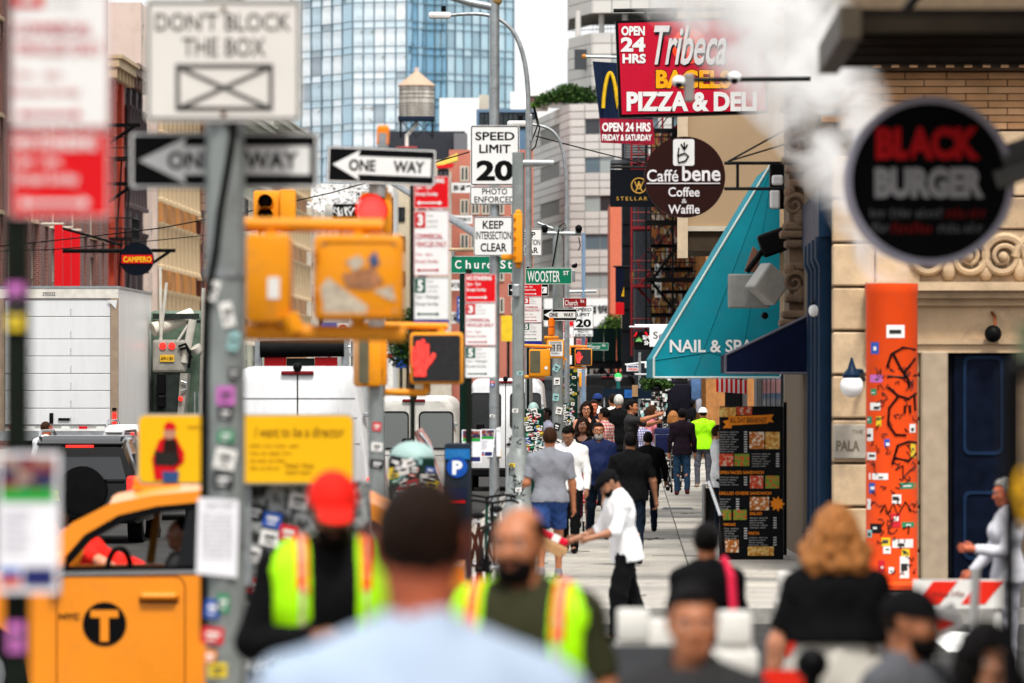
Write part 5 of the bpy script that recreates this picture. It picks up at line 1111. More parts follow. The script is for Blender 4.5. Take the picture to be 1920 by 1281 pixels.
# twin black lenses further off
d = 58; t = Thing('traffic_light', 'unlit yellow traffic light with two black lenses behind the pipe', 'traffic signal', W(510, 415, d))
t.add('housing', MB().rbox(W(512, 395, d+.15), (.40, .25, .40), .03), m_yel, smooth=True); t.add('side_housing', MB().rbox(W(540, 395, d+.1), (.16, .3, .42), .02), m_yel, smooth=True)
for py in (378, 402): c = W(498, py, d-.03); t.add('lens', MB().ball((c.x, c.y+.02, c.z), (.07, .03, .065), 14, 8), m_black, smooth=True); t.add('visor', MB().cyl((c.x, d-.14, c.z), (c.x, d+.03, c.z), .075, .085, 16, caps=False), m_yel, smooth=True)
t.add('arm', MB().cyl(W(520, 420, d+.15), W(440, 425, d+.15), .05, n=8).cyl(W(440, 425, d+.15), W(440, 425, d+.15)+Vector((0, 0, -4.6)), .08, n=8), m_pole)
# ---- 4: parking sign posts along the kerb
parking_set('parking plates with double arrows on a thin dark post beside the domed box', 773, 776, 842, (('red', 330, 391), ('3', 394, 517), ('5', 520, 600)), 49.5, 'both', 320, 9, strip=(600, 607))
parking_set('parking plates with single arrows on a dark post beside the pay station', 879, 872, 930, (('red', 514, 567), ('3', 568, 648), ('5', 650, 709)), 56, 'one', 505, 12)
parking_set('crisp parking plates behind the signal pole below the WOOSTER sign', 990, 981, 1016, (('red', 528, 556), ('3', 557, 605), ('5', 606, 640)), 99, 'one', 500, 5, strip=(640, 648))
parking_set('small parking plates beyond the one way sign near the brown street sign', 1062, 1050, 1076, (('red', 600, 612), ('3', 613, 650)), 150, 'one', 598, 4)
t = Thing('parking_sign', 'small red parking plate beside the MERCER sign', 'sign', W(1093, 662, 172)); parking_panel(t, 1080, 1101, 634, 655, 172, 'red', 'one'); t.add('post', MB().bx(wx(1096, 172), wx(1099, 172), 172.02, 172.06, 0, wz(630, 172)), m_galv)
plate(t, 1082, 1100, 690, 706, 172, m_signw); mb = MB(); words(mb, 1084, 1097, 694, 696, 171.99, 2); words(mb, 1084, 1097, 699, 701, 171.99, 2); t.add('small_print', mb, m_signk)
# ---- 5: speed limit pole
def speed_sign(label, x0, x1, y0, y1, py1, d):
    t = Thing('speed_limit_sign', label, 'sign', W((x0+x1)/2, py1, d)); w, h = x1-x0, y1-y0; P = lambda f: x0+w*f; Q = lambda f: y0+h*f
    plate(t, x0, x1, y0, y1, d, m_signw, m_signk, [('SPEED', P(.10), P(.90), Q(.11), Q(.25), m_signk, .02), ('LIMIT', P(.18), P(.82), Q(.32), Q(.46), m_signk, .02), ('20', P(.12), P(.88), Q(.58), Q(.925), m_signk, .04)], bw=w*.02)
    h2 = py1-y1; Q2 = lambda f: y1+1+h2*f
    plate(t, x0-1, x1-1, y1+1.5, py1, d, m_signw, m_signk, [('PHOTO', P(.24), P(.75), Q2(.12), Q2(.44), m_signk, .01), ('ENFORCED', P(.08), P(.90), Q2(.54), Q2(.86), m_signk, .01)], bw=w*.015, name='photo_panel'); return t
d = 70.5
Cc = pole('lamp_pole', 'tall galvanised pole carrying the nearer speed limit sign', 927, d, .062, -60, m_galv, [(.09, 0), (.09, .5), (.065, .55)])
for py in (120, 163, 470, 620, 760): Cc.add('pole_band', MB().cyl((wx(927, d), d, wz(py+3, d)), (wx(927, d), d, wz(py, d)), .066, n=12), m_galv)
for (py, mi) in ((717, 1), (722, 4), (780, 0), (836, 0)): sticker(Cc, (wx(923, d), d-.064, wz(py, d)), .06, .035, mi, .2)
Cc.add('mast_arm', MB().tube([W(927, 14, d), W(880, 5, d), W(820, -14, d), W(700, -60, d)], [.05, .05, .045, .04], n=10), m_galv, smooth=True); Cc.add('finial', MB().ball(W(930, 1, d), .075, 10, 8), M('finial_rust', (.36, .24, .10), .6))
Cc.add('lower_arm', MB().cyl(W(927, 460, d+.05), W(700, 320, d+6), .055, .04, 10), m_galv, smooth=True); Cc.add('lower_arm', MB().cyl(W(840, 468, d+.4), W(927, 468, d+.05), .02, n=8), m_cream)
speed_sign('nearer white speed limit 20 sign with photo enforced plate', 882, 974, 235, 348, 384, d-.09)
t = Thing('keep_clear_sign', 'nearer white sign reading KEEP INTERSECTION CLEAR', 'sign', W(924, 480, d-.09)); dd = d-.09
plate(t, 888, 961, 406, 480, dd, m_signw, m_signk, [('KEEP', 905, 944, 414, 429, m_signk, .02), ('INTERSECTION', 892, 958, 434, 449, m_signk, .01), ('CLEAR', 901, 950, 456, 472, m_signk, .02)], bw=1.2)
flyer('flyer taped flat beside the pay station post', 866, 903, 806, 868, d-.12); flyer('flyer taped askew to the lamp pole', 902, 929, 805, 857, d-.1, 5); 
t = Thing('flyer', 'white folded paper stuck edge on to the lamp pole', 'flyer', W(936, 855, d-.1), 0, 'street flyers taped to poles'); t.add('sheet', MB().prism([(wx(x, d), wz(y, d)) for x, y in ((930, 803), (938, 800), (939, 855), (931, 856))], d-.09, d-.085), m_paper); t.add('tape', MB().box(W(934, 806, d-.095), (.05, .003, .02)), m_signw)
# overhead green street sign
d = 76; t = Thing('street_sign', 'large green CHURCH ST street sign crossing behind the lamp pole', 'sign', W(905, 512, d))
plate(t, 845, 967, 480, 513, d, m_signg, m_signw, [('C', 853, 865, 488, 504, m_signw, .02), ('h', 873, 883, 488, 504, m_signw, .02), ('u', 889, 898, 493, 504, m_signw, .02), ('r', 904, 911, 493, 504, m_signw, .02), ('c', 913, 922, 493, 504, m_signw, .02), ('h', 925, 933, 488, 504, m_signw, .02), ('S', 938, 948, 488, 504, m_signw, .02), ('t', 952, 959, 490, 504, m_signw, .02)], bw=.8, rad=.01)
t.add('hanger', MB().cyl(W(850, 470, d), W(850, 481, d), .02, n=8).cyl(W(840, 468, d), W(960, 468, d), .02, n=8), m_galv); t.add('post', MB().cyl(W(868, 512, d+.05), (wx(868, d), d+.05, 0), .045, n=8), M('post_green_dk', (.012, .04, .03), .5))
# ---- 6: the octagonal signal pole with its side-on signal head
d = 68; D = pole('octagonal_pole', 'octagonal grey signal pole scrawled with marker near its foot', 972, d, .074, 286, m_pole, [(.20, 0), (.20, .75), (.155, .8), (.15, 1.35), (.11, 1.42), (.08, 1.6)], n=8)
D.add('mast_stub', MB().cyl(W(972, 306, d), W(1038, 306, d), .05, .042, n=10), m_galv, smooth=True); D.add('junction_box', MB().rbox(W(968, 545, d-.1), (.09, .1, .16), .02), m_galv)
scr = MB(); rs = random.Random(5)
for k in range(16):
    cx_, cy_ = 966+rs.uniform(-12, 12), 800+rs.uniform(0, 130); pts = []
    for i in range(7): cx_ += rs.uniform(-5, 5); cy_ += rs.uniform(-6, 6); pts.append(W(min(985, max(955, cx_)), cy_, d-.165 if cy_ > 850 else d-.12))
    scr.tube(pts, .006, n=4)
D.add('marker_scrawl', scr, m_signk)
for (px, py, mi) in ((972, 918, 0), (966, 770, 0), (960, 872, 3), (975, 700, 8)): sticker(D, (wx(px, d), d-(.205 if py > 890 else .16), wz(py, d)), .07, .045, mi)
t = Thing('traffic_light', 'slim yellow signal head turned side on at the octagonal pole', 'traffic signal', W(971, 495, d)); t.add('housing', MB().rbox(W(971, 447, d-.1), (.11, .3, .59), .02), m_yel, smooth=True); t.add('cap', MB().ball(W(972, 399, d-.1), .04, 8, 6).ball(W(972, 498, d-.1), .035, 8, 6), m_yel); t.add('side_bracket', MB().rbox(W(952, 482, d), (.16, .08, .07), .02), m_yel)
for k in range(5): t.add('hinge', MB().box(W(965, 410+k*18, d-.26), (.03, .02, .02)), M('yellow_dark', (.5, .18, .01), .5))
# ---- 7: cobra lamps
def cobra(label, px, d, y_bend, head, mid, r=.055):
    t = Thing('street_lamp', label, 'street lamp', (wx(px, d), d, 0)); t.add('shaft', MB().cyl((wx(px, d), d, 0), W(px, y_bend, d), r*1.25, r, 12), m_galv, smooth=True)
    P0 = Vector((px, y_bend)); P3 = Vector(head); P1 = Vector((px-1, mid[1])); P2 = Vector(mid)
    arm = []
    for i in range(17): f = i/16; q = P0*(1-f)**3+P1*3*f*(1-f)**2+P2*3*f*f*(1-f)+P3*f**3; arm.append(W(q.x, q.y, d))
    t.add('arm', MB().tube(arm, [r*.8-.012*i/16 for i in range(17)], n=10), m_galv, smooth=True)
    h_ = W(head[0], head[1], d); t.add('lamp_head', MB().rbox((h_.x-.17, h_.y, h_.z), (.42, .22, .12), .05), M('lamp_head_white', (.70, .69, .67), .5), smooth=True); t.add('photocell', MB().cyl(h_+Vector((-.1, 0, .05)), h_+Vector((-.1, 0, .17)), .045, n=10), m_black)
    return t
t = cobra('tall cobra lamp curving over the speed limit pole', 991, 104, 205, (842, 29), (928, 20)); d = 104
t.add('conduit', MB().tube([W(1002, 200, d), W(1012, 240, d), W(1004, 275, d), W(994, 285, d)], .012, n=6).tube([W(1000, 200, d), W(1008, 235, d), W(998, 262, d)], .012, n=6), m_black); t.add('splice_box', MB().rbox(W(994, 240, d), (.09, .1, .5), .02), m_galv)
cobra('shorter cobra lamp behind the camera mast', 1063, 118, 385, (985, 232), (1040, 238), .05)
# camera mast
d = 112; t = Thing('camera_mast', 'grey mast with crossbar of cameras and looped cables', 'camera mast', (wx(1046, d), d, 0)); t.add('shaft', MB().cyl((wx(1046, d), d, 0), W(1046, 424, d), .115, .10, 8), m_pole)
t.add('crossbar', MB().cyl(W(1016, 437, d-.05), W(1090, 438, d-.05), .045, n=8).cyl(W(1008, 418, d), W(1046, 432, d), .03, n=8), m_galv)
for px in (1021, 1085): t.add('camera', MB().ball(W(px, 429, d-.1), (.07, .08, .08), 10, 8), m_black, smooth=True)
t.add('cable', MB().tube([W(1085, 445, d-.1), W(1088, 462, d-.1), W(1084, 470, d-.1)], .012, n=5).tube([W(1048, 425, d-.1), W(1058, 418, d-.1), W(1062, 428, d-.1), W(1052, 432, d-.1)], .01, n=5).cyl(W(1048, 430, d-.15), W(1036, 500, d-.1), .015, n=5), m_black)
for k, (px, py, mi) in enumerate(((1044, 715, 0), (1042, 745, 8), (1048, 770, 0), (1044, 800, 5), (1046, 830, 0), (1043, 690, 8), (1047, 860, 5))): sticker(t, (wx(px, d), d-.118, wz(py, d)), .12, .14, mi, .1*k)
t = Thing('slim_pole', 'slim blue grey pole with short arm behind the camera mast', 'pole', (wx(1094, 135), 135, 0)); d = 135; t.add('shaft', MB().cyl((wx(1094, d), d, 0), W(1094, 437, d), .045, n=8), M('blue_grey', (.22, .30, .40), .4)); t.add('arm', MB().cyl(W(1066, 547, d), W(1118, 546, d), .04, n=8), m_galv)
# ---- 8: far sign cluster
d = 96; t = Thing('street_sign', 'green WOOSTER ST street sign', 'sign', W(1028, 533, d)); plate(t, 985, 1072, 503, 533, d, m_signg, m_signw, [('WOOSTER', 989, 1050, 508, 529, m_signw, .01), ('ST', 1056, 1067, 508, 516, m_signw, .02)], bw=.6, rad=.01); t.add('mount', MB().rbox(W(1075, 518, d+.05), (.06, .1, .2), .01).cyl(W(1072, 518, d+.06), W(1046, 518, d+16), .03, n=6), m_galv)
d = 102; t = Thing('street_sign', 'green CHURCH ST sign half hidden behind the WOOSTER sign', 'sign', W(1030, 516, d)); plate(t, 1000, 1064, 501, 518, d, m_signg, m_signw, [('Church', 1007, 1044, 505, 516, m_signw, .01), ('St', 1048, 1056, 504, 510, m_signw, .01)], bw=.5, rad=.01); t.add('mount', MB().cyl(W(1064, 510, d+.05), W(1048, 510, d+10), .03, n=6), m_galv)
t.add('bird', MB().ball(W(1077, 499, d-8), (.05, .06, .035), 8, 6).ball(W(1080, 496, d-8), .025, 6, 5), m_black)
d = 110; t = Thing('keep_clear_sign', 'farther KEEP INTERSECTION CLEAR sign half hidden by the octagonal pole', 'sign', W(985, 480, d)); plate(t, 955, 1016, 429, 480, d, m_signw, m_signk, [('KEEP', 970, 1004, 435, 446, m_signk, .02), ('INTERSECTION', 958, 1013, 449, 460, m_signk, .01), ('CLEAR', 967, 1009, 464, 475, m_signk, .02)], bw=1)
t.add('post', MB().cyl(W(993, 430, d+.05), (wx(993, d), d+.05, 0), .06, n=8), M('worn_post', (.34, .30, .24), .6, var=.3, scale=6))
one_way('one way sign mostly hidden behind the octagonal pole', 952, 1029, 532, 556, 112)
one_way('small crisp one way sign on the camera mast below the brown street sign', 1017, 1082, 579, 602, 111.8)
d = 111.5; t = Thing('street_sign', 'brown CHURCH ST street sign', 'sign', W(1079, 575, d)); plate(t, 1057, 1100, 559, 576, d, m_signb, m_signw, [('Church', 1059, 1083, 563, 573, m_signw, .01), ('St', 1088, 1096, 562, 567.5, m_signw, .01)], bw=.4, rad=.01); t.add('mount', MB().cyl(W(1094, 570, d+.05), W(1094, 570, d+23.4), .03, n=6), m_galv)
d = 134.8; speed_sign('farther speed limit 20 sign beside the brown street sign', 1075, 1113, 573, 617, 632, d)
d = 172.5; t = Thing('street_sign', 'small green MERCER ST street sign', 'sign', W(1120, 657, d)); plate(t, 1100, 1141, 643, 657, d, m_signg, m_signw, [('Mercer', 1104.5, 1126, 646, 654.5, m_signw, .01), ('St', 1129, 1136, 645.5, 650, m_signw, .01)], bw=.4, rad=.01); t.add('mount', MB().cyl(W(1098, 650, d), W(1104, 650, d), .03, n=6), m_galv)
# far walk signals
d = 98; t = Thing('pedestrian_signal', 'yellow walk signal with dark olive face below the crisp parking plates', 'traffic signal', W(1010, 705, d)); ped_signal(t, 992, 1032, 655, 706, d, .3, False); t.add('face', MB().prism(rrect(wx(994, d), wx(1013, d), wz(699, d), wz(658, d), .02), d-.006, d-.001), m_sface2)
t.add('pipe', MB().cyl(W(975, 648, d+.1), W(1035, 650, d+.1), .03, n=8).cyl(W(975, 707, d+.1), W(1022, 706, d+.1), .03, n=8), m_yel, smooth=True); t.add('sticker', MB().disc_y((wx(1024, d), d-.003, wz(690, d)), .03, .004, 12), m_stk[0][0])
d = 106; t = Thing('pedestrian_signal', 'yellow signal box papered with a WANTED poster', 'traffic signal', W(1042, 672, d)); ped_signal(t, 1025, 1058, 637, 672, d, .25, False)
t.add('poster', MB().bx(wx(1029, d), wx(1055, d), d-.006, d-.001, wz(668, d), wz(640, d)), m_signw); mb = MB(); pletter(mb, 'WANTED', 1031, 1053, 641, 644.5, d-.009, .02); mb.bx(wx(1031, d), wx(1041, d), d-.0085, d-.007, wz(659, d), wz(646, d)).bx(wx(1043.5, d), wx(1053, d), d-.0085, d-.007, wz(659, d), wz(646, d)); words(mb, 1034, 1050, 661, 664, d-.009, 1); t.add('poster_print', mb, M('poster_grey', (.14, .14, .14), .6))
mb = MB()
for px in (1036, 1048): mb.disc_y((wx(px, d), d-.0095, wz(651, d)), .03, .001, 12).bx(wx(px-3, d), wx(px+3, d), d-.01, d-.0088, wz(659, d), wz(654.5, d))
t.add('poster_heads', mb, M('poster_skin', (.42, .40, .38), .6)); t.add('orange_lamps', MB().cyl(W(1034, 600, d+.1), W(1034, 612, d+.1), .065, n=12).cyl(W(1034, 615, d+.1), W(1034, 628, d+.1), .065, n=12).cyl(W(1034, 596, d+.1), W(1034, 640, d+.1), .045, n=10), M('lamp_orange', (.85, .25, .02), .5), smooth=True)
t.add('tee_bar', MB().rbox(W(1034, 633, d+.1), (.28, .12, .06), .02), m_yel); t.add('pipe', MB().cyl(W(1020, 636, d+.12), W(1062, 676, d+.12), .02, n=6), m_yel)
d = 128; t = Thing('pedestrian_signal', 'small walk signal with lit red hand beside the MERCER sign', 'traffic signal', W(1093, 685, d)); ped_signal(t, 1077.5, 1110, 653.5, 686, d, .2, True, (1080, 1093, 659, 681)); t.add('pipe', MB().cyl(W(1046, 649, d+.1), W(1100, 650, d+.1), .025, n=8).cyl(W(1052, 689, d+.1), W(1098, 690, d+.1), .025, n=8), m_yel, smooth=True)
t.add('side_housing', MB().rbox(W(1063, 668, d+.1), (.18, .3, .42), .03), m_yel, smooth=True); t.add('sticker', MB().box(W(1069, 675, d-.06), (.08, .004, .2)), m_stk[0][0])
d = 165; t = Thing('traffic_light', 'small orange signal on a grey post far along the kerb', 'traffic signal', W(1092, 725, d)); t.add('housing', MB().rbox(W(1092, 712, d), (.2, .2, .42), .03), m_yel, smooth=True); t.add('post', MB().cyl((wx(1092, d), d+.05, 0), W(1092, 724, d+.05), .09, n=10), m_galv); t.add('sticker', MB().box(W(1093, 715, d-.11), (.06, .004, .08)), m_stk[0][0])
# wires
def wire(label, pts, d, r=.012):
    single('overhead_wire', MB().tube([W(x, y, d) for x, y in pts], r, n=5), m_black, label, 'wire', loc=W(pts[0][0], pts[0][1], d), group='overhead wires')
wire('thin black overhead wire sagging above the box truck', [(-40, 466), (150, 446), (300, 428), (460, 398), (620, 362), (760, 322), (880, 285)], 140, .016)
wire('second overhead wire just under the first above the truck', [(-40, 472), (100, 468), (250, 455), (400, 440), (520, 425)], 140, .012)
wire('overhead wire slanting from the lamp to the old fire escapes', [(1004, 255), (1060, 270), (1130, 288), (1215, 309), (1260, 320)], 120, .014)
# ================================================================== VEHICLES
def section(w0, w1, z0, z1, r, n=4):
    pts = []
    for cx_, cz_, a0, rr in ((w1-r, z1-r, 0, r), (-w1+r, z1-r, 90, r), (-w0+r*.6, z0+r*.6, 180, r*.6), (w0-r*.6, z0+r*.6, 270, r*.6)):
        for i in range(n+1): a = R(a0+90*i/n); pts.append((cx_+rr*math.cos(a), cz_+rr*math.sin(a)))
    return pts
def loft(mb, secs):
    n = len(secs[0][1]); vs = []; fs = []
    for y, pts in secs: vs += [(x, y, z) for x, z in pts]
    for i in range(len(secs)-1): fs += [(i*n+j, i*n+(j+1) % n, (i+1)*n+(j+1) % n, (i+1)*n+j) for j in range(n)]
    fs += [tuple(range(n-1, -1, -1)), tuple(range((len(secs)-1)*n, len(secs)*n))]
    return mb.add(vs, fs)
m_tyre = M('tyre', (.018, .018, .019), .8, var=.2); m_rim = M('wheel_rim', (.40, .41, .42), .35, metal=.7)
m_carglass = glass_mat('car_glass', (.012, .014, .016), .04); m_tail = M('tail_lens', (.42, .006, .01), .2, var=.1); m_tail_lit = M('tail_lens_lit', (.7, .02, .02), .25, emit=(1, .03, .02), estr=1.5); m_seam = M('panel_seam', (.05, .05, .052), .6); m_chrome = M('chrome', (.6, .6, .6), .15, metal=.95, var=.05); m_plate = M('number_plate', (.62, .52, .22), .4)
m_vanw = M('van_white', (.66, .665, .675), .28, var=.03, coat=.4, dirt=.16, dscale=4, stretch=(1, 1, .3))
def wheels(t, W_, ys, r=.34):
    for y in ys:
        for s in (-1, 1):
            w = t.add('wheel', MB().cyl((s*(W_/2-.24), y, r), (s*(W_/2-.02), y, r), r, n=22), m_tyre, local=True, smooth=True); t.add('rim', MB().cyl((s*(W_/2-.1), y, r), (s*(W_/2-.005), y, r), r*.62, n=16), m_rim, local=True, parent=w)
def van(label, px, d, y_top, W_, L, mat, windows=False, hlines=(), name='van', lit=True, g='vehicles queuing along the street', glass=None, cat='van'):
    H = wz(y_top, d)+.15; t = Thing(name, label, cat, (wx(px, d), d, -.15), -TH, g); w = W_/2
    body = MB(); loft(body, [(-.02, section(w*.97, w*.74, .45, H-.10, .2)), (.05, section(w, w*.81, .36, H-.02, .24)), (.9, section(w, w*.84, .34, H, .24)), (L*.72, section(w, w*.84, .34, H, .24)), (L*.80, section(w, w*.86, .34, H*.80, .2)), (L*.86, section(w, w*.86, .34, H*.50, .16)), (L, section(w*.9, w*.8, .4, H*.40, .14))])
    b = t.add('body', body, mat, local=True, smooth=True)
    def sl(z): return w*(.96-.24*max(0, (z-.45)/(H-.55)))
    t.add('door_seam', MB().box((0, -.022, H*.55), (.018, .012, H*.86)), m_seam, local=True, parent=b)
    for z in hlines: t.add('panel_crease', MB().box((0, -.0225, z), (sl(z)*1.9, .01, .012)), M('crease_grey', (.32, .32, .33), .5), local=True, parent=b)
    for s in (-1, 1):
        t.add('tail_light', MB().rbox((s*(w*.93), -.015, H*.38), (.13, .06, .38), .02), m_tail_lit if lit else m_tail, local=True)
        [t.add('hinge', MB().rbox((s*w*f, -.03, H*g_), (.07, .05, .06), .01), m_galv, local=True) for f, g_ in ((.93, .55), (.86, .76))]
        if windows: t.add('rear_window', MB().prism(rrect(s*w*.46-w*.34, s*w*.46+w*.34, H*.56, H*.86, .08), -.032, -.018), glass or m_carglass, local=True); t.add('window_seal', MB().ring(rrect(s*w*.46-w*.36, s*w*.46+w*.36, H*.55, H*.87, .09), rrect(s*w*.46-w*.33, s*w*.46+w*.33, H*.565, H*.855, .075), -.036, -.017), m_seam, local=True)
        mb = MB().tube([(s*w*.98, L*.78, 1.45), (s*(w+.18), L*.77, 1.5)], .03).rbox((s*(w+.22), L*.77, 1.5), (.16, .1, .3), .03); t.add('side_mirror', mb, m_black, local=True)
        t.add('side_seam', MB().box((s*w*.985, L*.4, H*.45), (.03, .014, H*.6)), m_seam, local=True)
    t.add('brake_light', MB().rbox((0, -.035, H-.09), (.42, .06, .05), .015), M('brake_maroon', (.22, .01, .02), .3), local=True); t.add('rear_camera', MB().ball((0, -.05, H-.02), (.06, .06, .06), 10, 8), m_black, local=True, smooth=True)
    t.add('bumper', MB().rbox((0, -.06, .42), (W_*.97, .16, .2), .04), m_black, local=True); t.add('number_plate', MB().box((-.25, -.035, .85), (.31, .02, .16)), m_plate, local=True); t.add('door_handle', MB().rbox((.12, -.04, 1.05), (.2, .04, .05), .015), m_black, local=True)
    wheels(t, W_, (.75, L-.95)); return t
van('white high roof panel van with plain creased rear doors', 558, 73, 686, 2.05, 5.6, m_vanw, False, (1.62, 1.95, 2.2))
van('dirty white older van with square rear window and open hinge', 776, 104, 742, 1.78, 5.2, M('van_dirty_white', (.60, .59, .56), .4, var=.08, dirt=.45, dscale=2.5), True, (1.1,), glass=glass_mat('van_window_grey', (.13, .14, .14), .1))
van('white delivery van with dark rear windows beyond the lamp pole', 948, 128, 709, 1.95, 5.6, m_vanw, True)
van('dark van parked where the sidewalk shed begins', 1140, 185, 702, 2.1, 6, M('van_black', (.02, .021, .022), .25, var=.2), True, lit=False)
van('dark van half hidden by the camera mast', 1006, 150, 706, 1.95, 5.2, M('van_darkgrey', (.03, .033, .037), .3), True, lit=False)
def suv(label, px, d, y_top, W_, mat, spare=False, rails=True, L=4.5, name='suv'):
    H = wz(y_top, d)+.15; t = Thing(name, label, 'car', (wx(px, d), d, -.15), -TH, 'vehicles queuing along the street'); w = W_/2
    lo = MB(); loft(lo, [(-.03, section(w*.9, w*.88, .38, H*.56, .1)), (.12, section(w, w*.97, .3, H*.62, .12)), (L*.7, section(w, w*.96, .3, H*.62, .12)), (L*.97, section(w*.95, w*.88, .32, H*.52, .12)), (L, section(w*.85, w*.8, .38, H*.46, .1))]); t.add('body', lo, mat, local=True, smooth=True)
    up = MB(); loft(up, [(.02, section(w*.92, w*.72, H*.55, H*.90, .08)), (.22, section(w*.95, w*.74, H*.55, H, .12)), (L*.45, section(w*.95, w*.76, H*.55, H, .12)), (L*.68, section(w*.93, w*.72, H*.55, H*.66, .05))]); c = t.add('cabin', up, mat, local=True, smooth=True)
    t.add('rear_window', MB().add([(-w*.76, .0, H*.60), (w*.76, .0, H*.60), (w*.62, .10, H*.885), (-w*.62, .10, H*.885), (-w*.76, -.02, H*.60), (w*.76, -.02, H*.60), (w*.62, .035, H*.885), (-w*.62, .035, H*.885)], [(3, 2, 1, 0), (4, 5, 6, 7), (0, 1, 5, 4), (2, 3, 7, 6), (1, 2, 6, 5), (3, 0, 4, 7)]), m_carglass, local=True)
    t.add('rear_wiper', MB().tube([(.0, -.04, H*.60), (.12, -.02, H*.72)], .012, n=6), m_black, local=True)
    t.add('spoiler', MB().rbox((0, .06, H*.93), (w*1.42, .2, .05), .02), mat, local=True); t.add('brake_light', MB().rbox((0, -.05, H*.905), (.42, .04, .035), .01), m_tail_lit, local=True)
    for s in (-1, 1):
        t.add('tail_light', MB().rbox((s*w*.86, -.02, H*.55), (.16, .12, .26), .04), m_tail_lit, local=True)
        if rails: t.add('roof_rail', MB().tube([(s*w*.68, .2, H-.02), (s*w*.69, .35, H+.07), (s*w*.69, L*.5, H+.07), (s*w*.68, L*.55, H)], .022, n=8), m_chrome, local=True)
        t.add('side_mirror', MB().rbox((s*(w+.09), L*.62, H*.62), (.17, .1, .13), .04), mat, local=True); t.add('side_window', MB().box((s*w*.86, L*.33, H*.74), (.05, L*.4, H*.19), ry=s*R(-14)), m_carglass, local=True)
    if spare: t.add('spare_wheel', MB().lathe([(.0, -.10), (.26, -.10), (.35, -.06), (.36, .06), (.0, .07)], (0, 0, 0), 28).xf(Matrix.Translation((.05, -.12, H*.50)) @ Matrix.Rotation(R(90), 4, 'X')), m_black, local=True, smooth=True)
    t.add('bumper', MB().rbox((0, -.07, .45), (W_*.95, .18, .22), .06), m_black, local=True); t.add('number_plate', MB().box((-.3, -.06, .72), (.31, .03, .16)), m_plate, local=True); wheels(t, W_, (.75, L-.85)); return t
suv('black off roader with rear spare wheel and silver roof rails', 150, 85, 818, 1.82, M('car_black', (.012, .012, .013), .15, coat=.6, var=.05), True)
suv('white sport utility car with its top showing over the black car', 268, 100, 797, 1.9, m_vanw, False)
# ---- box truck
d = 117; t = Thing('box_truck', 'white box truck with ribbed roll door and number 295532', 'truck', (wx(222, d), d, -.15), -TH, 'vehicles queuing along the street')
k = d/FPX; Zt = wz(541, d)+.15; Zb = wz(799, d)+.15; Wd = 2.5; m_trw = M('truck_white', (.64, .65, .66), .4, var=.05, dirt=.2, dscale=3, stretch=(1, 1, .18)); m_trs = M('truck_side_sunlit', (.80, .79, .77), .35, var=.06, dirt=.22, dscale=3, stretch=(1, 1, .15))  # side is a lighter white than the rear: sunlight put into the colour
t.add('box_body', MB().bx(-Wd, 0, .06, 8.0, Zb-.1, Zt), m_trs, local=True)
t.add('door_header', MB().bx(-Wd, 0, -.02, .055, Zt-.20, Zt+.0), M('truck_header', (.62, .60, .56), .5, dirt=.2), local=True); t.add('roof_edge', MB().bx(-Wd-.02, .02, -.03, 8.02, Zt+.001, Zt+.05), m_galv, local=True)
for a, b in ((-.16, 0), (-Wd, -Wd+.16)): t.add('door_post', MB().bx(a, b, -.03, .055, Zb-.1, Zt-.2-.002), M('door_post_brown', (.34, .27, .21), .5, var=.15), local=True)
ys = [562, 594, 636, 668, 701, 733, 766, 797]
for i in range(7):
    z1, z0 = wz(ys[i], d)+.15, wz(ys[i+1], d)+.15; s_ = t.add('door_slat', MB().rbox((-Wd/2, .03, (z0+z1)/2), (Wd-.33, .04, z1-z0-.012), .008, 1), m_trw, local=True)
    hg = MB()
    for xx in (-.98, -1.9):
        for q in range(3): hg.ball((xx, .006, z0+.05+q*.05), .012, 6, 5)
    t.add('rivets', hg, m_galv, local=True, parent=s_)
t.add('corner_gusset', MB().prism([(-.02, Zt-.24), (-.22, Zt-.24), (-.05, Zt-.42)], -.045, -.031), m_trw, local=True)
mb = MB(); letter(mb, '295532', -1.56, -1.30, Zt-.15, Zt-.075, -.024, .01); t.add('number_print', mb, m_seam, local=True)
t.add('tail_lamp', MB().rbox((-.08, -.05, wz(785, d)+.15), (.085, .05, .26), .03), m_tail_lit, local=True); t.add('marker_lamp', MB().rbox((-.08, -.05, wz(767, d)+.15), (.09, .04, .05), .01), m_black, local=True)
for i in range(6): t.add('reflective_tape', MB().bx(-.45-i*.36, -.28-i*.36, -.04, -.031, Zb-.06, Zb-.005), m_signr if i % 2 else m_signw, local=True)
t.add('latch', MB().rbox((-1.12, .0, Zb+.14), (.24, .06, .05), .01).rbox((-1.38, .0, Zb+.16), (.08, .06, .22), .01), m_black, local=True); t.add('sill', MB().bx(-Wd, 0, -.06, .05, Zb-.3, Zb-.1), m_galv, local=True); t.add('bumper', MB().bx(-Wd+.1, -.1, -.1, .1, .5, .62).bx(-Wd+.3, -Wd+.4, 0, .1, .62, Zb-.3).bx(-.4, -.3, 0, .1, .62, Zb-.3), m_black, local=True)
t.add('cab', MB().rbox((-Wd/2, 9.2, 1.45), (2.2, 2.0, 2.0), .2), m_trw, local=True, smooth=True); t.add('cab_window', MB().rbox((-Wd/2, 10.22, 1.9), (1.9, .06, .7), .05), m_carglass, local=True); t.add('chassis', MB().bx(-Wd+.5, -.5, .2, 8.6, .6, Zb-.1), m_black, local=True)
for y in (1.6, 9.2):
    for x in (-Wd+.2, -.2): wl = t.add('wheel', MB().cyl((x-.15, y, .45), (x+.15, y, .45), .45, n=20), m_tyre, local=True, smooth=True); t.add('rim', MB().cyl((x-.16, y, .45), (x+.16, y, .45), .25, n=14), m_rim, local=True, parent=wl)
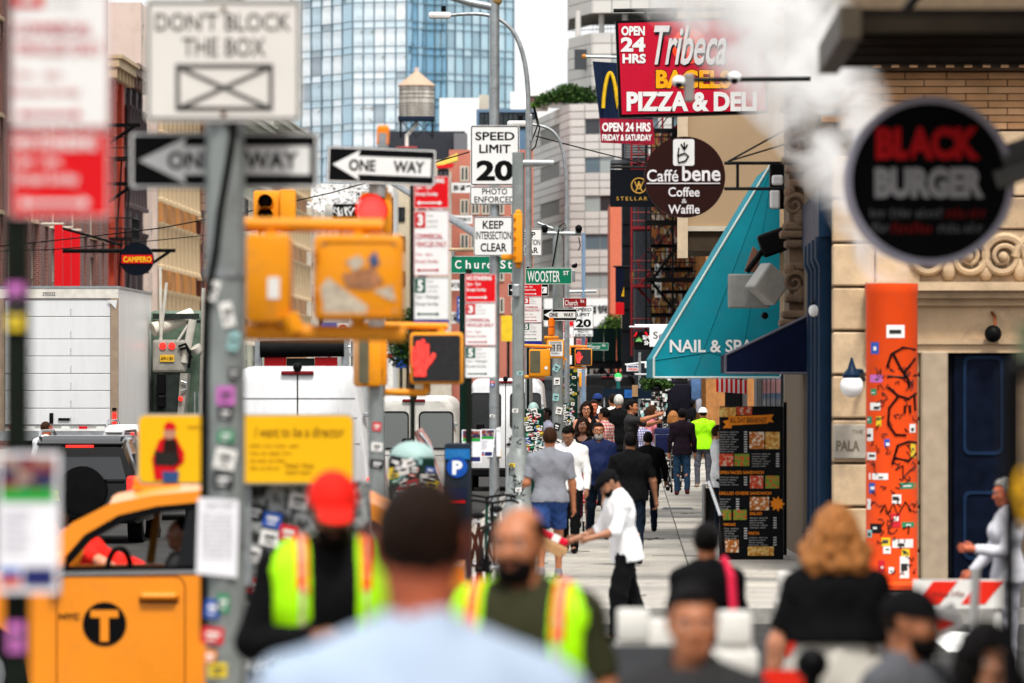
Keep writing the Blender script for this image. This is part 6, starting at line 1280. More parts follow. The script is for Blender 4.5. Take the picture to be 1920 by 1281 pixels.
# ---- refuse truck
d = 124; t = Thing('refuse_truck', 'grey refuse truck with hydraulic arms, round red lamps and yellow plate', 'truck', (wx(335, d), d, -.15), -TH, 'vehicles queuing along the street')
def LX(px): return (px-335)*d/FPX
def LZ(py): return wz(py, d)+.15
m_rgrey = M('refuse_grey', (.33, .32, .29), .5, var=.2, dirt=.5, dscale=2); m_rdark = M('refuse_dark', (.05, .06, .055), .6, var=.3); m_rgreen = M('refuse_green', (.16, .22, .17), .5, var=.25, dirt=.4)
t.add('body', MB().rbox(((LX(268)+LX(388))/2, 4.2, (LZ(590)+.7)/2+.1), (LX(388)-LX(268), 6.5, LZ(590)-.7), .15), m_rgreen, local=True); t.add('tailgate', MB().rbox((LX(316), .3, LZ(668)), (LX(347)-LX(285), .5, LZ(638)-LZ(700)), .06), m_rgrey, local=True)
t.add('hopper', MB().bx(LX(288), LX(338), .1, .9, LZ(785), LZ(702)), m_rdark, local=True); t.add('hopper_side', MB().prism([(LX(338), LZ(700)), (LX(352), LZ(700)), (LX(344), LZ(785)), (LX(332), LZ(785))], .0, .9), m_rgrey, local=True)
for px in (305, 322): t.add('tail_lamp', MB().lathe([(.0, 0), (.07, 0), (.075, .04), (.0, .05)], (0, 0, 0), 16).xf(Matrix.Translation((LX(px), .06, LZ(649))) @ Matrix.Rotation(R(90), 4, 'X')), m_tail_lit, local=True)
p = t.add('number_plate', MB().box((LX(313), .03, LZ(672)), (.31, .02, .15)), M('plate_yellow', (.70, .46, .06), .4), local=True); mb = MB(); letter(mb, 'AW-118A', LX(313)-.135, LX(313)+.135, LZ(672)-.045, LZ(672)+.04, .015, .02); t.add('plate_lettering', mb, m_signk, local=True, parent=p)
t.add('boom', MB().cyl((LX(285), .2, LZ(618)), (LX(356), .6, LZ(590)), .16, .16, 16), M('boom_cream', (.62, .59, .52), .4), local=True, smooth=True)
for (a, b, r_) in (((300, 500), (301, 640), .035), ((312, 530), (300, 640), .035), ((361, 600), (345, 680), .09), ((352, 610), (320, 660), .03), ((382, 540), (376, 780), .05), ((366, 650), (372, 660), .12)): t.add('hydraulic_pipe', MB().cyl((LX(a[0]), .05, LZ(a[1])), (LX(b[0]), .1, LZ(b[1])), r_, n=10), M('pipe_cream', (.55, .53, .48), .4), local=True, smooth=True)
t.add('cross_beam', MB().bx(LX(285), LX(372), .15, .3, LZ(598), LZ(588)).bx(LX(285), LX(378), .4, .5, LZ(605), LZ(600)), m_rdark, local=True); t.add('hose', MB().tube([(LX(335), .0, LZ(650)), (LX(348), -.05, LZ(645)), (LX(357), -.05, LZ(660)), (LX(354), .0, LZ(690))], .03, n=8).tube([(LX(338), .0, LZ(655)), (LX(350), -.05, LZ(652)), (LX(360), -.05, LZ(672))], .03, n=8), m_black, local=True)
t.add('mirror', MB().rbox((LX(303), -.05, LZ(720)), (.2, .1, .5), .05).rbox((LX(303), -.05, LZ(753)), (.2, .1, .3), .05), m_black, local=True); t.add('side_lamp', MB().ball((LX(339), -.05, LZ(748)), .05, 8, 6), m_tail_lit, local=True); t.add('grab_handle', MB().tube([(LX(340), -.05, LZ(715)), (LX(350), -.05, LZ(718)), (LX(350), -.05, LZ(730)), (LX(340), -.05, LZ(733))], .02, n=6), m_galv, local=True)
t.add('ladder', MB().bx(LX(364), LX(366), .0, .05, LZ(785), LZ(735)).bx(LX(372), LX(374), .0, .05, LZ(785), LZ(735)), m_galv, local=True); wheels(t, 2.3, (1.8, 6.2), .5)
# ---- lift truck with rolled tarp
d = 108; t = Thing('flatbed_truck', 'flatbed truck with a black rolled tarpaulin and red panels', 'truck', (wx(568, d), d, -.15), -TH, 'vehicles queuing along the street')
def LX(px): return (px-568)*d/FPX
t.add('tarp_roll', MB().cyl((LX(488), 0, LZ(652)-.03), (LX(645), 0, LZ(650)-.03), .16, n=16), M('tarp_black', (.012, .012, .013), .6, var=.3, bump=.5, bscale=10), local=True, smooth=True)
t.add('frame', MB().bx(LX(478), LX(662), .05, .15, LZ(668), LZ(662)).bx(LX(478), LX(490), .0, .2, .9, LZ(640)).bx(LX(640), LX(652), .0, .2, .9, LZ(640)).bx(LX(482), LX(655), .1, .2, LZ(640), LZ(634)), m_galv, local=True)
t.add('rail_pole', MB().cyl((LX(474), .1, 1), (LX(480), .1, LZ(640)), .03, n=6).cyl((LX(660), .1, 1), (LX(660), .1, LZ(640)), .03, n=6).cyl((LX(645), .1, LZ(650)), (LX(662), .1, LZ(650)), .02, n=6), m_galv, local=True)
for a, b in ((495, 536), (590, 632)): t.add('red_panel', MB().bx(LX(a), LX(b), .05, .15, LZ(700), LZ(670)), m_signr, local=True)
t.add('centre_panel', MB().bx(LX(536)+.01, LX(590)-.01, .08, .18, LZ(700), LZ(672)), m_rdark, local=True); t.add('bed', MB().bx(-1.1, 1.1, .2, 6, .8, 1.0).bx(-1.0, 1.0, 6, 8, .6, 2.3), m_rdark, local=True); wheels(t, 2.3, (1.2, 6.5), .45)
# ---- the yellow cab crossing in front
d = 40.2; t = Thing('yellow_cab', 'yellow cab with black round T badge crossing between the poles', 'car', (wx(420, d), d, -.15)); s_ = FPX/d
def CXm(px): return (px-420)/s_
def CZm(py): return wz(py, d)+.15
m_cab = M('cab_yellow', (.80, .325, .015), .3, var=.06, scale=2, coat=.25, dirt=.10, dscale=5); Dp = 1.72
side = [(-2.3, .38), (-2.35, .72), (-2.2, .90), (-1.35, 1.02), (1.65, 1.06), (1.70, .9), (1.68, .40)]
wheel_x = (-1.75, 1.0)
def with_arches(poly):
    pts = list(poly)
    for x in sorted(wheel_x, reverse=True):
        for i in range(9): a = math.pi*i/8; pts.append((x+.38*math.cos(a), .22+.48*math.sin(a)))
    return pts
zbelt = CZm(1076)
lo = [(-2.3, .20), (-2.36, .70), (-2.2, .88), (CXm(100), zbelt), (1.62, zbelt+.05), (1.72, .9), (1.68, .20)]
t.add('body_side', MB().prism(with_arches(lo), 0, .06), m_cab, local=True); t.add('far_side', MB().prism(with_arches(lo), Dp-.06, Dp), m_cab, local=True)
t.add('hood', MB().add([(-2.36, .06, .70), (-2.2, .06, .90), (CXm(100), .06, zbelt), (-2.36, Dp-.06, .70), (-2.2, Dp-.06, .90), (CXm(100), Dp-.06, zbelt), (-2.1, Dp/2, .97), (CXm(95), Dp/2, zbelt+.05)], [(0, 1, 4, 3), (1, 2, 7, 6), (1, 6, 4), (6, 7, 5, 4)]), m_cab, local=True)
t.add('front_bumper', MB().rbox((-2.34, Dp/2, .52), (.16, Dp-.1, .3), .06), m_black, local=True); t.add('rear_panel', MB().bx(1.62, 1.70, .062, Dp-.062, .42, zbelt+.04), m_cab, local=True); t.add('floor', MB().bx(-2.2, 1.6, .08, Dp-.08, .3, .4), m_black, local=True)
roof_o = [(92, 1076), (100, 1014), (136, 980), (205, 945), (290, 928), (380, 920), (520, 918), (620, 926), (690, 940), (735, 962), (760, 1000), (800, 1068)]
win_o = [(114, 1073), (126, 1040), (158, 1003), (222, 966), (295, 949), (372, 942), (520, 940), (610, 947), (670, 960), (705, 980), (730, 1010), (760, 1064)]
for (y0, y1, nm) in ((.01, .07, 'window_frame'), (Dp-.07, Dp-.01, 'far_window_frame')): t.add(nm, MB().ring([(CXm(x), CZm(y)) for x, y in roof_o], [(CXm(x), CZm(y)) for x, y in win_o], y0, y1), m_cab, local=True)
t.add('window_seal', MB().ring([(CXm(x), CZm(y)) for x, y in win_o], [(CXm(x+(11 if x < 400 else -11)), CZm(y+(12 if y < 1060 else -8))) for x, y in win_o], .0, .05), m_black, local=True)
rf = MB(); n = len(roof_o)-4; vs = []
for (x, y) in roof_o[3:-2]: vs += [(CXm(x), .02, CZm(y)), (CXm(x), .35, CZm(y)+.045), (CXm(x), Dp/2, CZm(y)+.06), (CXm(x), Dp-.35, CZm(y)+.045), (CXm(x), Dp-.02, CZm(y))]
kk = len(vs)//5; rf.add(vs, [(i*5+j, (i+1)*5+j, (i+1)*5+j+1, i*5+j+1) for i in range(kk-1) for j in range(4)]); t.add('roof', rf, m_cab, local=True, smooth='all')
t.add('windscreen', MB().add([(CXm(96), .08, CZm(1072)), (CXm(207), .1, CZm(944)), (CXm(207), Dp-.1, CZm(944)), (CXm(96), Dp-.08, CZm(1072)), (CXm(90), Dp/2, CZm(1068)), (CXm(201), Dp/2, CZm(941)+.03)], [(0, 1, 5, 4), (4, 5, 2, 3)]), glass_mat('cab_windscreen', (.55, .55, .55), .08, alpha=.75), local=True)  # pale tint stands in for the white reflection on the glass
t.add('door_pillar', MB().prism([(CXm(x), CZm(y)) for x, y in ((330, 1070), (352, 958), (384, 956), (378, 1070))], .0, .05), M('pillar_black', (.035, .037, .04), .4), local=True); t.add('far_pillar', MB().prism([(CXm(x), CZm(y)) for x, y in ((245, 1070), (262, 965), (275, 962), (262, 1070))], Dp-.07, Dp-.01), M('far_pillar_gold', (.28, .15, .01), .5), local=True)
t.add('belt_strip', MB().prism([(CXm(x), CZm(y)) for x, y in ((104, 1080), (104, 1072), (765, 1062), (765, 1070))], -.008, .02), m_chrome, local=True)
dn = t.add('door', MB().ring(rrect(CXm(105), CXm(348), CZm(1330), CZm(1079), .08), rrect(CXm(107.5), CXm(345.5), CZm(1327.5), CZm(1081.5), .07), -.0035, .001), M('cab_seam', (.30, .10, .0), .5), local=True); t.add('door_handle', MB().rbox((CXm(298), -.03, CZm(1118)), (.26, .05, .05), .02), m_cab, local=True, parent=dn); t.add('door_handle_shade', MB().box((CXm(298), -.003, CZm(1124)), (.28, .01, .05)), M('cab_shadow', (.3, .1, .0), .6), local=True, parent=dn)  # raised strip behind the handle: its shade as a darker yellow
bd = t.add('badge', MB().disc_y((CXm(196), -.004, CZm(1170)), 41/s_, .006, 36), m_signk, local=True)
t.add('badge_letter', MB().bx(CXm(170), CXm(222), -.010, -.0075, CZm(1158), CZm(1144)).bx(CXm(188), CXm(204), -.0101, -.0075, CZm(1203), CZm(1157.8)), m_cab, local=True, parent=bd)
mb = MB(); letter(mb, 'NYC', CXm(111), CXm(149), CZm(1162), CZm(1150), -.006, .03); t.add('lettering', mb, m_signk, local=True)
mb = MB(); words(mb, 262, 335, 1118, 1128, d-.006, 2); 
t.add('side_mirror', MB().rbox((CXm(112), -.1, CZm(1050)), (.1, .16, .12), .04), m_cab, local=True, smooth=True); t.add('roof_sign', MB().rbox((CXm(285), Dp/2, CZm(915)+.02), (.34, .7, .13), .04), M('roof_sign_orange', (.72, .27, .01), .4), local=True, smooth=True); t.add('roof_sign_base', MB().bx(CXm(240), CXm(330), Dp/2-.4, Dp/2+.4, CZm(928)+.03, CZm(922)+.03), m_cab, local=True)
t.add('tail_light', MB().rbox((1.69, .1, .85), (.08, .2, .2), .03), m_tail, local=True); t.add('head_light', MB().rbox((-2.28, .12, .74), (.2, .2, .12), .04), m_signw, local=True)
for x in wheel_x:
    for y in (.12, Dp-.12): w = t.add('wheel', MB().cyl((x, y-.1, .32), (x, y+.1, .32), .32, n=22), m_tyre, local=True, smooth=True); t.add('rim', MB().cyl((x, y-.11, .32), (x, y+.11, .32), .2, n=16), m_rim, local=True, parent=w)
m_seat = M('cab_seat', (.025, .025, .027), .7)
for y in (.42, 1.25): t.add('seat', MB().rbox((CXm(345), y, .62), (.5, .45, .16), .06).rbox((CXm(400), y, .98), (.16, .45, .62), .06, ry=R(12)).rbox((CXm(408), y, 1.36), (.1, .25, .16), .04), m_seat, local=True, smooth=True)
t.add('dashboard', MB().rbox((CXm(150), Dp/2, .88), (.4, Dp-.2, .22), .06), m_seat, local=True); t.add('steering_wheel', MB().ring(circ(0, 0, .19, 22), circ(0, 0, .16, 22), -.015, .015).xf(Matrix.Translation((CXm(215), .45, 1.02)) @ Matrix.Rotation(R(65), 4, 'Z')), m_black, local=True)
CAB = t
# ================================================================== STREET FURNITURE
# steam stack
d = 62; X = wx(1672, d); t = Thing('steam_stack', 'bright orange street steam stack plastered with stickers and scrawls', 'chimney', (X, d, 0)); m_stack = M('stack_orange', (.86, .125, .02), .5, var=.06, scale=3, dirt=.12, dscale=4); rS = .282; zt = wz(532, d)
t.add('pipe', MB().lathe([(rS, 0), (rS, zt-.12), (rS+.006, zt-.11), (rS+.006, zt), (rS-.04, zt), (rS-.05, zt-.6)], (X, d, 0), 32), m_stack, smooth=True); t.add('base_flange', MB().lathe([(rS+.12, 0), (rS+.12, .05), (rS+.01, .09), (rS+.01, .12)], (X, d, 0), 28), m_stack, smooth=True)
def on_cyl(px, py, lift=.006):
    x = wx(px, d)-X; x = max(-rS*.97, min(rS*.97, x)); return Vector((X+x, d-math.sqrt(rS*rS-x*x)-lift, wz(py, d)))
def cyl_patch(px, py, w, h, lift=.004):
    mb = MB(); n = 4; vs = []
    for i in range(n+1):
        q = px-w/2+w*i/n; vs += [on_cyl(q, py-h/2, lift), on_cyl(q, py+h/2, lift)]
    return mb.add(vs, [(2*i, 2*i+2, 2*i+3, 2*i+1) for i in range(n)])
rs = random.Random(11)
for (px, py, w, h, mi) in ((1676, 622, 34, 24, 0), (1638, 653, 14, 22, 4), (1641, 710, 22, 14, 6), (1636, 735, 10, 12, 2), (1639, 762, 18, 14, 0), (1645, 790, 9, 18, 3), (1628, 788, 10, 14, 2), (1709, 803, 12, 16, 0), (1628, 815, 14, 24, 0), (1660, 830, 10, 14, 4), (1710, 845, 10, 26, 3), (1632, 855, 16, 14, 0), (1645, 893, 34, 12, 0), (1633, 915, 10, 20, 4), (1700, 910, 32, 12, 2), (1678, 935, 17, 17, 0), (1625, 945, 12, 20, 0), (1676, 975, 18, 26, 1), (1703, 983, 30, 10, 2), (1640, 990, 20, 18, 5), (1627, 1000, 12, 14, 8), (1658, 1015, 16, 16, 3), (1690, 1018, 40, 16, 0), (1660, 1030, 14, 14, 0), (1695, 1035, 16, 14, 3), (1693, 1063, 18, 42, 0), (1668, 1068, 10, 12, 0), (1650, 1060, 12, 20, 1)):
    o = t.add('sticker', cyl_patch(px, py, w, h), m_stk[mi][0]); t.add('sticker_print', cyl_patch(px+w*rs.uniform(-.12, .12), py+h*rs.uniform(-.2, .2), w*rs.uniform(.25, .7), h*rs.uniform(.15, .5), .007), m_stk[mi][1], parent=o)
for k, pts in enumerate((((1660, 690), (1668, 665), (1690, 652), (1714, 656)), ((1660, 706), (1690, 708), (1716, 704)), ((1672, 665), (1685, 690), (1700, 712), (1702, 728)), ((1714, 672), (1700, 690), (1690, 700)), ((1662, 726), (1680, 742), (1700, 748), (1716, 738)), ((1680, 745), (1664, 765), (1662, 795), (1676, 815), (1696, 816)), ((1694, 760), (1693, 775)), ((1703, 760), (1704, 775)), ((1712, 740), (1714, 770)), ((1670, 870), (1680, 835), (1700, 828), (1716, 830)), ((1672, 858), (1700, 864), (1716, 850)), ((1676, 880), (1690, 872), (1690, 895), (1706, 880)), ((1648, 960), (1656, 945), (1662, 962), (1672, 942), (1680, 965), (1695, 940), (1706, 958)), ((1690, 990), (1702, 985), (1700, 1000)))):
    t.add('scrawl', MB().tube([on_cyl(a, b) for a, b in pts], .015 if k < 11 else .010, n=5), m_signk)
tg = MB()
for k in range(70):
    a, b = rs.uniform(1632, 1712), rs.uniform(680, 1090); pts = []
    for i in range(5): pts.append(on_cyl(a, b)); a += rs.uniform(-8, 8); b += rs.uniform(-9, 9)
    tg.tube(pts, .0055, n=4)
t.add('fine_scrawl', tg, M('marker_ink', (.10, .03, .03), .6), kind='stuff')
# steam
def steam():
    mb = MB(); zt_ = zt; n = 18; secs = []
    for i in range(15):
        f = i/14; z = -.1+3.9*f; xc = -.02-.25*z-.09*z*z; r = .29+.34*max(0, z)
        secs.append((xc, z, r))
    vs = []; fs = []
    for xc, z, r in secs: vs += [(X+xc+r*math.cos(2*math.pi*j/n), d+.1+r*.8*math.sin(2*math.pi*j/n), zt_+z) for j in range(n)]
    for i in range(14): fs += [(i*n+j, i*n+(j+1) % n, (i+1)*n+(j+1) % n, (i+1)*n+j) for j in range(n)]
    fs += [tuple(range(n-1, -1, -1)), tuple(range(14*n, 15*n))]; mb.add(vs, fs)
    m = bpy.data.materials.new('steam_volume'); m.use_nodes = True; N = m.node_tree.nodes; Lk = m.node_tree.links; N.remove(N['Principled BSDF']); out_ = N['Material Output']
    pv = N.new('ShaderNodeVolumePrincipled'); pv.inputs['Color'].default_value = (.97, .97, .97, 1); pv.inputs['Anisotropy'].default_value = .2
    tc = N.new('ShaderNodeTexCoord'); sx = N.new('ShaderNodeSeparateXYZ'); Lk.new(tc.outputs['Object'], sx.inputs[0])
    def mt(op, a, b=None, c=None):
        q = N.new('ShaderNodeMath'); q.operation = op
        for i, v in enumerate((a, b, c)):
            if v is None: continue
            if isinstance(v, (int, float)): q.inputs[i].default_value = v
            else: Lk.new(v, q.inputs[i])
        return q.outputs[0]
    x, y, z = sx.outputs[0], sx.outputs[1], sx.outputs[2]; zc = mt('MAXIMUM', z, 0.0)
    xc = mt('SUBTRACT', mt('MULTIPLY', z, -.25), mt('MULTIPLY', mt('MULTIPLY', z, z), .09)); dx = mt('SUBTRACT', mt('ADD', x, .02), xc); dy = mt('DIVIDE', y, .8)
    rr = mt('SQRT', mt('ADD', mt('MULTIPLY', dx, dx), mt('MULTIPLY', dy, dy))); rad = mt('ADD', .28, mt('MULTIPLY', zc, .33)); q = mt('DIVIDE', rr, rad)
    fall = mt('MAXIMUM', mt('SUBTRACT', 1.0, mt('MULTIPLY', q, q)), 0.0)
    nz = N.new('ShaderNodeTexNoise'); nz.inputs['Scale'].default_value = 1.7; nz.inputs['Detail'].default_value = 4; nz.inputs['Roughness'].default_value = .52; nz.inputs['Distortion'].default_value = 1.1; mp = N.new('ShaderNodeMapping'); mp.inputs['Location'].default_value = (3.1, 1.7, .4); Lk.new(tc.outputs['Object'], mp.inputs[0]); Lk.new(mp.outputs[0], nz.inputs['Vector'])
    th = mt('MAXIMUM', mt('MULTIPLY', mt('SUBTRACT', nz.outputs[0], .405), 6.0), 0.0); dens = mt('MULTIPLY', mt('MULTIPLY', th, fall), STEAM)
    Lk.new(dens, pv.inputs['Density']); Lk.new(pv.outputs[0], out_.inputs['Volume'])
    o = single('steam', mb, m, 'white steam drifting up from the orange stack', 'steam', kind='stuff', loc=(X, d+.1, zt_)); return o
STEAM = 4.0
steam()
# pay station
d = 55; t = Thing('parking_meter', 'dark pay station with blue P disc beside the bicycles', 'parking meter', (wx(858, d), d, 0)); m_pay = M('pay_dark', (.03, .04, .055), .45)
t.add('case', MB().rbox((wx(858, d), d+.14, wz(960, d)), (50*d/FPX, .26, wz(832, d)-wz(1090, d)), .03), m_pay, smooth=True); t.add('header', MB().bx(wx(835, d), wx(881, d), d-.004, d+.009, wz(861, d), wz(842, d)), M('pay_blue', (.02, .18, .40), .4))
mb = MB(); pletter(mb, 'MUNI', 844, 872, 846, 857, d-.008, .01); t.add('header_print', mb, M('pay_dim', (.06, .25, .5), .5))
o = t.add('disc', MB().disc_y((wx(857, d), d-.0, wz(876, d)), 19.5*d/FPX, .012, 30), M('disc_blue', (.01, .10, .36), .4)); mb = MB(); pletter(mb, 'P', 848, 867, 864, 890, d-.009, .05); t.add('letter', mb, m_signw, parent=o)
t.add('screen', MB().bx(wx(843, d), wx(874, d), d-.005, d+.009, wz(936, d), wz(915, d)), M('pay_screen', (.02, .03, .08), .2)); t.add('red_label', MB().bx(wx(843, d), wx(873, d), d-.005, d+.009, wz(943, d), wz(938, d)), m_signr)
t.add('base', MB().bx(wx(846, d), wx(870, d), d+.02, d+.26, 0, wz(1088, d)), m_pay)
# stickered street boxes with domed lids
def stk_box(label, x0, x1, y0, d, dome=None, body=None, seed=1, dens=60, y1=None, group='stickered street boxes'):
    t = Thing('relay_box', label, 'street box', (wx((x0+x1)/2, d), d, 0), 0, group); w = (x1-x0)*d/FPX; zt_ = wz(y0, d); bm_ = body or M('box_green', (.012, .05, .038), .5, var=.2)
    b = t.add('case', MB().rbox((wx((x0+x1)/2, d), d+.25, zt_/2), (w, .5, zt_), .02), bm_)
    if dome: t.add('dome_lid', MB().ball((wx((x0+x1)/2, d), d+.25, zt_-.01), (w*dome, .25, .17*w/.45), 20, 10), M('dome_mint', (.36, .48, .46), .6), smooth=True)
    r_ = random.Random(seed); groups = {}
    for k in range(dens):
        cx_ = r_.uniform(x0+3, x1-4); cy_ = y0+4+(k/dens)*((y1 or (y0+150))-y0)+r_.uniform(-4, 4); ww = min(r_.uniform(.04, .10), w*.4); mi = r_.choice((0, 0, 0, 5, 5, 1, 2, 3, 4, 0, 8)); an = r_.uniform(-.35, .35)
        t.add('sticker', MB().box((wx(cx_, d), d-.004-.0007*(k % 6), wz(cy_, d)), (ww, .0006, ww*r_.uniform(.45, 1.0)), ry=an), m_stk[mi][0], parent=b)
        groups.setdefault(mi, MB()).box((wx(cx_, d), d-.0102-.0003*(k % 6), wz(cy_, d)), (ww*.6, .0004, ww*.2), ry=an)
    for mi, g_ in groups.items(): t.add('sticker_prints', g_, m_stk[mi][1], parent=b, kind='stuff')
    return t
stk_box('green street box covered in stickers with small mint dome', 982, 1019, 767, 92, .28, seed=4, dens=90, y1=870)
stk_box('tall dark green cabinet with stickers beside the camera mast', 1052, 1083, 692, 120, None, seed=8, dens=26, y1=740); stk_box('lower sticker covered box behind the walking woman', 1052, 1080, 756, 116, None, seed=9, dens=70, y1=830)
stk_box('blurred sticker covered box with broad mint dome near the cab', 728, 815, 858, 44.5, .5, seed=5, dens=36, y1=930)
t = Thing('street_lantern', 'hooded olive lantern beside the camera mast', 'lamp', W(1064, 755, 119)); t.add('hood', MB().lathe([(.16, 0), (.15, .06), (.06, .12)], W(1064, 755, 119), 14), M('olive', (.12, .14, .07), .5), smooth=True); t.add('stem', MB().cyl(W(1064, 755, 119), W(1064, 740, 119.4), .03, n=8), m_iron)
t = Thing('green_globe_lamp', 'green topped subway globe lamp on a teal post', 'lamp', W(1159, 760, 150)); d = 150; t.add('globe', MB().ball(W(1159, 706, d), (.1, .1, .09), 14, 8), M('globe_green', (.05, .55, .12), .3, emit=(.1, .9, .2), estr=.3), smooth=True); t.add('lower_globe', MB().lathe([(.06, -.11), (.10, -.03), (.10, 0)], W(1159, 707, d), 14), m_signw, smooth=True); t.add('post', MB().cyl(W(1159, 714, d), (wx(1159, d), d, 0), .05, n=10), M('teal_post', (.01, .14, .14), .4))
# graffiti cabinet with the yellow poster board
d = 36.5; t = Thing('graffiti_cabinet', 'steel street cabinet covered in grey graffiti beneath the yellow board', 'street box', (wx(540, d), d, 0)); t.add('case', MB().rbox((wx(548, d), d+.3, wz(903, d)/2), ((690-405)*d/FPX, .55, wz(903, d)), .02), ramp_mat('cabinet_graffiti', 'noise', [(0, (.05, .05, .05)), (.42, (.20, .21, .21)), (.50, (.38, .39, .39)), (.57, (.12, .13, .13)), (.63, (.3, .31, .31))], 9, detail=6))
for (px, py, mi) in ((478, 960, 5), (510, 975, 4), (505, 1010, 0), (470, 1040, 0), (540, 1000, 1), (560, 940, 0), (480, 1100, 1)): sticker(t, (wx(px, d), d+.02, wz(py, d)), .12, .10, mi, .2)
t.add('door_line', MB().box((wx(548, d), d+.022, wz(903, d)/2), (.012, .004, 1.4)), m_black)
t = Thing('yellow_billboard', 'yellow poster board with a figure in red beret and handwriting', 'billboard', W(460, 905, d)); dd = d-.1; m_yb = M('poster_yellow', (.82, .50, .008), .5, var=.03)
o = t.add('board', MB().prism(rrect(wx(261, dd), wx(661, dd), wz(905, dd), wz(780, dd), .04), dd, dd+.05), m_yb); t.add('frame', MB().ring(rrect(wx(257, dd), wx(665, dd), wz(909, dd), wz(776, dd), .05), rrect(wx(262, dd), wx(660, dd), wz(904, dd), wz(781, dd), .04), dd+.005, dd+.07), M('board_frame', (.45, .42, .36), .5), parent=o)
t.add('support', MB().bx(wx(440, dd), wx(470, dd), dd+.08, dd+.2, wz(1100, dd), wz(800, dd)).bx(wx(600, dd), wz(0, 1)*0+wx(620, dd), dd+.08, dd+.2, wz(1100, dd), wz(800, dd)), m_galv)
e = dd-.003
def flat(pts, nm, mt_, k=0): t.add(nm, MB().prism([(wx(x, e), wz(y, e)) for x, y in pts], e-.002-.001*k, e-.001*k), mt_, parent=o)
flat(((290, 900), (285, 860), (298, 825), (312, 818), (330, 820), (346, 850), (345, 866), (330, 880), (334, 900)), 'printed_coat', m_signr)
flat(((304, 870), (306, 830), (318, 812), (332, 830), (338, 870)), 'printed_hair', M('print_hair', (.05, .025, .02), .6), 1); t.add('printed_face', MB().prism(circ(wx(318, e), wz(813, e), 11*e/FPX, 18), e-.005, e-.003), M('print_skin', (.50, .28, .20), .6), parent=o)
flat(((308, 806), (308, 796), (318, 790), (329, 796), (330, 806)), 'printed_beret', m_signr, 4); flat(((290, 845), (332, 850), (330, 874), (290, 872)), 'printed_slate', M('print_slate', (.05, .045, .04), .6), 4); flat(((304, 884), (336, 884), (334, 904), (306, 904)), 'printed_jeans', M('print_jeans', (.06, .12, .26), .6), 5)
mb = MB(); pletter(mb, 'I want to be a director', 478, 646, 800, 820, e, .01, shear=.1)
for k in range(4): words(mb, 470, 560-k*12, 833+k*14, 838+k*14, e, 4, k)
words(mb, 535, 590, 868, 876, e, 2); words(mb, 535, 585, 882, 888, e, 2); words(mb, 352, 378, 798, 803, e, 1); t.add('handwriting', mb, M('print_brown', (.30, .16, .01), .6), parent=o)
# bicycles
def bicycle(label, px, d, rz, col):
    t = Thing('bicycle', label, 'bicycle', (wx(px, d), d, 0), rz, 'bicycles locked by the pay station')
    for y, nm in ((-.52, 'front_wheel'), (.52, 'rear_wheel')):
        n = 28; w = t.add(nm, MB().tube([(0, y+.33*math.cos(2*math.pi*i/n), .34+.33*math.sin(2*math.pi*i/n)) for i in range(n+1)], .02, n=7), m_tyre, local=True, smooth=True); s_ = MB()
        for i in range(14): a = 2*math.pi*i/14; s_.cyl((0, y, .34), (0, y+.32*math.cos(a), .34+.32*math.sin(a)), .003, n=4)
        t.add('spokes', s_, m_chrome, local=True, parent=w); t.add('hub', MB().cyl((-.05, y, .34), (.05, y, .34), .03, n=10), m_chrome, local=True, parent=w)
    f = MB()
    for a, b in (((0, -.38, .72), (0, -.05, .30)), ((0, -.05, .30), (0, .18, .78)), ((0, .16, .72), (0, -.36, .78)), ((0, -.05, .30), (0, .52, .34)), ((0, .17, .74), (0, .52, .34)), ((0, -.40, .92), (0, -.52, .34))): f.cyl(a, b, .018, n=8)
    t.add('frame', f, col, local=True, smooth=True); t.add('handlebar', MB().tube([(-.30, -.33, 1.0), (-.2, -.42, 1.03), (0, -.42, 1.0), (.2, -.42, 1.03), (.30, -.33, 1.0)], .014, n=8).cyl((0, -.40, .9), (0, -.42, 1.0), .015, n=8), m_black, local=True, smooth=True); t.add('saddle', MB().ball((0, .22, .86), (.075, .13, .04), 12, 6), m_black, local=True, smooth=True); t.add('seat_post', MB().cyl((0, .18, .75), (0, .21, .85), .014, n=8), m_chrome, local=True)
    t.add('crank', MB().cyl((-.09, -.05, .30), (.09, -.05, .30), .02, n=8).cyl((.08, -.05, .30), (.08, .05, .16), .012, n=6).cyl((-.08, -.05, .30), (-.08, -.15, .44), .012, n=6).disc_y((0, 0, 0), .001, .001, 6), m_black, local=True); t.add('brake_cable', MB().tube([(.2, -.42, 1.03), (.15, -.55, 1.1), (.02, -.48, .9)], .006, n=5), m_black, local=True)
    return t
bicycle('black bicycle with drop of cables locked beside the pay station', 905, 59, R(14), m_black); bicycle('dark green bicycle leaning behind the black one', 924, 62, R(-9), M('bike_green', (.02, .07, .05), .35)); bicycle('bicycle whose bars show before the cab door', 80, 19, R(75), m_black)
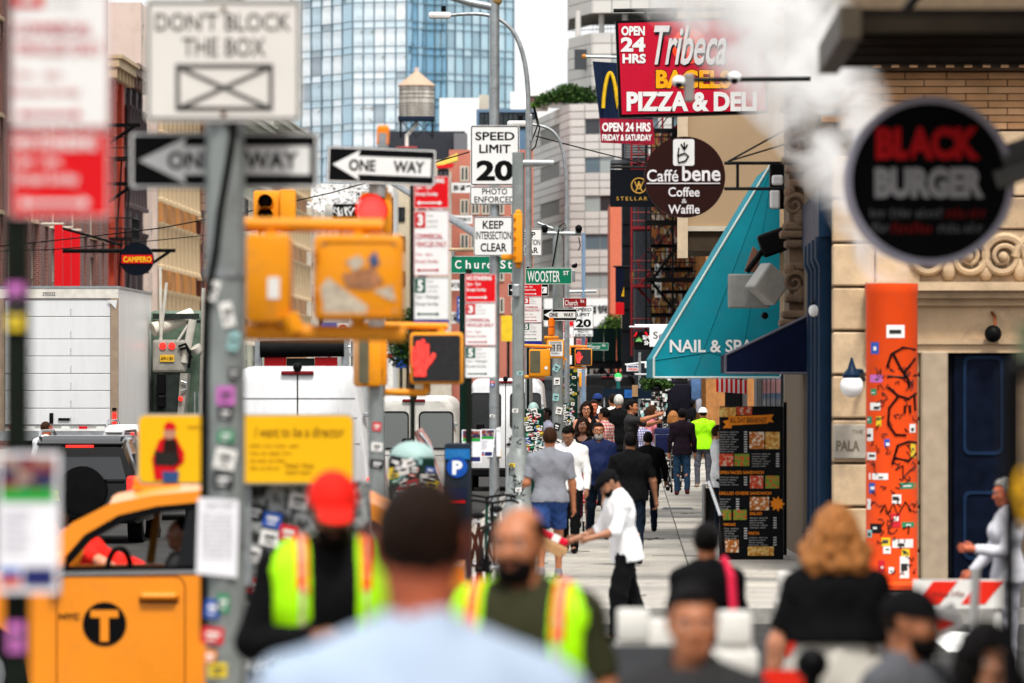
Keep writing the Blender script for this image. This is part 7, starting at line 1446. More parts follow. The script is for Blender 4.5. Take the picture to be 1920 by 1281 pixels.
# menu board
d = 72.4; t = Thing('menu_board', 'tall black menu board with orange headings and food pictures', 'menu board', (wx(1408, d), d, 0)); m_mb = M('menu_black', (.018, .02, .023), .35, var=.1)
t.add('board', MB().rbox((wx(1409, d), d+.06, wz(906, d)), (120*d/FPX, .1, wz(762, d)-wz(1050, d)), .015), m_mb); t.add('stand', MB().bx(wx(1356, d), wx(1462, d), d+.12, d+.5, 0, .06).bx(wx(1470, d), wx(1476, d), d+.1, d+.45, .05, 2.0), m_black); e = d-.004
m_or = M('menu_orange', (.78, .30, .02), .5)
def mrect(x0, x1, y0, y1, m_, nm, k=0): return t.add(nm, MB().bx(wx(x0, e), wx(x1, e), e-.003-.001*k, e, wz(y1, e), wz(y0, e)), m_)
food = [ramp_mat('food_%d' % i, 'noise', st_, 22, detail=3, const=False) for i, st_ in enumerate(([(0, (.10, .04, .02)), (.45, (.6, .3, .06)), (.6, (.7, .55, .25))], [(0, (.25, .03, .01)), (.5, (.6, .10, .04)), (.65, (.6, .5, .4))], [(0, (.05, .15, .02)), (.5, (.25, .35, .06)), (.6, (.6, .12, .06))], [(0, (.15, .05, .02)), (.5, (.55, .22, .05)), (.62, (.75, .7, .6))]))]
for (x0, x1, y0, y1, fi) in ((1348, 1380, 764, 782, 0), (1381, 1410, 763, 778, 1), (1405, 1433, 810, 842, 3), (1435, 1462, 810, 842, 0), (1348, 1375, 851, 874, 1), (1377, 1405, 851, 874, 2), (1406, 1431, 892, 916, 1), (1435, 1461, 892, 916, 2), (1406, 1442, 932, 957, 3), (1353, 1371, 956, 975, 2), (1375, 1400, 956, 975, 2), (1355, 1385, 1012, 1036, 3), (1402, 1451, 1025, 1042, 0)): mrect(x0, x1, y0, y1, food[fi], 'food_picture', 0)
t.add('ribbon', MB().prism([(wx(x, e), wz(y, e)) for x, y in ((1366, 781), (1439, 778), (1440, 794), (1367, 798))], e-.005, e-.001).prism([(wx(x, e), wz(y, e)) for x, y in ((1355, 790), (1372, 786), (1372, 803), (1355, 803), (1361, 796))], e-.004, e-.0005).prism([(wx(x, e), wz(y, e)) for x, y in ((1434, 778), (1451, 777), (1446, 785), (1451, 792), (1434, 791))], e-.004, e-.0005), m_or)
mb = MB(); pletter(mb, 'ALL DAY BREAKFAST', 1368, 1438, 783, 793, e-.008, .02); t.add('ribbon_print', mb, M('menu_dark_ink', (.12, .05, .01), .5))
mb = MB(); [pletter(mb, s_, a, b, c, f_, e-.003, .02) for s_, a, b, c, f_ in (('OPEN FACED SANDWICH', 1348, 1432, 883, 889), ('GRILLED CHEESE SANDWICH', 1348, 1446, 922, 928), ('SALAD', 1406, 1429, 960, 966), ('PANCAKE', 1353, 1379, 981, 986), ('PASTA', 1404, 1424, 997, 1003))]
c = W(1457, 945, e-.003); mb.prism([(c.x+(.06 if i % 2 else .1)*math.cos(2*math.pi*i/18)*(1+.15*math.sin(i*2.3)), c.z+(.06 if i % 2 else .1)*math.sin(2*math.pi*i/18)) for i in range(18)], e-.004, e-.001); t.add('heading_print', mb, m_or)
mb = MB()
for (x0, x1, y0, nn) in ((1350, 1385, 809, 9), (1410, 1445, 850, 6), (1350, 1385, 894, 4), (1350, 1370, 935, 5), (1353, 1385, 990, 5), (1406, 1440, 970, 5), (1404, 1440, 1007, 4)):
    for k in range(nn): words(mb, x0, x1-(k % 3)*4, y0+k*4.6, y0+k*4.6+2.4, e-.002, 2, k)
    for k in range(nn): mb.bx(wx(x1+10, e), wx(x1+16, e), e-.003, e-.001, wz(y0+k*4.6+2.3, e), wz(y0+k*4.6, e))
t.add('menu_print', mb, M('menu_white', (.55, .55, .55), .5))
# hand rail
d = 70.5; t = Thing('hand_rail', 'steel hand rail with dark panel beside the menu board', 'railing', (wx(1335, d), d, 0)); t.add('rail', MB().tube([W(1320, 1010, d), W(1320, 908, d), W(1330, 905, d), W(1352, 968, d-1.2)], .026, n=8), m_chrome, smooth=True); t.add('panel', MB().bx(wx(1319, d), wx(1340, d), d+.03, d+.06, .02, wz(915, d)), m_black); t.add('post', MB().cyl((wx(1320, d), d, 0), W(1320, 1010, d), .03, n=8).cyl(W(1352, 968, d-1.2), (wx(1352, d), d-1.2, 0), .025, n=8), m_black)
# striped barricade, fallen plate and plastic barriers
d = 44; m_refl = M('barrier_white', (.72, .71, .68), .5, var=.08, dirt=.2, dscale=6); m_refr = M('barrier_red', (.70, .045, .02), .5, var=.08)
t = Thing('striped_barricade', 'red and white striped barricade leaning before the stone building', 'barricade', (wx(1795, d), d, -.15)); t.add('board', MB().bx(wx(1712, d), wx(1882, d), d, d+.04, wz(1141, d), wz(1087, d)), m_refl)
for a in (1712, 1797): t.add('stripe', MB().prism([(wx(x, d), wz(y, d)) for x, y in ((a+5, 1133), (a+38, 1090), (a+84, 1090), (a+50, 1133))], d-.004, d-.0005), m_refr)
for px in (1722, 1870): t.add('leg', MB().cyl((wx(px, d), d+.05, -.15), W(px, 1090, d+.05), .035, n=8), m_refl); 
t.add('foot', MB().bx(wx(1712, d), wx(1732, d), d-.4, d+.4, -.15, -.1).bx(wx(1860, d), wx(1880, d), d-.4, d+.4, -.15, -.1), m_black)
mb = MB(); words(mb, 1750, 1810, 1108, 1118, d-.006, 2); t.add('stencil', mb, M('stencil', (.3, .05, .04), .6))
d = 33; t = Thing('folded_barrier', 'white folding barrier with red triangle tipped on its side', 'barricade', (wx(1775, d), d, -.15)); t.add('board', MB().rbox(W(1768, 1165, d), (.20, .03, .16), .01, ry=R(-25)), m_refl); t.add('triangle', MB().prism([(wx(x, d), wz(y, d)) for x, y in ((1750, 1155), (1790, 1170), (1762, 1182))], d-.022, d-.018), m_refr)
t.add('leg', MB().cyl(W(1830, 1066, d), (wx(1812, d), d, -.15), .03, n=6), m_refl); t.add('leg', MB().cyl(W(1722, 1130, d), (wx(1800, d), d+.1, -.15), .03, n=6), m_refl)
def plastic_barrier(label, px, py, d, w=.4, red=True):
    t = Thing('plastic_barrier', label, 'barrier', (wx(px, d), d, -.15), 0, 'white plastic barriers at the crossing'); z = wz(py, d); X = wx(px, d)
    t.add('post', MB().bx(X-w*.40, X+w*.40, d, d+.16, -.15, z-.13), m_refl); t.add('cap', MB().rbox((X, d+.08, z-.06), (w*.72, .2, .13), .012), m_refl, smooth=True); t.add('collar', MB().rbox((X, d+.08, z-.20), (w*1.0, .22, .09), .012), m_refl, smooth=True); t.add('reflector', MB().bx(X-w*.12, X+w*.36, d-.006, d-.001, z-.50, z-.34), m_refr if red else m_refl); t.add('foot', MB().bx(X-.35, X+.35, d-.2, d+.4, -.15, -.08), m_black)
plastic_barrier('white plastic barrier post with red reflector beside the bearded worker', 1188, 1146, 24, .19); plastic_barrier('white plastic barrier post with red reflector beside the cropped black hair', 1378, 1150, 23, .19); plastic_barrier('white plastic barrier post half hidden at the crossing', 1240, 1165, 25, .2); plastic_barrier('white and red barrier post behind the black shirted woman', 1478, 1075, 34, .16)
t = Thing('barrier_board', 'dark grey barrier boards joining the plastic posts', 'barrier', (wx(1290, 23.6), 23.6, -.15)); d = 23.6; t.add('board', MB().bx(wx(1130, d), wx(1430, d), d+.2, d+.25, wz(1330, d), wz(1215, d)), M('board_grey', (.10, .105, .115), .6)); t.add('board', MB().bx(wx(1430, d)+.01, wx(1520, d), d+.2, d+.25, wz(1330, d), wz(1262, d)), m_refr); t.add('leg', MB().bx(wx(1150, d), wx(1160, d), d+.26, d+.3, -.15, wz(1220, d)).bx(wx(1400, d), wx(1410, d), d+.26, d+.3, -.15, wz(1220, d)), m_black)
# black post at the edge of the near sidewalk
d = 15; t = Thing('black_post', 'black cast iron post with a bracket beside the near corner', 'post', (wx(1893, d), d, 0)); t.add('shaft', MB().cyl((wx(1893, d), d, 0), W(1893, 700, d), .026, .022, 12), m_black, smooth=True); t.add('bracket', MB().tube([W(1893, 702, d), W(1900, 690, d), W(1960, 688, d)], .022, n=8), m_black); t.add('base', MB().lathe([(.09, 0), (.08, .35), (.03, .5)], (wx(1893, d), d, 0), 14), m_black, smooth=True); t.add('hanging_plate', MB().bx(wx(1908, d), wx(1960, d), d-.01, d+.0, wz(672, d), wz(606, d)), M('olive_plate', (.16, .20, .13), .6)); t.add('hanging_flowers', MB().ball(W(1930, 930, d), (.05, .05, .09), 10, 8), ramp_mat('yellow_black', 'voronoi', [(0, (.02, .02, .02)), (.5, (.75, .45, .02))], 40))
t = Thing('scooter_bars', 'blurred black scooter handlebars beside the black shirted woman', 'scooter', (wx(1520, 20), 20, 0)); d = 20; t.add('handlebar', MB().tube([W(1500, 1250, d), W(1520, 1228, d), W(1545, 1250, d)], .03, n=8).ball(W(1522, 1245, d), .06, 10, 8), m_black, smooth=True); t.add('stem', MB().cyl(W(1522, 1245, d), (wx(1522, d), d, .35), .03, n=8), m_black); t.add('deck', MB().rbox((wx(1522, d), d+.4, .16), (.16, .8, .06), .02), m_black)
for y in (-.05, .85): t.add('wheel', MB().cyl((wx(1522, d)-.03, d+y, .12), (wx(1522, d)+.03, d+y, .12), .12, n=16), m_tyre, smooth=True)
t.add('front_fork', MB().cyl((wx(1522, d), d, .38), (wx(1522, d), d-.05, .12), .03, n=8).cyl((wx(1522, d), d+.02, .36), (wx(1522, d), d+.2, .17), .03, n=8), m_black)
# vendor stall: racks of sunglasses, bags, hanging clothes
d = 128; t = Thing('vendor_rack', 'spinning rack crowded with small silver trinkets', 'display rack', (wx(1225, d), d, 0)); m_trk = ramp_mat('trinkets', 'voronoi', [(0, (.02, .02, .02)), (.4, (.45, .43, .40)), (.6, (.05, .05, .05)), (.75, (.7, .7, .68)), (.92, (.4, .2, .15))], 16)
t.add('pole', MB().cyl((wx(1225, d), d, 0), W(1225, 722, d), .04, n=8), m_galv); rk = random.Random(2)
for k in range(5): t.add('tier', MB().cyl((wx(1225, d), d, wz(786-k*12, d)), (wx(1225, d), d, wz(786-k*12-10, d)), .26, n=14), m_trk)
for k in range(50): a = rk.uniform(0, 6.28); t.add('trinket', MB().box((wx(1225, d)+.28*math.cos(a), d+.28*math.sin(a), rk.uniform(wz(788, d), wz(726, d))), (.07, .05, .09)), m_stk[rk.choice((0, 0, 5, 8))][0])
d = 132; t = Thing('vendor_stall', 'vendor table stacked with black bags under a hanging rail', 'stall', (wx(1255, d), d, 0)); t.add('table', MB().bx(wx(1200, d), wx(1295, d), d, d+1, .75, .82), M('stall_cloth', (.02, .03, .05), .8)); t.add('skirt', MB().bx(wx(1202, d), wx(1293, d), d+.01, d+.03, .05, .75), M('stall_black', (.012, .012, .014), .8))
for px in (1201, 1294): t.add('upright', MB().bx(wx(px, d)-.03, wx(px, d)+.03, d+.9, d+.96, 0, 3.0), m_galv)
t.add('rail', MB().cyl(W(1190, 702, d+.5), W(1330, 704, d+.5), .025, n=8), m_galv); t.add('canopy', MB().bx(wx(1130, d), wx(1222, d), d+.3, d+.5, wz(745, d), wz(729, d)), M('stall_navy', (.015, .03, .05), .7)); t.add('upright', MB().bx(wx(1132, d), wx(1135, d), d+.35, d+.42, 0, wz(745, d)), m_galv)
for k, (px, py, w, h, col) in enumerate(((1275, 745, 40, 50, (.02, .018, .03)), (1252, 770, 26, 32, (.015, .015, .018)), (1305, 728, 20, 46, (.12, .20, .34)), (1248, 720, 22, 26, (.55, .55, .56)), (1215, 800, 40, 28, (.012, .014, .018)), (1250, 800, 30, 26, (.02, .02, .022)), (1290, 775, 30, 22, (.02, .02, .024)), (1310, 760, 12, 30, (.4, .4, .45)))):
    g_ = Thing('hanging_bag', ('black holdall hanging on the stall rail', 'small black bag below the holdall', 'blue denim backpack hanging from the rail', 'grey cloth bag at the stall front', 'black bags heaped on the stall table', 'dark satchel leaning on the stall', 'black gear bag beside the hoarding', 'pale garment hanging below the denim backpack')[k], 'bag', W(px, py+h/2, d-.1), 0, 'goods at the vendor stall')
    g_.add('bag_body', MB().rbox(W(px, py, d-.1), (w*d/FPX, .22, h*d/FPX), .07), M('bag%d' % k, col, .75, var=.25, scale=8), smooth=True); g_.add('strap', MB().tube([W(px-w*.25, py-h*.4, d-.1), W(px-w*.1, py-h*.75, d-.05), W(px+w*.1, py-h*.75, d-.05), W(px+w*.25, py-h*.4, d-.1)], .012, n=6), m_black)
for k in range(3): g_ = Thing('shirt_hanger', 'dark shirt on a hanger under the teal awning', 'clothing', W(1262+k*16, 760, d+.5), 0, 'hanging clothes at the stall'); g_.add('cloth', MB().rbox(W(1265+k*16, 735, d+.5), (.3, .1, .55), .05), M('cloth%d' % k, ((.03, .025, .04), (.02, .02, .022), (.05, .05, .06))[k], .8)); g_.add('hook', MB().tube([W(1265+k*16, 712, d+.5), W(1266+k*16, 706, d+.5)], .01, n=5), m_galv)
d = 126; t = Thing('stall_poster', 'dark poster with glowing blue mountain scene on the stall', 'poster', W(1180, 760, d)); t.add('panel', MB().bx(wx(1168, d), wx(1222, d), d, d+.05, wz(748, d), wz(728, d)), M('poster_dk', (.015, .03, .05), .5)); t.add('picture', MB().bx(wx(1171, d), wx(1185, d), d-.01, d-.001, wz(746, d), wz(731, d)), M('poster_blue', (.03, .15, .4), .5, var=.5, scale=6)); t.add('cardboard_tag', MB().bx(wx(1185, d), wx(1196, d), d-.02, d-.011, wz(744, d), wz(722, d)), M('cardboard', (.36, .24, .14), .8)); t.add('leg', MB().bx(wx(1170, d), wx(1173, d), d+.01, d+.04, 0, wz(748, d)), m_iron)
t = Thing('shopping_trolley', 'blue wheeled shopping trolley beside the vendor stall', 'trolley', (wx(1243, 118), 118, 0)); d = 118; t.add('bag_body', MB().rbox(W(1243, 826, d), (.36, .3, .52), .05), M('trolley_blue', (.015, .025, .10), .6), smooth=True); t.add('frame', MB().tube([W(1228, 850, d-.2), W(1228, 815, d-.2), W(1258, 815, d-.2), W(1258, 850, d-.2)], .012, n=6).cyl(W(1243, 815, d), W(1243, 790, d), .012, n=6), m_galv)
for s in (-1, 1): t.add('wheel', MB().cyl((wx(1243, d)+s*.16, d, .09), (wx(1243, d)+s*.2, d, .09), .09, n=14), m_tyre); t.add('axle', MB().cyl((wx(1243, d)+s*.18, d, .09), (wx(1243, d)+s*.15, d, wz(850, d)), .012, n=6), m_galv)
# crushed chrome scooter bundle beside the dirty van
d = 60; t = Thing('wrapped_bundle', 'upright roll wrapped in pink and silver sheeting beside the domed box', 'bundle', (wx(805, d), d, -.15)); t.add('roll', MB().tube([W(783, 806, d), W(797, 832, d), W(806, 870, d), W(820, 920, d), (wx(822, d), d, -.15)], [.05, .07, .08, .08, .1], n=10), M('pink_wrap', (.40, .24, .22), .5, var=.35, scale=12), smooth=True); t.add('chrome_rod', MB().tube([W(788, 812, d-.05), W(808, 840, d-.08), W(815, 880, d-.08), W(826, 905, d-.08)], .02, n=8), m_chrome, smooth=True)
# sidewalk hatches
for (px, py, w, lb) in ((1270, 955, .5, 'iron utility cover in the sidewalk beside the hand rail'), (975, 916, .5, 'iron utility cover at the foot of the octagonal pole'), (1330, 870, .5, 'iron utility cover ahead of the lime shirted worker')): dd = FPX*2.2/(py-725); t = Thing('utility_cover', lb, 'manhole', (wx(px, dd), dd, .01), -TH, 'iron covers in the sidewalk'); t.add('plate', MB().bx(-w/2, w/2, -.35, .35, -.02, .012), m_iron, local=True); t.add('rim', MB().ring(rrect(-w/2-.03, w/2+.03, -.38, .38, .02), rrect(-w/2, w/2, -.35, .35, .01), -.014, .014).xf(Matrix.Rotation(R(90), 4, 'X')), m_galv, local=True)

# ------------------------------------------------------------------ greenery
def leaf_cloud(t, name, blobs, n, size, mats, seed=1):
    r_ = random.Random(seed)
    for mi, m_ in enumerate(mats):
        mb = MB()
        for k in range(n//len(mats)):
            c, rad = r_.choice(blobs); v = Vector((r_.gauss(0, 1), r_.gauss(0, 1), r_.gauss(0, 1))).normalized()*r_.random()**.45
            p = Vector(c)+Vector((v.x*rad[0], v.y*rad[1], v.z*rad[2])); s_ = size*r_.uniform(.6, 1.3); a = Vector((r_.gauss(0, 1), r_.gauss(0, 1), r_.gauss(0, 1))).normalized(); b = a.cross(Vector((r_.gauss(0, 1), r_.gauss(0, 1), r_.gauss(0, 1)))).normalized()
            mb.add([p-a*s_, p+b*s_*.4, p+a*s_, p-b*s_*.4], [(0, 1, 2, 3)])
        t.add(name, mb, m_)
m_lf = [M('leaf_dark', (.02, .05, .014), .6, var=.3, scale=.8), M('leaf_mid', (.045, .10, .025), .6, var=.3, scale=.8), M('leaf_light', (.09, .17, .045), .6, var=.3, scale=.8)]
d = 476; t = Thing('terrace_shrub', 'dense green shrubs along the pale terrace parapet', 'shrub', W(1060, 195, d)); leaf_cloud(t, 'foliage', [(W(x, y, d+2), (.9, 1.2, .65)) for x, y in ((1020, 190), (1032, 184), (1045, 180), (1058, 172), (1070, 170), (1082, 176), (1095, 178), (1108, 176), (1052, 186), (1085, 186), (1110, 187), (1072, 184))], 5200, .17, m_lf, 3); t.add('planter', MB().bx(wx(1015, d), wx(1118, d), d+1.5, d+2.6, wz(200, d), wz(191, d)), m_panel2)
t = Thing('terrace_grass', 'bright green grass tuft spilling over the terrace edge', 'plant', W(1010, 200, d)); leaf_cloud(t, 'foliage', [(W(x, y, d+4), (.7, .8, .25)) for x, y in ((1004, 198), (1014, 194), (1024, 192))], 900, .15, [M('leaf_bright', (.14, .26, .05), .6, var=.2)], 5); t.add('soil_box', MB().bx(wx(1000, d), wx(1028, d), d+3.5, d+4.6, wz(204, d), wz(199, d)), m_panel2)
d = 300; t = Thing('street_tree', 'young bright green street tree before the pale bank front', 'tree', (wx(1150, d), d, 0)); t.add('trunk', MB().tube([(wx(1150, d), d, 0), (wx(1152, d), d, 2.5), W(1150, 612, d)], [.12, .09, .03], n=8), M('bark', (.09, .065, .045), .9)); leaf_cloud(t, 'crown', [(W(x, y, d), (.42, .5, .4)) for x, y in ((1140, 605), (1152, 600), (1162, 608), (1148, 618), (1160, 622), (1134, 616), (1166, 598), (1142, 626))], 2600, .08, [m_lf[1], m_lf[2], M('leaf_bright2', (.16, .26, .06), .6, var=.2)], 7)
d = 330; t = Thing('street_tree', 'dark leafy street tree behind the lit hand signal', 'tree', (wx(765, d), d, 0)); t.add('trunk', MB().tube([(wx(765, d), d, 0), (wx(766, d), d, 2), W(764, 640, d)], [.2, .15, .05], n=8), MATS['bark']); leaf_cloud(t, 'crown', [(W(x, y, d), (1.0, 1.2, .8)) for x, y in ((745, 640), (765, 625), (790, 640), (755, 665), (785, 668), (770, 600), (735, 615), (800, 620))], 3600, .16, m_lf, 9)
d = 108; t = Thing('potted_palm', 'small green fern hanging beside the teal awning tip', 'plant', W(1245, 735, d)); leaf_cloud(t, 'fronds', [(W(x, y, d), (.16, .2, .08)) for x, y in ((1212, 716), (1225, 712), (1238, 716), (1248, 722), (1216, 724))], 900, .05, [m_lf[1], m_lf[2]], 11); t.add('basket', MB().ball(W(1230, 728, d), (.14, .14, .08), 10, 6), m_iron); t.add('chain', MB().cyl(W(1230, 726, d), W(1230, 690, d), .008, n=5), m_iron)
# ================================================================== PEOPLE
def skin_m(n, c): return M('skin_'+n, tuple(v*1.12 for v in c), .5, var=.2, scale=14, bump=.1, bscale=90, spec=.4)
SK = dict(fair=skin_m('fair', (.53, .27, .175)), tan=skin_m('tan', (.42, .195, .105)), red=skin_m('ruddy', (.48, .16, .085)), brown=skin_m('brown', (.20, .095, .055)), dark=skin_m('dark', (.07, .035, .022)), olive=skin_m('olive', (.34, .18, .11)))
HC = dict(black=(.012, .010, .010), dbrown=(.032, .018, .012), brown=(.075, .038, .02), blond=(.46, .27, .11), ginger=(.42, .20, .07), grey=(.38, .37, .35), white=(.62, .61, .58))
def hair_m(c): return M('hair_'+c, HC[c], .5, var=.35, scale=40, bump=.6, bscale=120, stretch=(1, 1, .25))
def cloth_m(name, c, rough=.8, var=.10): return M('cloth_'+name, c, rough, var=var, scale=5, bump=.15, bscale=45)
V3 = np.array
HANG = ((.20, .02, -1), (.08, .18, -1)); BENT = ((.22, -.12, -1), (-.15, 1, .15)); BACK = ((.2, -.25, -1), (.08, -.1, -1)); FWD = ((.18, .3, -1), (.05, .55, -1))
STAND = (((.06, .02, -1), (.02, -.03, -1)), ((.06, .02, -1), (.02, -.03, -1))); WALK = (((.02, .32, -1), (.0, .05, -1)), ((.02, -.18, -1), (.0, -.45, -1))); WALK2 = (((.02, -.18, -1), (.0, -.45, -1)), ((.02, .32, -1), (.0, .05, -1)))
def nrm(v): v = V3(v, float); return v/np.linalg.norm(v)
def person(label, px, d, H=1.75, yaw=0, z0=0.0, skin='fair', L=HANG, Rr=HANG, legs=STAND, lean=0, head=(0, 0, 0), bulk=1.0, belly=0.0, hair='short', hairc='black', hat=None, hatm=None, beard=None, glasses=False,
           top='tee', topm=None, bottom='pants', botm=None, shoem=None, vest=None, collar=False, h=.013, hh=.0075, female=False, group=None, seated=False, hem=None, zpel=None, x=None, sz=.438):
    if hat and hair == 'short': hair = 'buzz'
    k = H/1.75; t = Thing('person', label, 'person', (wx(px, d) if x is None else x, d, z0), yaw, group); b = bulk
    def sv(v, s): return nrm((v[0]*s, v[1], v[2]))
    jl = {}; zmin = 9
    for s, lg in ((1, legs[0]), (-1, legs[1])):
        hp = V3((s*.085*k*b, 0, -.03*k)); kn = hp+sv(lg[0], s)*.43*k; an = kn+sv(lg[1], s)*.415*k; jl[s] = [hp, kn, an]; zmin = min(zmin, an[2])
    zp = (.09*k-zmin) if zpel is None else zpel
    for s in jl: jl[s] = [q+V3((0, 0, zp)) for q in jl[s]]
    pel = V3((0, 0, zp)); u = V3((0, math.sin(R(lean)), math.cos(R(lean)))); vf = V3((0, math.cos(R(lean)), -math.sin(R(lean)))); ex = V3((1., 0, 0))
    shw = (.165 if female else .185)*k*b**.7
    P = lambda a, f, c: pel+ex*a*k+vf*f*k+u*c*k
    neck = P(0, -.01, .54); hr = Matrix.Rotation(R(head[0]), 3, 'Z') @ Matrix.Rotation(-R(head[1]+lean*.5), 3, 'X') @ Matrix.Rotation(R(head[2]), 3, 'Y'); hrn = np.array(hr)
    hc = neck+u*.030*k+hrn @ V3((0, .015, .095))*k
    arms = {}
    for s, A in ((1, L), (-1, Rr)):
        sh = P(0, 0, sz)+ex*s*shw; el = sh+sv(A[0], s)*.285*k; wr = el+sv(A[1], s)*.255*k; arms[s] = [sh, el, wr, sv(A[1], s)]
    hip = (.125 if female else .115)*b
    def torso(F, o, upper=True):
        F.add(P(-.06*b, -.01, .0), P(.06*b, -.01, .0), hip*k+o, k=.05, sc_=(1, .92, 1)); F.add(P(-.05*b, .0, .14), P(.05*b, .0, .14), (.10*b+belly*.4)*k+o, k=.06, sc_=(1, .9, 1))
        if belly: F.add(P(0, .03+belly*.5, .1), P(0, .03+belly*.5, .17), (.11+belly*.5)*k+o, k=.06)
        F.add(P(-.075*b, .0, .32), P(.075*b, .0, .32), .118*b*k+o, k=.06, sc_=(1, .86, 1)); F.add(P(-.06*b, .0, .40), P(.06*b, .0, .40), .095*b*k+o, k=.06, sc_=(1, .86, 1))
        if female: [F.add(P(s*.07, .085, .33), P(s*.07, .085, .33), .055*k+o, k=.05) for s in (-1, 1)]
        for s in (-1, 1): F.add(P(s*.03, -.01, .470), arms[s][0], .058*k+o, .054*k*b**.6+o, k=.05)
        F.add(P(0, -.015, .43), neck, .095*k*b**.5+o, .058*k+o*.3, k=.05)
    allp = np.array([pel, hc, neck]+[q for s in arms for q in arms[s][:3]]+[q for s in jl for q in jl[s]])
    lo, hi = allp.min(0)-.28*k, allp.max(0)+.28*k; lo[2] = -.02
    out_v = []; out_f = []
    def push(F, frame=None):
        V, Q = F.mesh()
        if len(V) == 0: return
        if frame is not None: V = V @ hrn.T*k+hc
        o = sum(len(q) for q in out_v); out_v.append(np.array(V)); out_f.append(np.array(Q)+o)
    def emit(name, mat, smooth='all', parent=None):
        if not out_v: return None
        V = np.concatenate(out_v); V = V*V3((1, -1, 1)); mb = MB(); mb.v = [tuple(p) for p in V]
        mb.f = [tuple(q[::-1]) if len(q) < 5 else tuple(q[::-1]) for Qs in out_f for q in Qs.tolist()]
        out_v.clear(); out_f.clear(); return t.add(name, mb, mat, local=True, smooth=smooth, parent=parent)
    # --- body: trunk, limbs, palms, fingers, head
    F = Field(lo, hi, h); torso(F, -.008); F.add(neck-u*.04*k, hc-V3((0, 0, .02)), .055*k, .052*k, k=.03)
    for s in (-1, 1):
        sh, el, wr, fd = arms[s]; F.add(sh, el, .050*k*b**.6, .041*k*b**.5, k=.03); F.add(el, wr, .041*k*b**.5, .027*k, k=.02); F.add(el, el+(wr-el)*.35, .043*k*b**.5, .040*k, k=.02)
        n_ = V3((-s, .0, .0)); n_ = n_-fd*(n_@fd)
        if np.linalg.norm(n_) < .2: n_ = V3((0, 0, -1.))-fd*(-fd[2])
        n_ = nrm(n_); sd = np.cross(fd, n_)*s; F.add(wr, wr+fd*.075*k, .026*k, .030*k, k=.015); F.add(wr+fd*.06*k-sd*.018*k, wr+fd*.06*k+sd*.018*k, .019*k, k=.01)
        hp, kn, an = jl[s]; F.add(hp, kn, .085*k*b**.7, .055*k, k=.05); F.add(kn, an, .052*k, .036*k, k=.02); F.add(kn+(an-kn)*.25-V3((0, .015*k, 0)), kn+(an-kn)*.5, .052*k, .042*k, k=.03)
        F.add(an, an+V3((0, .10*k, -.05*k)), .036*k, .028*k, k=.02)
    push(F)
    if h < .016:
        fb = MB()
        for s in (-1, 1):
            sh, el, wr, fd = arms[s]; n_ = V3((-s, 0., 0.)); n_ = n_-fd*(n_@fd)
            if np.linalg.norm(n_) < .2: n_ = V3((0, 0, -1.))-fd*(-fd[2])
            n_ = nrm(n_); sd = np.cross(fd, n_)*s
            for i, ln in enumerate((.062, .072, .068, .054)):
                bs = wr+fd*.078*k+sd*(.030-.020*i)*k; m1 = bs+fd*ln*.5*k+n_*.006*k; tp = bs+fd*ln*.85*k+n_*ln*.45*k; fb.tube([bs, m1, tp], [.010*k, .0092*k, .007*k], n=6)
            fb.tube([wr+fd*.02*k+sd*.025*k, wr+fd*.055*k+sd*.05*k+n_*.012*k, wr+fd*.085*k+sd*.05*k+n_*.025*k], [.013*k, .0105*k, .008*k], n=6)
        if fb.v:
            o = sum(len(q) for q in out_v); out_v.append(np.array(fb.v)); Q4 = [f for f in fb.f]
            out_f.append(np.array([q for q in Q4 if len(q) == 4])+o); 
    F = Field((-.13, -.14, -.17), (.13, .16, .15), hh)
    F.add((0, -.012, .028), (0, -.012, .028), .088, k=.02, sc_=(.86, 1.08, 1.03)); F.add((0, .03, .015), (0, .045, -.05), .064, .052, k=.04, sc_=(.98, 1, 1)); F.add((-.02, .062, -.078), (.02, .062, -.078), .030, k=.03); F.add((0, -.02, -.05), (0, -.01, -.15), .058, .055, k=.03)
    F.add((-.03, .082, .034), (.03, .082, .034), .014, k=.02); F.add((0, .094, .012), (0, .112, -.020), .009, .0135, k=.012); F.add((-.012, .100, -.022), (.012, .100, -.022), .0095, k=.01)
    for s in (-1, 1):
        F.sub((s*.031, .104, .010), (s*.031, .104, .010), .014, sc_=(1.4, 1, .8)); F.add((s*.042, .066, -.022), (s*.042, .066, -.022), .024, k=.03); F.add((s*.073, -.004, -.018), (s*.079, -.014, .02), .011, .014, k=.01, sc_=(.7, 1.2, 1.2))
    F.add((-.018, .090, -.053), (.018, .090, -.053), .0085, k=.008); F.sub((-.02, .101, -.053), (.02, .101, -.053), .0022)
    push(F, 1); emit('body', SK[skin])
    # --- face pieces
    def hp_(p): return hc+hrn @ V3(p, float)*k
    def flip(p): return (p[0], -p[1], p[2])
    if abs(((math.degrees(yaw)+head[0]+180) % 360)-180) < 120:
        for s in (-1, 1):
            e = t.add('eye', MB().ball(flip(hp_((s*.031, .084, .008))), .0125*k, 10, 8), M('eye_white', (.72, .70, .68), .25, var=0), local=True, smooth=True); t.add('iris', MB().ball(flip(hp_((s*.031, .0925, .008))), .0062*k, 8, 6), M('iris_dark', (.03, .018, .012), .2, var=0), local=True, smooth=True, parent=e)
            t.add('eyebrow', MB().tube([flip(hp_((s*.013, .100, .030))), flip(hp_((s*.030, .099, .036))), flip(hp_((s*.050, .083, .030)))], [.004*k, .005*k, .003*k], n=6), hair_m(hairc if hairc not in ('white',) else 'grey'), local=True)
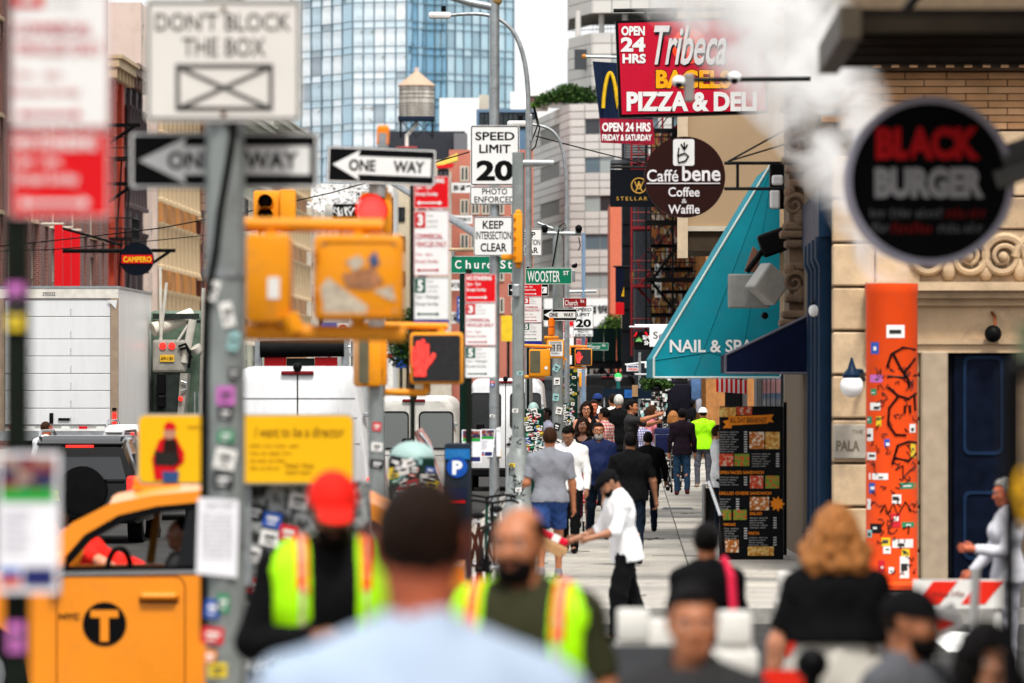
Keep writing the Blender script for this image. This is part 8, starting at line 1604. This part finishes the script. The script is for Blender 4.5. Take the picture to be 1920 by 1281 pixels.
        t.add('lips', MB().tube([flip(hp_((-.022, .090, -.054))), flip(hp_((-.008, .099, -.051))), flip(hp_((.008, .099, -.051))), flip(hp_((.022, .090, -.054)))], [.003*k, .006*k, .006*k, .003*k], n=6).tube([flip(hp_((-.018, .091, -.058))), flip(hp_((0, .099, -.060))), flip(hp_((.018, .091, -.058)))], [.003*k, .006*k, .003*k], n=6), M('lips_'+skin, {'fair': (.42, .15, .12), 'tan': (.32, .12, .09), 'red': (.36, .11, .08), 'brown': (.17, .06, .045), 'dark': (.08, .03, .025), 'olive': (.26, .10, .075)}[skin], .4), local=True, smooth=True)
    if glasses:
        g_ = MB()
        for s in (-1, 1): g_.tube([flip(hp_((s*.033+.026*math.cos(a), .108, .006+.019*math.sin(a)))) for a in np.linspace(0, 6.283, 15)], .0028*k, n=5); g_.cyl(flip(hp_((s*.058, .104, .012))), flip(hp_((s*.080, -.01, .012))), .0025*k, n=5)
        g_.cyl(flip(hp_((-.008, .110, .010))), flip(hp_((.008, .110, .010))), .0025*k, n=5); t.add('glasses', g_, m_black, local=True)
    # --- hair
    crn = lambda F, o: F.add((0, -.012, .028), (0, -.012, .028), .088+o, k=.02, sc_=(.86, 1.08, 1.03))
    if hair:
        F = Field((-.22, -.24, -.34), (.22, .2, .22), hh if hair == 'short' else hh*1.25)
        if hair in ('short', 'buzz', 'receding'):
            o = .012 if hair != 'buzz' else .006; crn(F, o)
            if hair == 'short': F.add((0, .045, .098), (0, .0, .105), .018, .02, k=.05, sc_=(1.5, 1, .8))
            F.cut(lambda X, Y, Z: np.minimum(Y-.028-.25*np.maximum(Z, 0), (.080 if hair != 'receding' else .10)-Z)); F.cut(lambda X, Y, Z: -.062-Z); F.cut(lambda X, Y, Z: np.minimum(Y+.018, .012-Z))
            if hair == 'receding': F.cut(lambda X, Y, Z: .07-Z+0*Y) if False else F.cut(lambda X, Y, Z: np.minimum(Z-.075, .09-np.abs(X)+0*Y))
            F.noise(.0022, 120, 3)
        else:
            ln = {'long': -.27, 'bob': -.10, 'mid': -.18, 'curly': -.12, 'big': -.16}[hair]; o = {'long': .016, 'bob': .02, 'mid': .022, 'curly': .035, 'big': .04}[hair]; crn(F, o); w = {'curly': .12, 'big': .115}.get(hair, .085)
            for s in (-1, 1): F.add((s*.065, .01, .03), (s*w, .015, ln+.05), .034, .04+o*.3, k=.04); F.add((s*.05, -.06, .0), (s*w*.75, -.075, ln), .055, .05+o*.4, k=.05)
            F.add((0, -.08, .0), (0, -.095, ln), .06, .06, k=.05)
            F.cut(lambda X, Y, Z: np.minimum(np.minimum(Y-.018, .066-Z), .058-.25*np.maximum(Z, 0)-np.abs(X))); F.noise(.006 if hair in ('long', 'mid', 'bob') else .008, 75 if hair in ('long', 'mid', 'bob') else 85, 4); F.noise(.003, 190, 14)
        push(F, 1); emit('hair', hair_m(hairc))
    if beard:
        F = Field((-.1, -.05, -.2), (.1, .16, .05), hh); F.add((0, .035, -.02), (0, .05, -.055), .066, .060, k=.03, sc_=(1, 1, 1)); F.add((-.02, .066, -.085), (.02, .066, -.085), .040, k=.03)
        if beard == 'long': F.add((0, .07, -.10), (0, .075, -.13), .035, .03, k=.03)
        F.cut(lambda X, Y, Z: Z+.030-.25*np.maximum(np.abs(X)-.035, 0)*3); F.cut(lambda X, Y, Z: .0-Y); F.cut(lambda X, Y, Z: np.minimum(np.minimum(.012-np.abs(Z+.056), .02-np.abs(X)), Y-.08)); F.noise(.003, 110, 5); push(F, 1); emit('beard', hair_m({'grey': 'grey'}.get(hairc, 'black') if beard != 'grey' else 'grey'))
    if hat:
        F = Field((-.17, -.19, -.05), (.17, .24, .2), hh)
        if hat in ('cap', 'capback'):
            crn(F, .020); F.cut(lambda X, Y, Z: .030+.12*Y*0-Z); fy = 1 if hat == 'cap' else -1; F.add((0, fy*.085, .038), (0, fy*.145, .034), .068, .066, k=.01, sc_=(1, 1, .10)); F.add((0, -.012, .128), (0, -.012, .13), .008, k=.01)
        elif hat == 'hard':
            crn(F, .035); F.cut(lambda X, Y, Z: .035-Z); F.add((0, -.01, .042), (0, .02, .042), .118, .118, k=.01, sc_=(1, 1.1, .10)); F.add((0, -.09, .13), (0, .07, .135), .014, k=.02); [F.add((s*.04, -.07, .125), (s*.04, .06, .13), .010, k=.02) for s in (-1, 1)]
        elif hat == 'flat': crn(F, .022); F.cut(lambda X, Y, Z: .050-Z); F.add((0, .07, .075), (0, .10, .055), .06, .05, k=.03, sc_=(1.2, 1, .5))
        push(F, 1); emit('hard_hat' if hat == 'hard' else 'cap', hatm, )
    # --- clothing
    of = .019
    if top:
        zh = hem if hem is not None else (-.10 if top != 'tank' else -.02)
        F = Field(lo, hi, h); torso(F, of); F.add(P(-.065*b, -.008, zh), P(.065*b, -.008, zh), (hip+.008)*k+of, k=.05, sc_=(1, .92, 1))
        for s in (-1, 1):
            sh, el, wr, fd = arms[s]
            if top == 'tee': F.add(sh, sh+(el-sh)*.80, .060*k*b**.6, .062*k*b**.6, k=.03, cap=True)
            elif top in ('long', 'jacket'): F.add(sh, el, .062*k*b**.6, .056*k, k=.03); F.add(el, wr+(wr-el)*.0, .056*k, .040*k, k=.025, cap=True)
            elif top == 'rolled': F.add(sh, el, .062*k*b**.6, .058*k, k=.03); F.add(el, el+(wr-el)*.25, .058*k, .054*k, k=.02, cap=True)
        un = pel+u*zh*k; F.cut(lambda X, Y, Z: (un[0]-X)*u[0]+(un[1]-Y)*u[1]+(un[2]-Z)*u[2]); F.sub(neck-u*.015*k+vf*.02*k, neck+u*.3*k, .062*k, .08*k)
        if top == 'tank': F.sub(neck+vf*.06*k-u*.06*k, neck+vf*.08*k, .085*k); F.sub(P(0, -.12, .5), P(0, -.12, .5), .09*k); [F.sub(P(s*.26, 0, .42), P(s*.2, 0, .6), .10*k) for s in (-1, 1)]
        if collar: F.sub(neck+vf*.075*k-u*.10*k, neck+vf*.07*k, .012*k, .045*k)
        F.noise(.0048, 30, 7); F.noise(.002, 70, 17); push(F); sm_ = emit('jacket' if top == 'jacket' else ('shirt' if top in ('long', 'rolled') else ('tank_top' if top == 'tank' else 't_shirt')), topm)
        if collar:
            cb = MB().tube([flip(neck+ex*.068*k*math.cos(a)+vf*.066*k*math.sin(a)+u*(.022-.02*math.sin(a))*k) for a in np.linspace(2.0-3.14, 1.14+3.14-.0, 18)], .014*k, n=6); t.add('collar', cb, topm, local=True, smooth=True, parent=sm_)
    if bottom:
        F = Field(lo, hi, h); F.add(P(-.065*b, -.01, .0), P(.065*b, -.01, .0), (hip+.004)*k+.012, k=.05, sc_=(1, .92, 1)); F.add(P(-.06*b, -.005, .06), P(.06*b, -.005, .06), (hip-.01)*k+.010, k=.05, sc_=(1, .9, 1)); (F.add(P(-.05, 0, .16), P(.05, 0, .16), .105*b*k, k=.06, sc_=(1, .9, 1)), F.add(P(-.05, 0, .24), P(.05, 0, .24), .105*b*k, k=.06, sc_=(1, .9, 1))) if top and zh > .1 else None; F.cut(lambda X, Y, Z: Z-(zp+(zh+.035 if top and (zh < .05 or zh > .1) else .085)*k)+0*X)
        if bottom == 'skirt':
            zz = .42*k; F.add(pel, V3((0, 0, zz)), .14*k, .21*k, k=.05, sc_=(1, .8, 1), cap=True); F.noise(.006, 20, 9)
        else:
            for s in (-1, 1):
                hp, kn, an = jl[s]
                if bottom in ('pants', 'wide'): ww = .02 if bottom == 'wide' else 0; F.add(hp, kn, .098*k*b**.6, .070*k+ww, k=.05); F.add(kn, an+(an-kn)*.02, .069*k+ww, .056*k+ww, k=.03, cap=True)
                else: F.add(hp, hp+(kn-hp)*.78, .105*k*b**.6, .098*k, k=.05, cap=True)
            F.noise(.0055, 30, 8)
        push(F); emit({'pants': 'trousers', 'wide': 'trousers', 'shorts': 'shorts', 'skirt': 'skirt'}[bottom], botm)
    for s in (-1, 1):
        hp, kn, an = jl[s]; sh_ = nrm(an-kn); F = Field(an-.2, an+V3((.2, .28, .15)), min(h, .012)); toe = V3((0, .15*k, -.05*k)) if abs(sh_[1]) < .3 else V3((0, .14*k, -.10*k))
        F.add(an+V3((0, -.03*k, -.045*k)), an+toe+V3((s*.012, 0, 0)), .042*k, .034*k, k=.02, sc_=(1, 1, .9)); F.add(an+V3((0, -.01, .0)), an+V3((0, 0.02, -.03*k)), .043*k, .045*k, k=.03); F.cut(lambda X, Y, Z: np.minimum(Z-(an[2]+.035*k), 1)+0*X+0*Y); F.cut(lambda X, Y, Z: (an[2]-.088*k)-Z+0*X+0*Y); push(F); emit('shoe', shoem or m_black)
    if vest:
        F = Field(lo, hi, h); torso(F, of+.013); un = pel+u*-.06*k; F.cut(lambda X, Y, Z: un[2]-Z+0*X+0*Y)
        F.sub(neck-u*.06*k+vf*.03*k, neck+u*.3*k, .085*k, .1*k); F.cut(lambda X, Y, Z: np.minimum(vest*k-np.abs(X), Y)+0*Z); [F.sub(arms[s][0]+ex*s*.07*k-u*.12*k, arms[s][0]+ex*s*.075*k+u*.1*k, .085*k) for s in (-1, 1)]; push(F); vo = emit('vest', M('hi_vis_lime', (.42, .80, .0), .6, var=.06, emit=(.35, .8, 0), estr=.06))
        zc = P(0, 0, .40)[2]
        for s in (-1, 1):
            F = Field(lo, hi, h); torso(F, of+.020); F.sub(neck-u*.06*k+vf*.03*k, neck+u*.3*k, .085*k, .1*k); F.cut(lambda X, Y, Z: np.abs(s*X-(vest+.038)*k)-.024*k+0*Y+0*Z); F.cut(lambda X, Y, Z: (zc-.05*k)-Z+0*X+0*Y); push(F); emit('orange_strap', M('hi_vis_orange', (.85, .13, .01), .55, var=.05), parent=vo)
            F = Field(lo, hi, h); torso(F, of+.024); F.cut(lambda X, Y, Z: np.abs(s*X-(vest+.038)*k)-.010*k+0*Y+0*Z); F.cut(lambda X, Y, Z: .01-Y+0*X+0*Z); F.cut(lambda X, Y, Z: (zc-.2*k)-Z+0*X+0*Y); F.sub(neck-u*.06*k+vf*.03*k, neck+u*.3*k, .085*k, .1*k); push(F); emit('silver_strip', M('retro_strip', (.55, .50, .35), .4), parent=vo)
    t.pt = dict(hc=hc, neck=neck, arms=arms, pel=pel, P=P, k=k, legs=jl); t.flip = flip
    return t
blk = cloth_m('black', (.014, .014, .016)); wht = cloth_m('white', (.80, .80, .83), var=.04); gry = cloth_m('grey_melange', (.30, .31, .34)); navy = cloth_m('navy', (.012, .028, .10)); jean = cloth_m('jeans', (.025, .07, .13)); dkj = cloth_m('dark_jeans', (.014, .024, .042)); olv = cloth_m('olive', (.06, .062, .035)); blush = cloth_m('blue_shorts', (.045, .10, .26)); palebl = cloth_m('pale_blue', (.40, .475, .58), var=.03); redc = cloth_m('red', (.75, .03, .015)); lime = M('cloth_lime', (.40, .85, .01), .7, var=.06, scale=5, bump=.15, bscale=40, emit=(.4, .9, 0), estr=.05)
dkjk = cloth_m('aubergine', (.03, .02, .03)); gpant = cloth_m('grey_work', (.12, .125, .15)); chg = cloth_m('charcoal', (.06, .06, .062)); khk = cloth_m('pale_boot', (.36, .27, .22)); redb = cloth_m('oxblood', (.12, .02, .02)); offw = cloth_m('off_white', (.62, .60, .55)); pinkc = cloth_m('pink', (.65, .25, .30))
plr = plaid_mat('plaid_red', (.62, .56, .53), (.40, .03, .03), (.42, .05, .05), 34); plb = plaid_mat('plaid_blue', (.60, .60, .66), (.05, .05, .25), (.08, .07, .30), 40); flor = ramp_mat('cloth_floral', 'voronoi', [(0, (.03, .03, .035)), (.45, (.55, .53, .5)), (.75, (.06, .05, .06))], 32, rand=.98); rskirt = ramp_mat('cloth_red_dots', 'voronoi', [(0, (.42, .03, .06)), (.6, (.5, .06, .09)), (.82, (.65, .5, .5))], 45, rand=.98)
# ---- blurred foreground
person('man seen from behind in a pale blue shirt with cropped brown hair', 788, 10.8, 2.03, math.pi, sz=.415, skin='red', hair='buzz', hairc='dbrown', topm=palebl, botm=dkj, bulk=1.16, h=.016)
person('worker in red cap and lime vest with folded arms looking down', 622, 22, 1.87, R(6), skin='brown', head=(0, 22, 0), hat='cap', hatm=redc, beard='full', hairc='black', top='long', topm=blk, botm=blk, vest=.078, L=((.30, .05, -1), (-.75, .55, -.02)), Rr=((.34, .05, -1), (-.80, .50, .10)), bulk=1.12, h=.016)
person('bald bearded worker in olive shirt and lime vest with raised hand', 978, 19, 1.80, R(-12), skin='tan', hair='receding', hairc='dbrown', beard='full', topm=olv, botm=dkj, vest=.108, Rr=((.30, .15, -1), (-.25, .9, .75)), L=((.32, -.05, -1), (.15, .25, -1)), bulk=1.12, head=(8, 6, 0), h=.016)
person('man with cropped black hair facing the camera beside the plastic barriers', 1297, 17, 1.60, R(4), z0=0, skin='tan', hair='short', hairc='black', topm=chg, botm=dkj, head=(0, 4, 0), h=.018)
person('woman with blond hair in a black shirt and white skirt', 1566, 25, 1.655, math.pi, skin='fair', hair='curly', hairc='ginger', topm=blk, bottom='skirt', botm=offw, female=True, bulk=1.1, hem=.17, L=((.35, .0, -1), (.1, .2, -1)), Rr=((.35, .0, -1), (.1, .2, -1)), h=.016)
pk = person('woman in black with a pink bag strap, hair pulled back', 1325, 30.5, 1.46, math.pi, skin='tan', hair='short', hairc='black', topm=blk, botm=dkj, female=True, h=.016)
pp = pk.pt; fl_ = pk.flip
pk.add('pink_strap', MB().tube([fl_(pp['P'](.05, .1, .3)), fl_(pp['P'](-.12, .02, .56)), fl_(pp['P'](-.155, -.13, .45)), fl_(pp['P'](-.17, -.15, .2)), fl_(pp['P'](-.18, -.12, -.05))], .026, n=8), cloth_m('hot_pink', (.80, .05, .13)), local=True, smooth=True); pk.add('pink_bag', MB().rbox(fl_(pp['P'](-.2, -.1, -.18)), (.12, .22, .3), .05), MATS['cloth_hot_pink'], local=True, smooth=True)
person('man in a black cap and grey shirt turned to the side near the barrier', 1702, 20, 1.63, R(52), z0=-.15, skin='tan', hair='buzz', hairc='dbrown', hat='cap', hatm=blk, beard='full', topm=cloth_m('tee_grey', (.14, .145, .16)), botm=dkj, head=(-12, 6, 0), h=.018)
person('woman with big black curls at the near corner', 1850, 19, 1.53, R(12), z0=-.15, skin='olive', hair='big', hairc='black', topm=blk, botm=dkj, female=True, h=.018)
person('elderly white haired woman in white resting her hand on the barricade', 1890, 45, 1.62, R(-82), z0=-.15, skin='red', hair='short', hairc='grey', top='long', topm=cloth_m('soft_white', (.62, .62, .66)), botm=cloth_m('pale_trousers', (.55, .55, .60)), female=True, Rr=((.05, .35, -1), (.0, .75, -.75)), L=((.1, .3, -1), (.0, 1, .1)), head=(0, 8, 0))
# ---- in the cab and beyond
person('cab driver seated behind the open window', 322, 40.55, 1.72, R(-90), z0=-.12, skin='brown', hair='buzz', hairc='black', topm=chg, top='long', botm=blk, legs=(((.08, 1, -.1), (0, .25, -1)), ((.08, 1, -.1), (0, .25, -1))), zpel=.62, lean=-8, L=((.2, .5, -1), (-.1, 1, .25)), Rr=((.2, .5, -1), (-.1, 1, .25)), head=(-14, 4, 0), h=.016)
cb_ = person('person in a red shirt with a black strap reaching beyond the cab', 236, 43.0, 1.70, R(-80), z0=-.15, skin='fair', hair='short', hairc='brown', topm=redc, botm=dkj, lean=60, Rr=((.2, .2, -1), (0, .4, -1)), L=((.6, -.45, -.35), (.3, -.8, -.45)), h=.016)
cb_.add('shoulder_strap', MB().tube([cb_.flip(cb_.pt['P'](.15, .16, .02)), cb_.flip(cb_.pt['P'](.03, .165, .25)), cb_.flip(cb_.pt['P'](-.10, .12, .44)), cb_.flip(cb_.pt['P'](-.13, .0, .52)), cb_.flip(cb_.pt['P'](-.05, -.15, .35))], .018, n=6), blk, local=True)
person('balding man in a white shirt walking before the box truck', 86, 96, 1.78, R(150), z0=-.15, skin='red', hair='buzz', hairc='brown', topm=wht, botm=dkj, legs=WALK)
# ---- on the sidewalk
wm = person('man in a white shirt and black cap looking down at a carton', 1172, 52, 1.62, R(-74), z0=-.15, skin='olive', hair='short', hairc='black', hat='flat', hatm=blk, beard='full', top='rolled', topm=wht, bottom='wide', botm=blk, lean=10, head=(0, 34, 0), L=((.12, .35, -1), (.0, 1, -.25)), Rr=((.16, .40, -1), (.05, 1, -.35)), legs=(((.02, .25, -1), (0, .0, -1)), ((.02, -.2, -1), (0, -.4, -1))), bulk=1.12, h=.012, hem=-.14)
hw = wm.m @ Vector(wm.flip(wm.pt['arms'][-1][2]+wm.pt['arms'][-1][3]*.12))
t = Thing('carton', 'flat brown carton held by the man in white', 'carton', (hw.x-.06, hw.y-.05, hw.z)); t.add('box_body', MB().rbox((hw.x-.12, hw.y-.05, hw.z-.02), (.30, .28, .07), .006, 1, ry=R(26)), M('carton_brown', (.52, .34, .19), .8)); t.add('flap', MB().box((hw.x-.15, hw.y-.19, hw.z-.04), (.28, .012, .07), ry=R(26)), M('carton_brown_b', (.44, .28, .15), .8))
t = Thing('red_packet', 'red and white packet lying on the carton', 'packet', (hw.x-.05, hw.y-.05, hw.z+.06)); t.add('packet_body', MB().rbox((hw.x-.11, hw.y-.06, hw.z+.055), (.30, .14, .06), .015, 1, ry=R(26)), M('packet_red', (.60, .01, .06), .4)); t.add('white_band', MB().box((hw.x-.08, hw.y-.06, hw.z+.043), (.07, .145, .063), ry=R(26)), m_signw)
person('man in a grey tee and blue shorts walking away', 1031, 65, 1.74, math.pi, skin='tan', hair='short', hairc='brown', topm=gry, bottom='shorts', botm=blush, legs=WALK2, L=((.26, -.08, -1), (.10, .9, -.1)), Rr=((.22, .0, -1), (.06, .12, -1)), bulk=1.08, h=.011, hh=.0065, shoem=cloth_m('shoe_grey', (.25, .25, .27)), hem=-.06)
person('man in a white dress shirt looking down at his phone', 1068, 75, 1.72, R(-10), skin='olive', hair='short', hairc='black', top='long', topm=wht, collar=True, botm=blk, head=(6, 32, 0), legs=WALK, L=((.20, .02, -1), (.02, .3, -1)), Rr=((.18, .1, -1), (-.25, 1, -.1)), h=.012, hh=.0065)
person('grey bearded man with glasses in a navy shirt and dark jeans', 1122, 82, 1.69, R(4), skin='tan', hair='short', hairc='dbrown', beard='grey', glasses=True, top='rolled', topm=navy, collar=True, botm=dkj, belly=.06, bulk=1.12, L=HANG, Rr=((.24, .05, -1), (.1, .2, -1)), legs=WALK, h=.011, hh=.006, hem=-.14)
wt = person('woman in a black tank top and dotted red skirt pulling a trolley', 1093, 87, 1.74, R(-6), skin='brown', hair='mid', hairc='dbrown', top='tank', topm=blk, bottom='skirt', botm=rskirt, female=True, Rr=((.24, -.05, -1), (.12, -.05, -1)), legs=WALK, h=.012, hh=.0065)
q = wt.m @ Vector(wt.flip(wt.pt['arms'][-1][2])); t = Thing('shopping_trolley', 'wine red wheeled shopping trolley behind the dotted skirt', 'trolley', (wx(1074, 86), 86, 0)); X_ = wx(1074, 86)
t.add('bag_body', MB().rbox((X_, 86.1, .48), (.31, .26, .56), .05), cloth_m('wine', (.07, .008, .03)), smooth=True); t.add('flap', MB().rbox((X_, 86.07, .78), (.29, .28, .06), .03), MATS['cloth_wine'], smooth=True); t.add('frame', MB().tube([(X_-.12, 86.25, .1), (X_-.11, 86.25, .85), (X_-.02, 86.3, .92), (X_+.07, 86.25, .85), (X_+.1, 86.25, .1)], .012, n=6).cyl((X_-.14, 86, .06), (X_-.14, 86, .24), .01, n=6).cyl((X_+.14, 86, .06), (X_+.14, 86, .24), .01, n=6), m_galv)
t.add('label_patch', MB().box((X_-.0, 85.93, .80), (.09, .01, .06)), m_signw)
for s in (-1, 1): t.add('wheel', MB().cyl((X_+s*.15, 86.2, .08), (X_+s*.18, 86.2, .08), .08, n=14), m_tyre)
person('man in a plain black tee walking away, hand to his ear', 1182, 70, 1.64, math.pi, skin='olive', hair='short', hairc='black', topm=blk, botm=dkj, L=((.40, .0, -1), (.14, .20, -1)), Rr=((.34, .06, -1), (.16, .25, -1)), legs=WALK, bulk=1.16, h=.012, hh=.0065)
person('man in a black hooded top walking away', 1215, 86, 1.52, math.pi, skin='olive', hair='short', hairc='black', top='long', topm=blk, botm=dkj, bulk=1.16, legs=WALK2, L=((.30, .15, -1), (.0, .6, -.8)), Rr=((.34, .1, -1), (.05, .5, -.9)))
person('man in an aubergine jacket and turned up jeans walking away', 1279, 115, 1.74, math.pi, skin='tan', hair='short', hairc='black', top='jacket', topm=dkjk, botm=jean, shoem=redb, legs=(((.05, .05, -1), (0, -.05, -1)), ((.03, -.05, -1), (.0, -.35, -1))), hem=-.14)
person('worker in lime tee and white hard hat walking away', 1318, 124, 1.72, math.pi+.1, skin='tan', hair='short', hairc='black', hat='hard', hatm=M('hat_white', (.75, .75, .76), .35, var=.03), topm=lime, botm=gpant, shoem=khk, bulk=1.12, legs=STAND, hem=-.12)
person('woman with short ginger hair in a speckled blouse', 1262, 120, 1.68, math.pi-.2, skin='red', hair='bob', hairc='ginger', topm=flor, bottom='wide', botm=flor, female=True)
person('person in a white jacket half behind the menu board', 1347, 84, 1.62, math.pi/2, skin='fair', hair='short', hairc='brown', top='jacket', topm=wht, botm=dkj, hem=-.2)
person('woman with long dark hair and glasses in a black top', 1100, 103, 1.93, R(-4), skin='fair', hair='long', hairc='dbrown', glasses=True, top='tank', topm=blk, botm=dkj, female=True, head=(0, 10, 0))
person('man in a blue cap and white tee walking away', 1121, 122, 2.04, math.pi-.7, skin='dark', hair='buzz', hairc='black', hat='cap', hatm=cloth_m('cap_blue', (.02, .06, .20)), topm=wht, botm=dkj, head=(-20, 0, 0))
person('white haired man in a black suit seen from behind', 1160, 117, 2.02, math.pi, skin='fair', hair='short', hairc='white', top='jacket', topm=blk, botm=blk, bulk=1.1, hem=-.2)
person('man in a charcoal tee raising both fists sideways', 1184, 110, 1.93, R(78), skin='tan', hair='short', hairc='black', topm=chg, botm=dkj, Rr=((.25, .9, .05), (-.35, .7, .25)), L=((.3, .85, -.25), (-.5, .6, .15)))
person('man in a red plaid shirt and glasses turned aside', 1133, 105, 1.80, R(-125), skin='tan', hair='short', hairc='black', glasses=True, top='long', topm=plr, botm=dkj)
person('boy in a blue plaid shirt beside the raised fists', 1203, 113, 1.58, R(-150), skin='tan', hair='short', hairc='black', top='long', topm=plb, botm=dkj)
person('dark skinned man in a pale shirt seated beside the camera mast', 1024, 107, 1.80, R(-70), skin='dark', hair='buzz', hairc='black', topm=cloth_m('lilac_white', (.52, .52, .62)), botm=dkj, h=.016)
person('person in pink bending at the trinket rack', 1212, 127, 1.78, R(80), skin='fair', hair='mid', hairc='brown', top='long', topm=pinkc, botm=wht, female=True, lean=12, h=.016)
person('man in a white shirt beside the black suited man', 1150, 126, 2.02, math.pi+.3, skin='tan', hair='short', hairc='dbrown', topm=offw, botm=dkj, h=.016)
person('face glimpsed behind the long haired woman', 1113, 113, 1.92, 0, skin='red', hair='short', hairc='dbrown', topm=dkj, botm=dkj, h=.016)
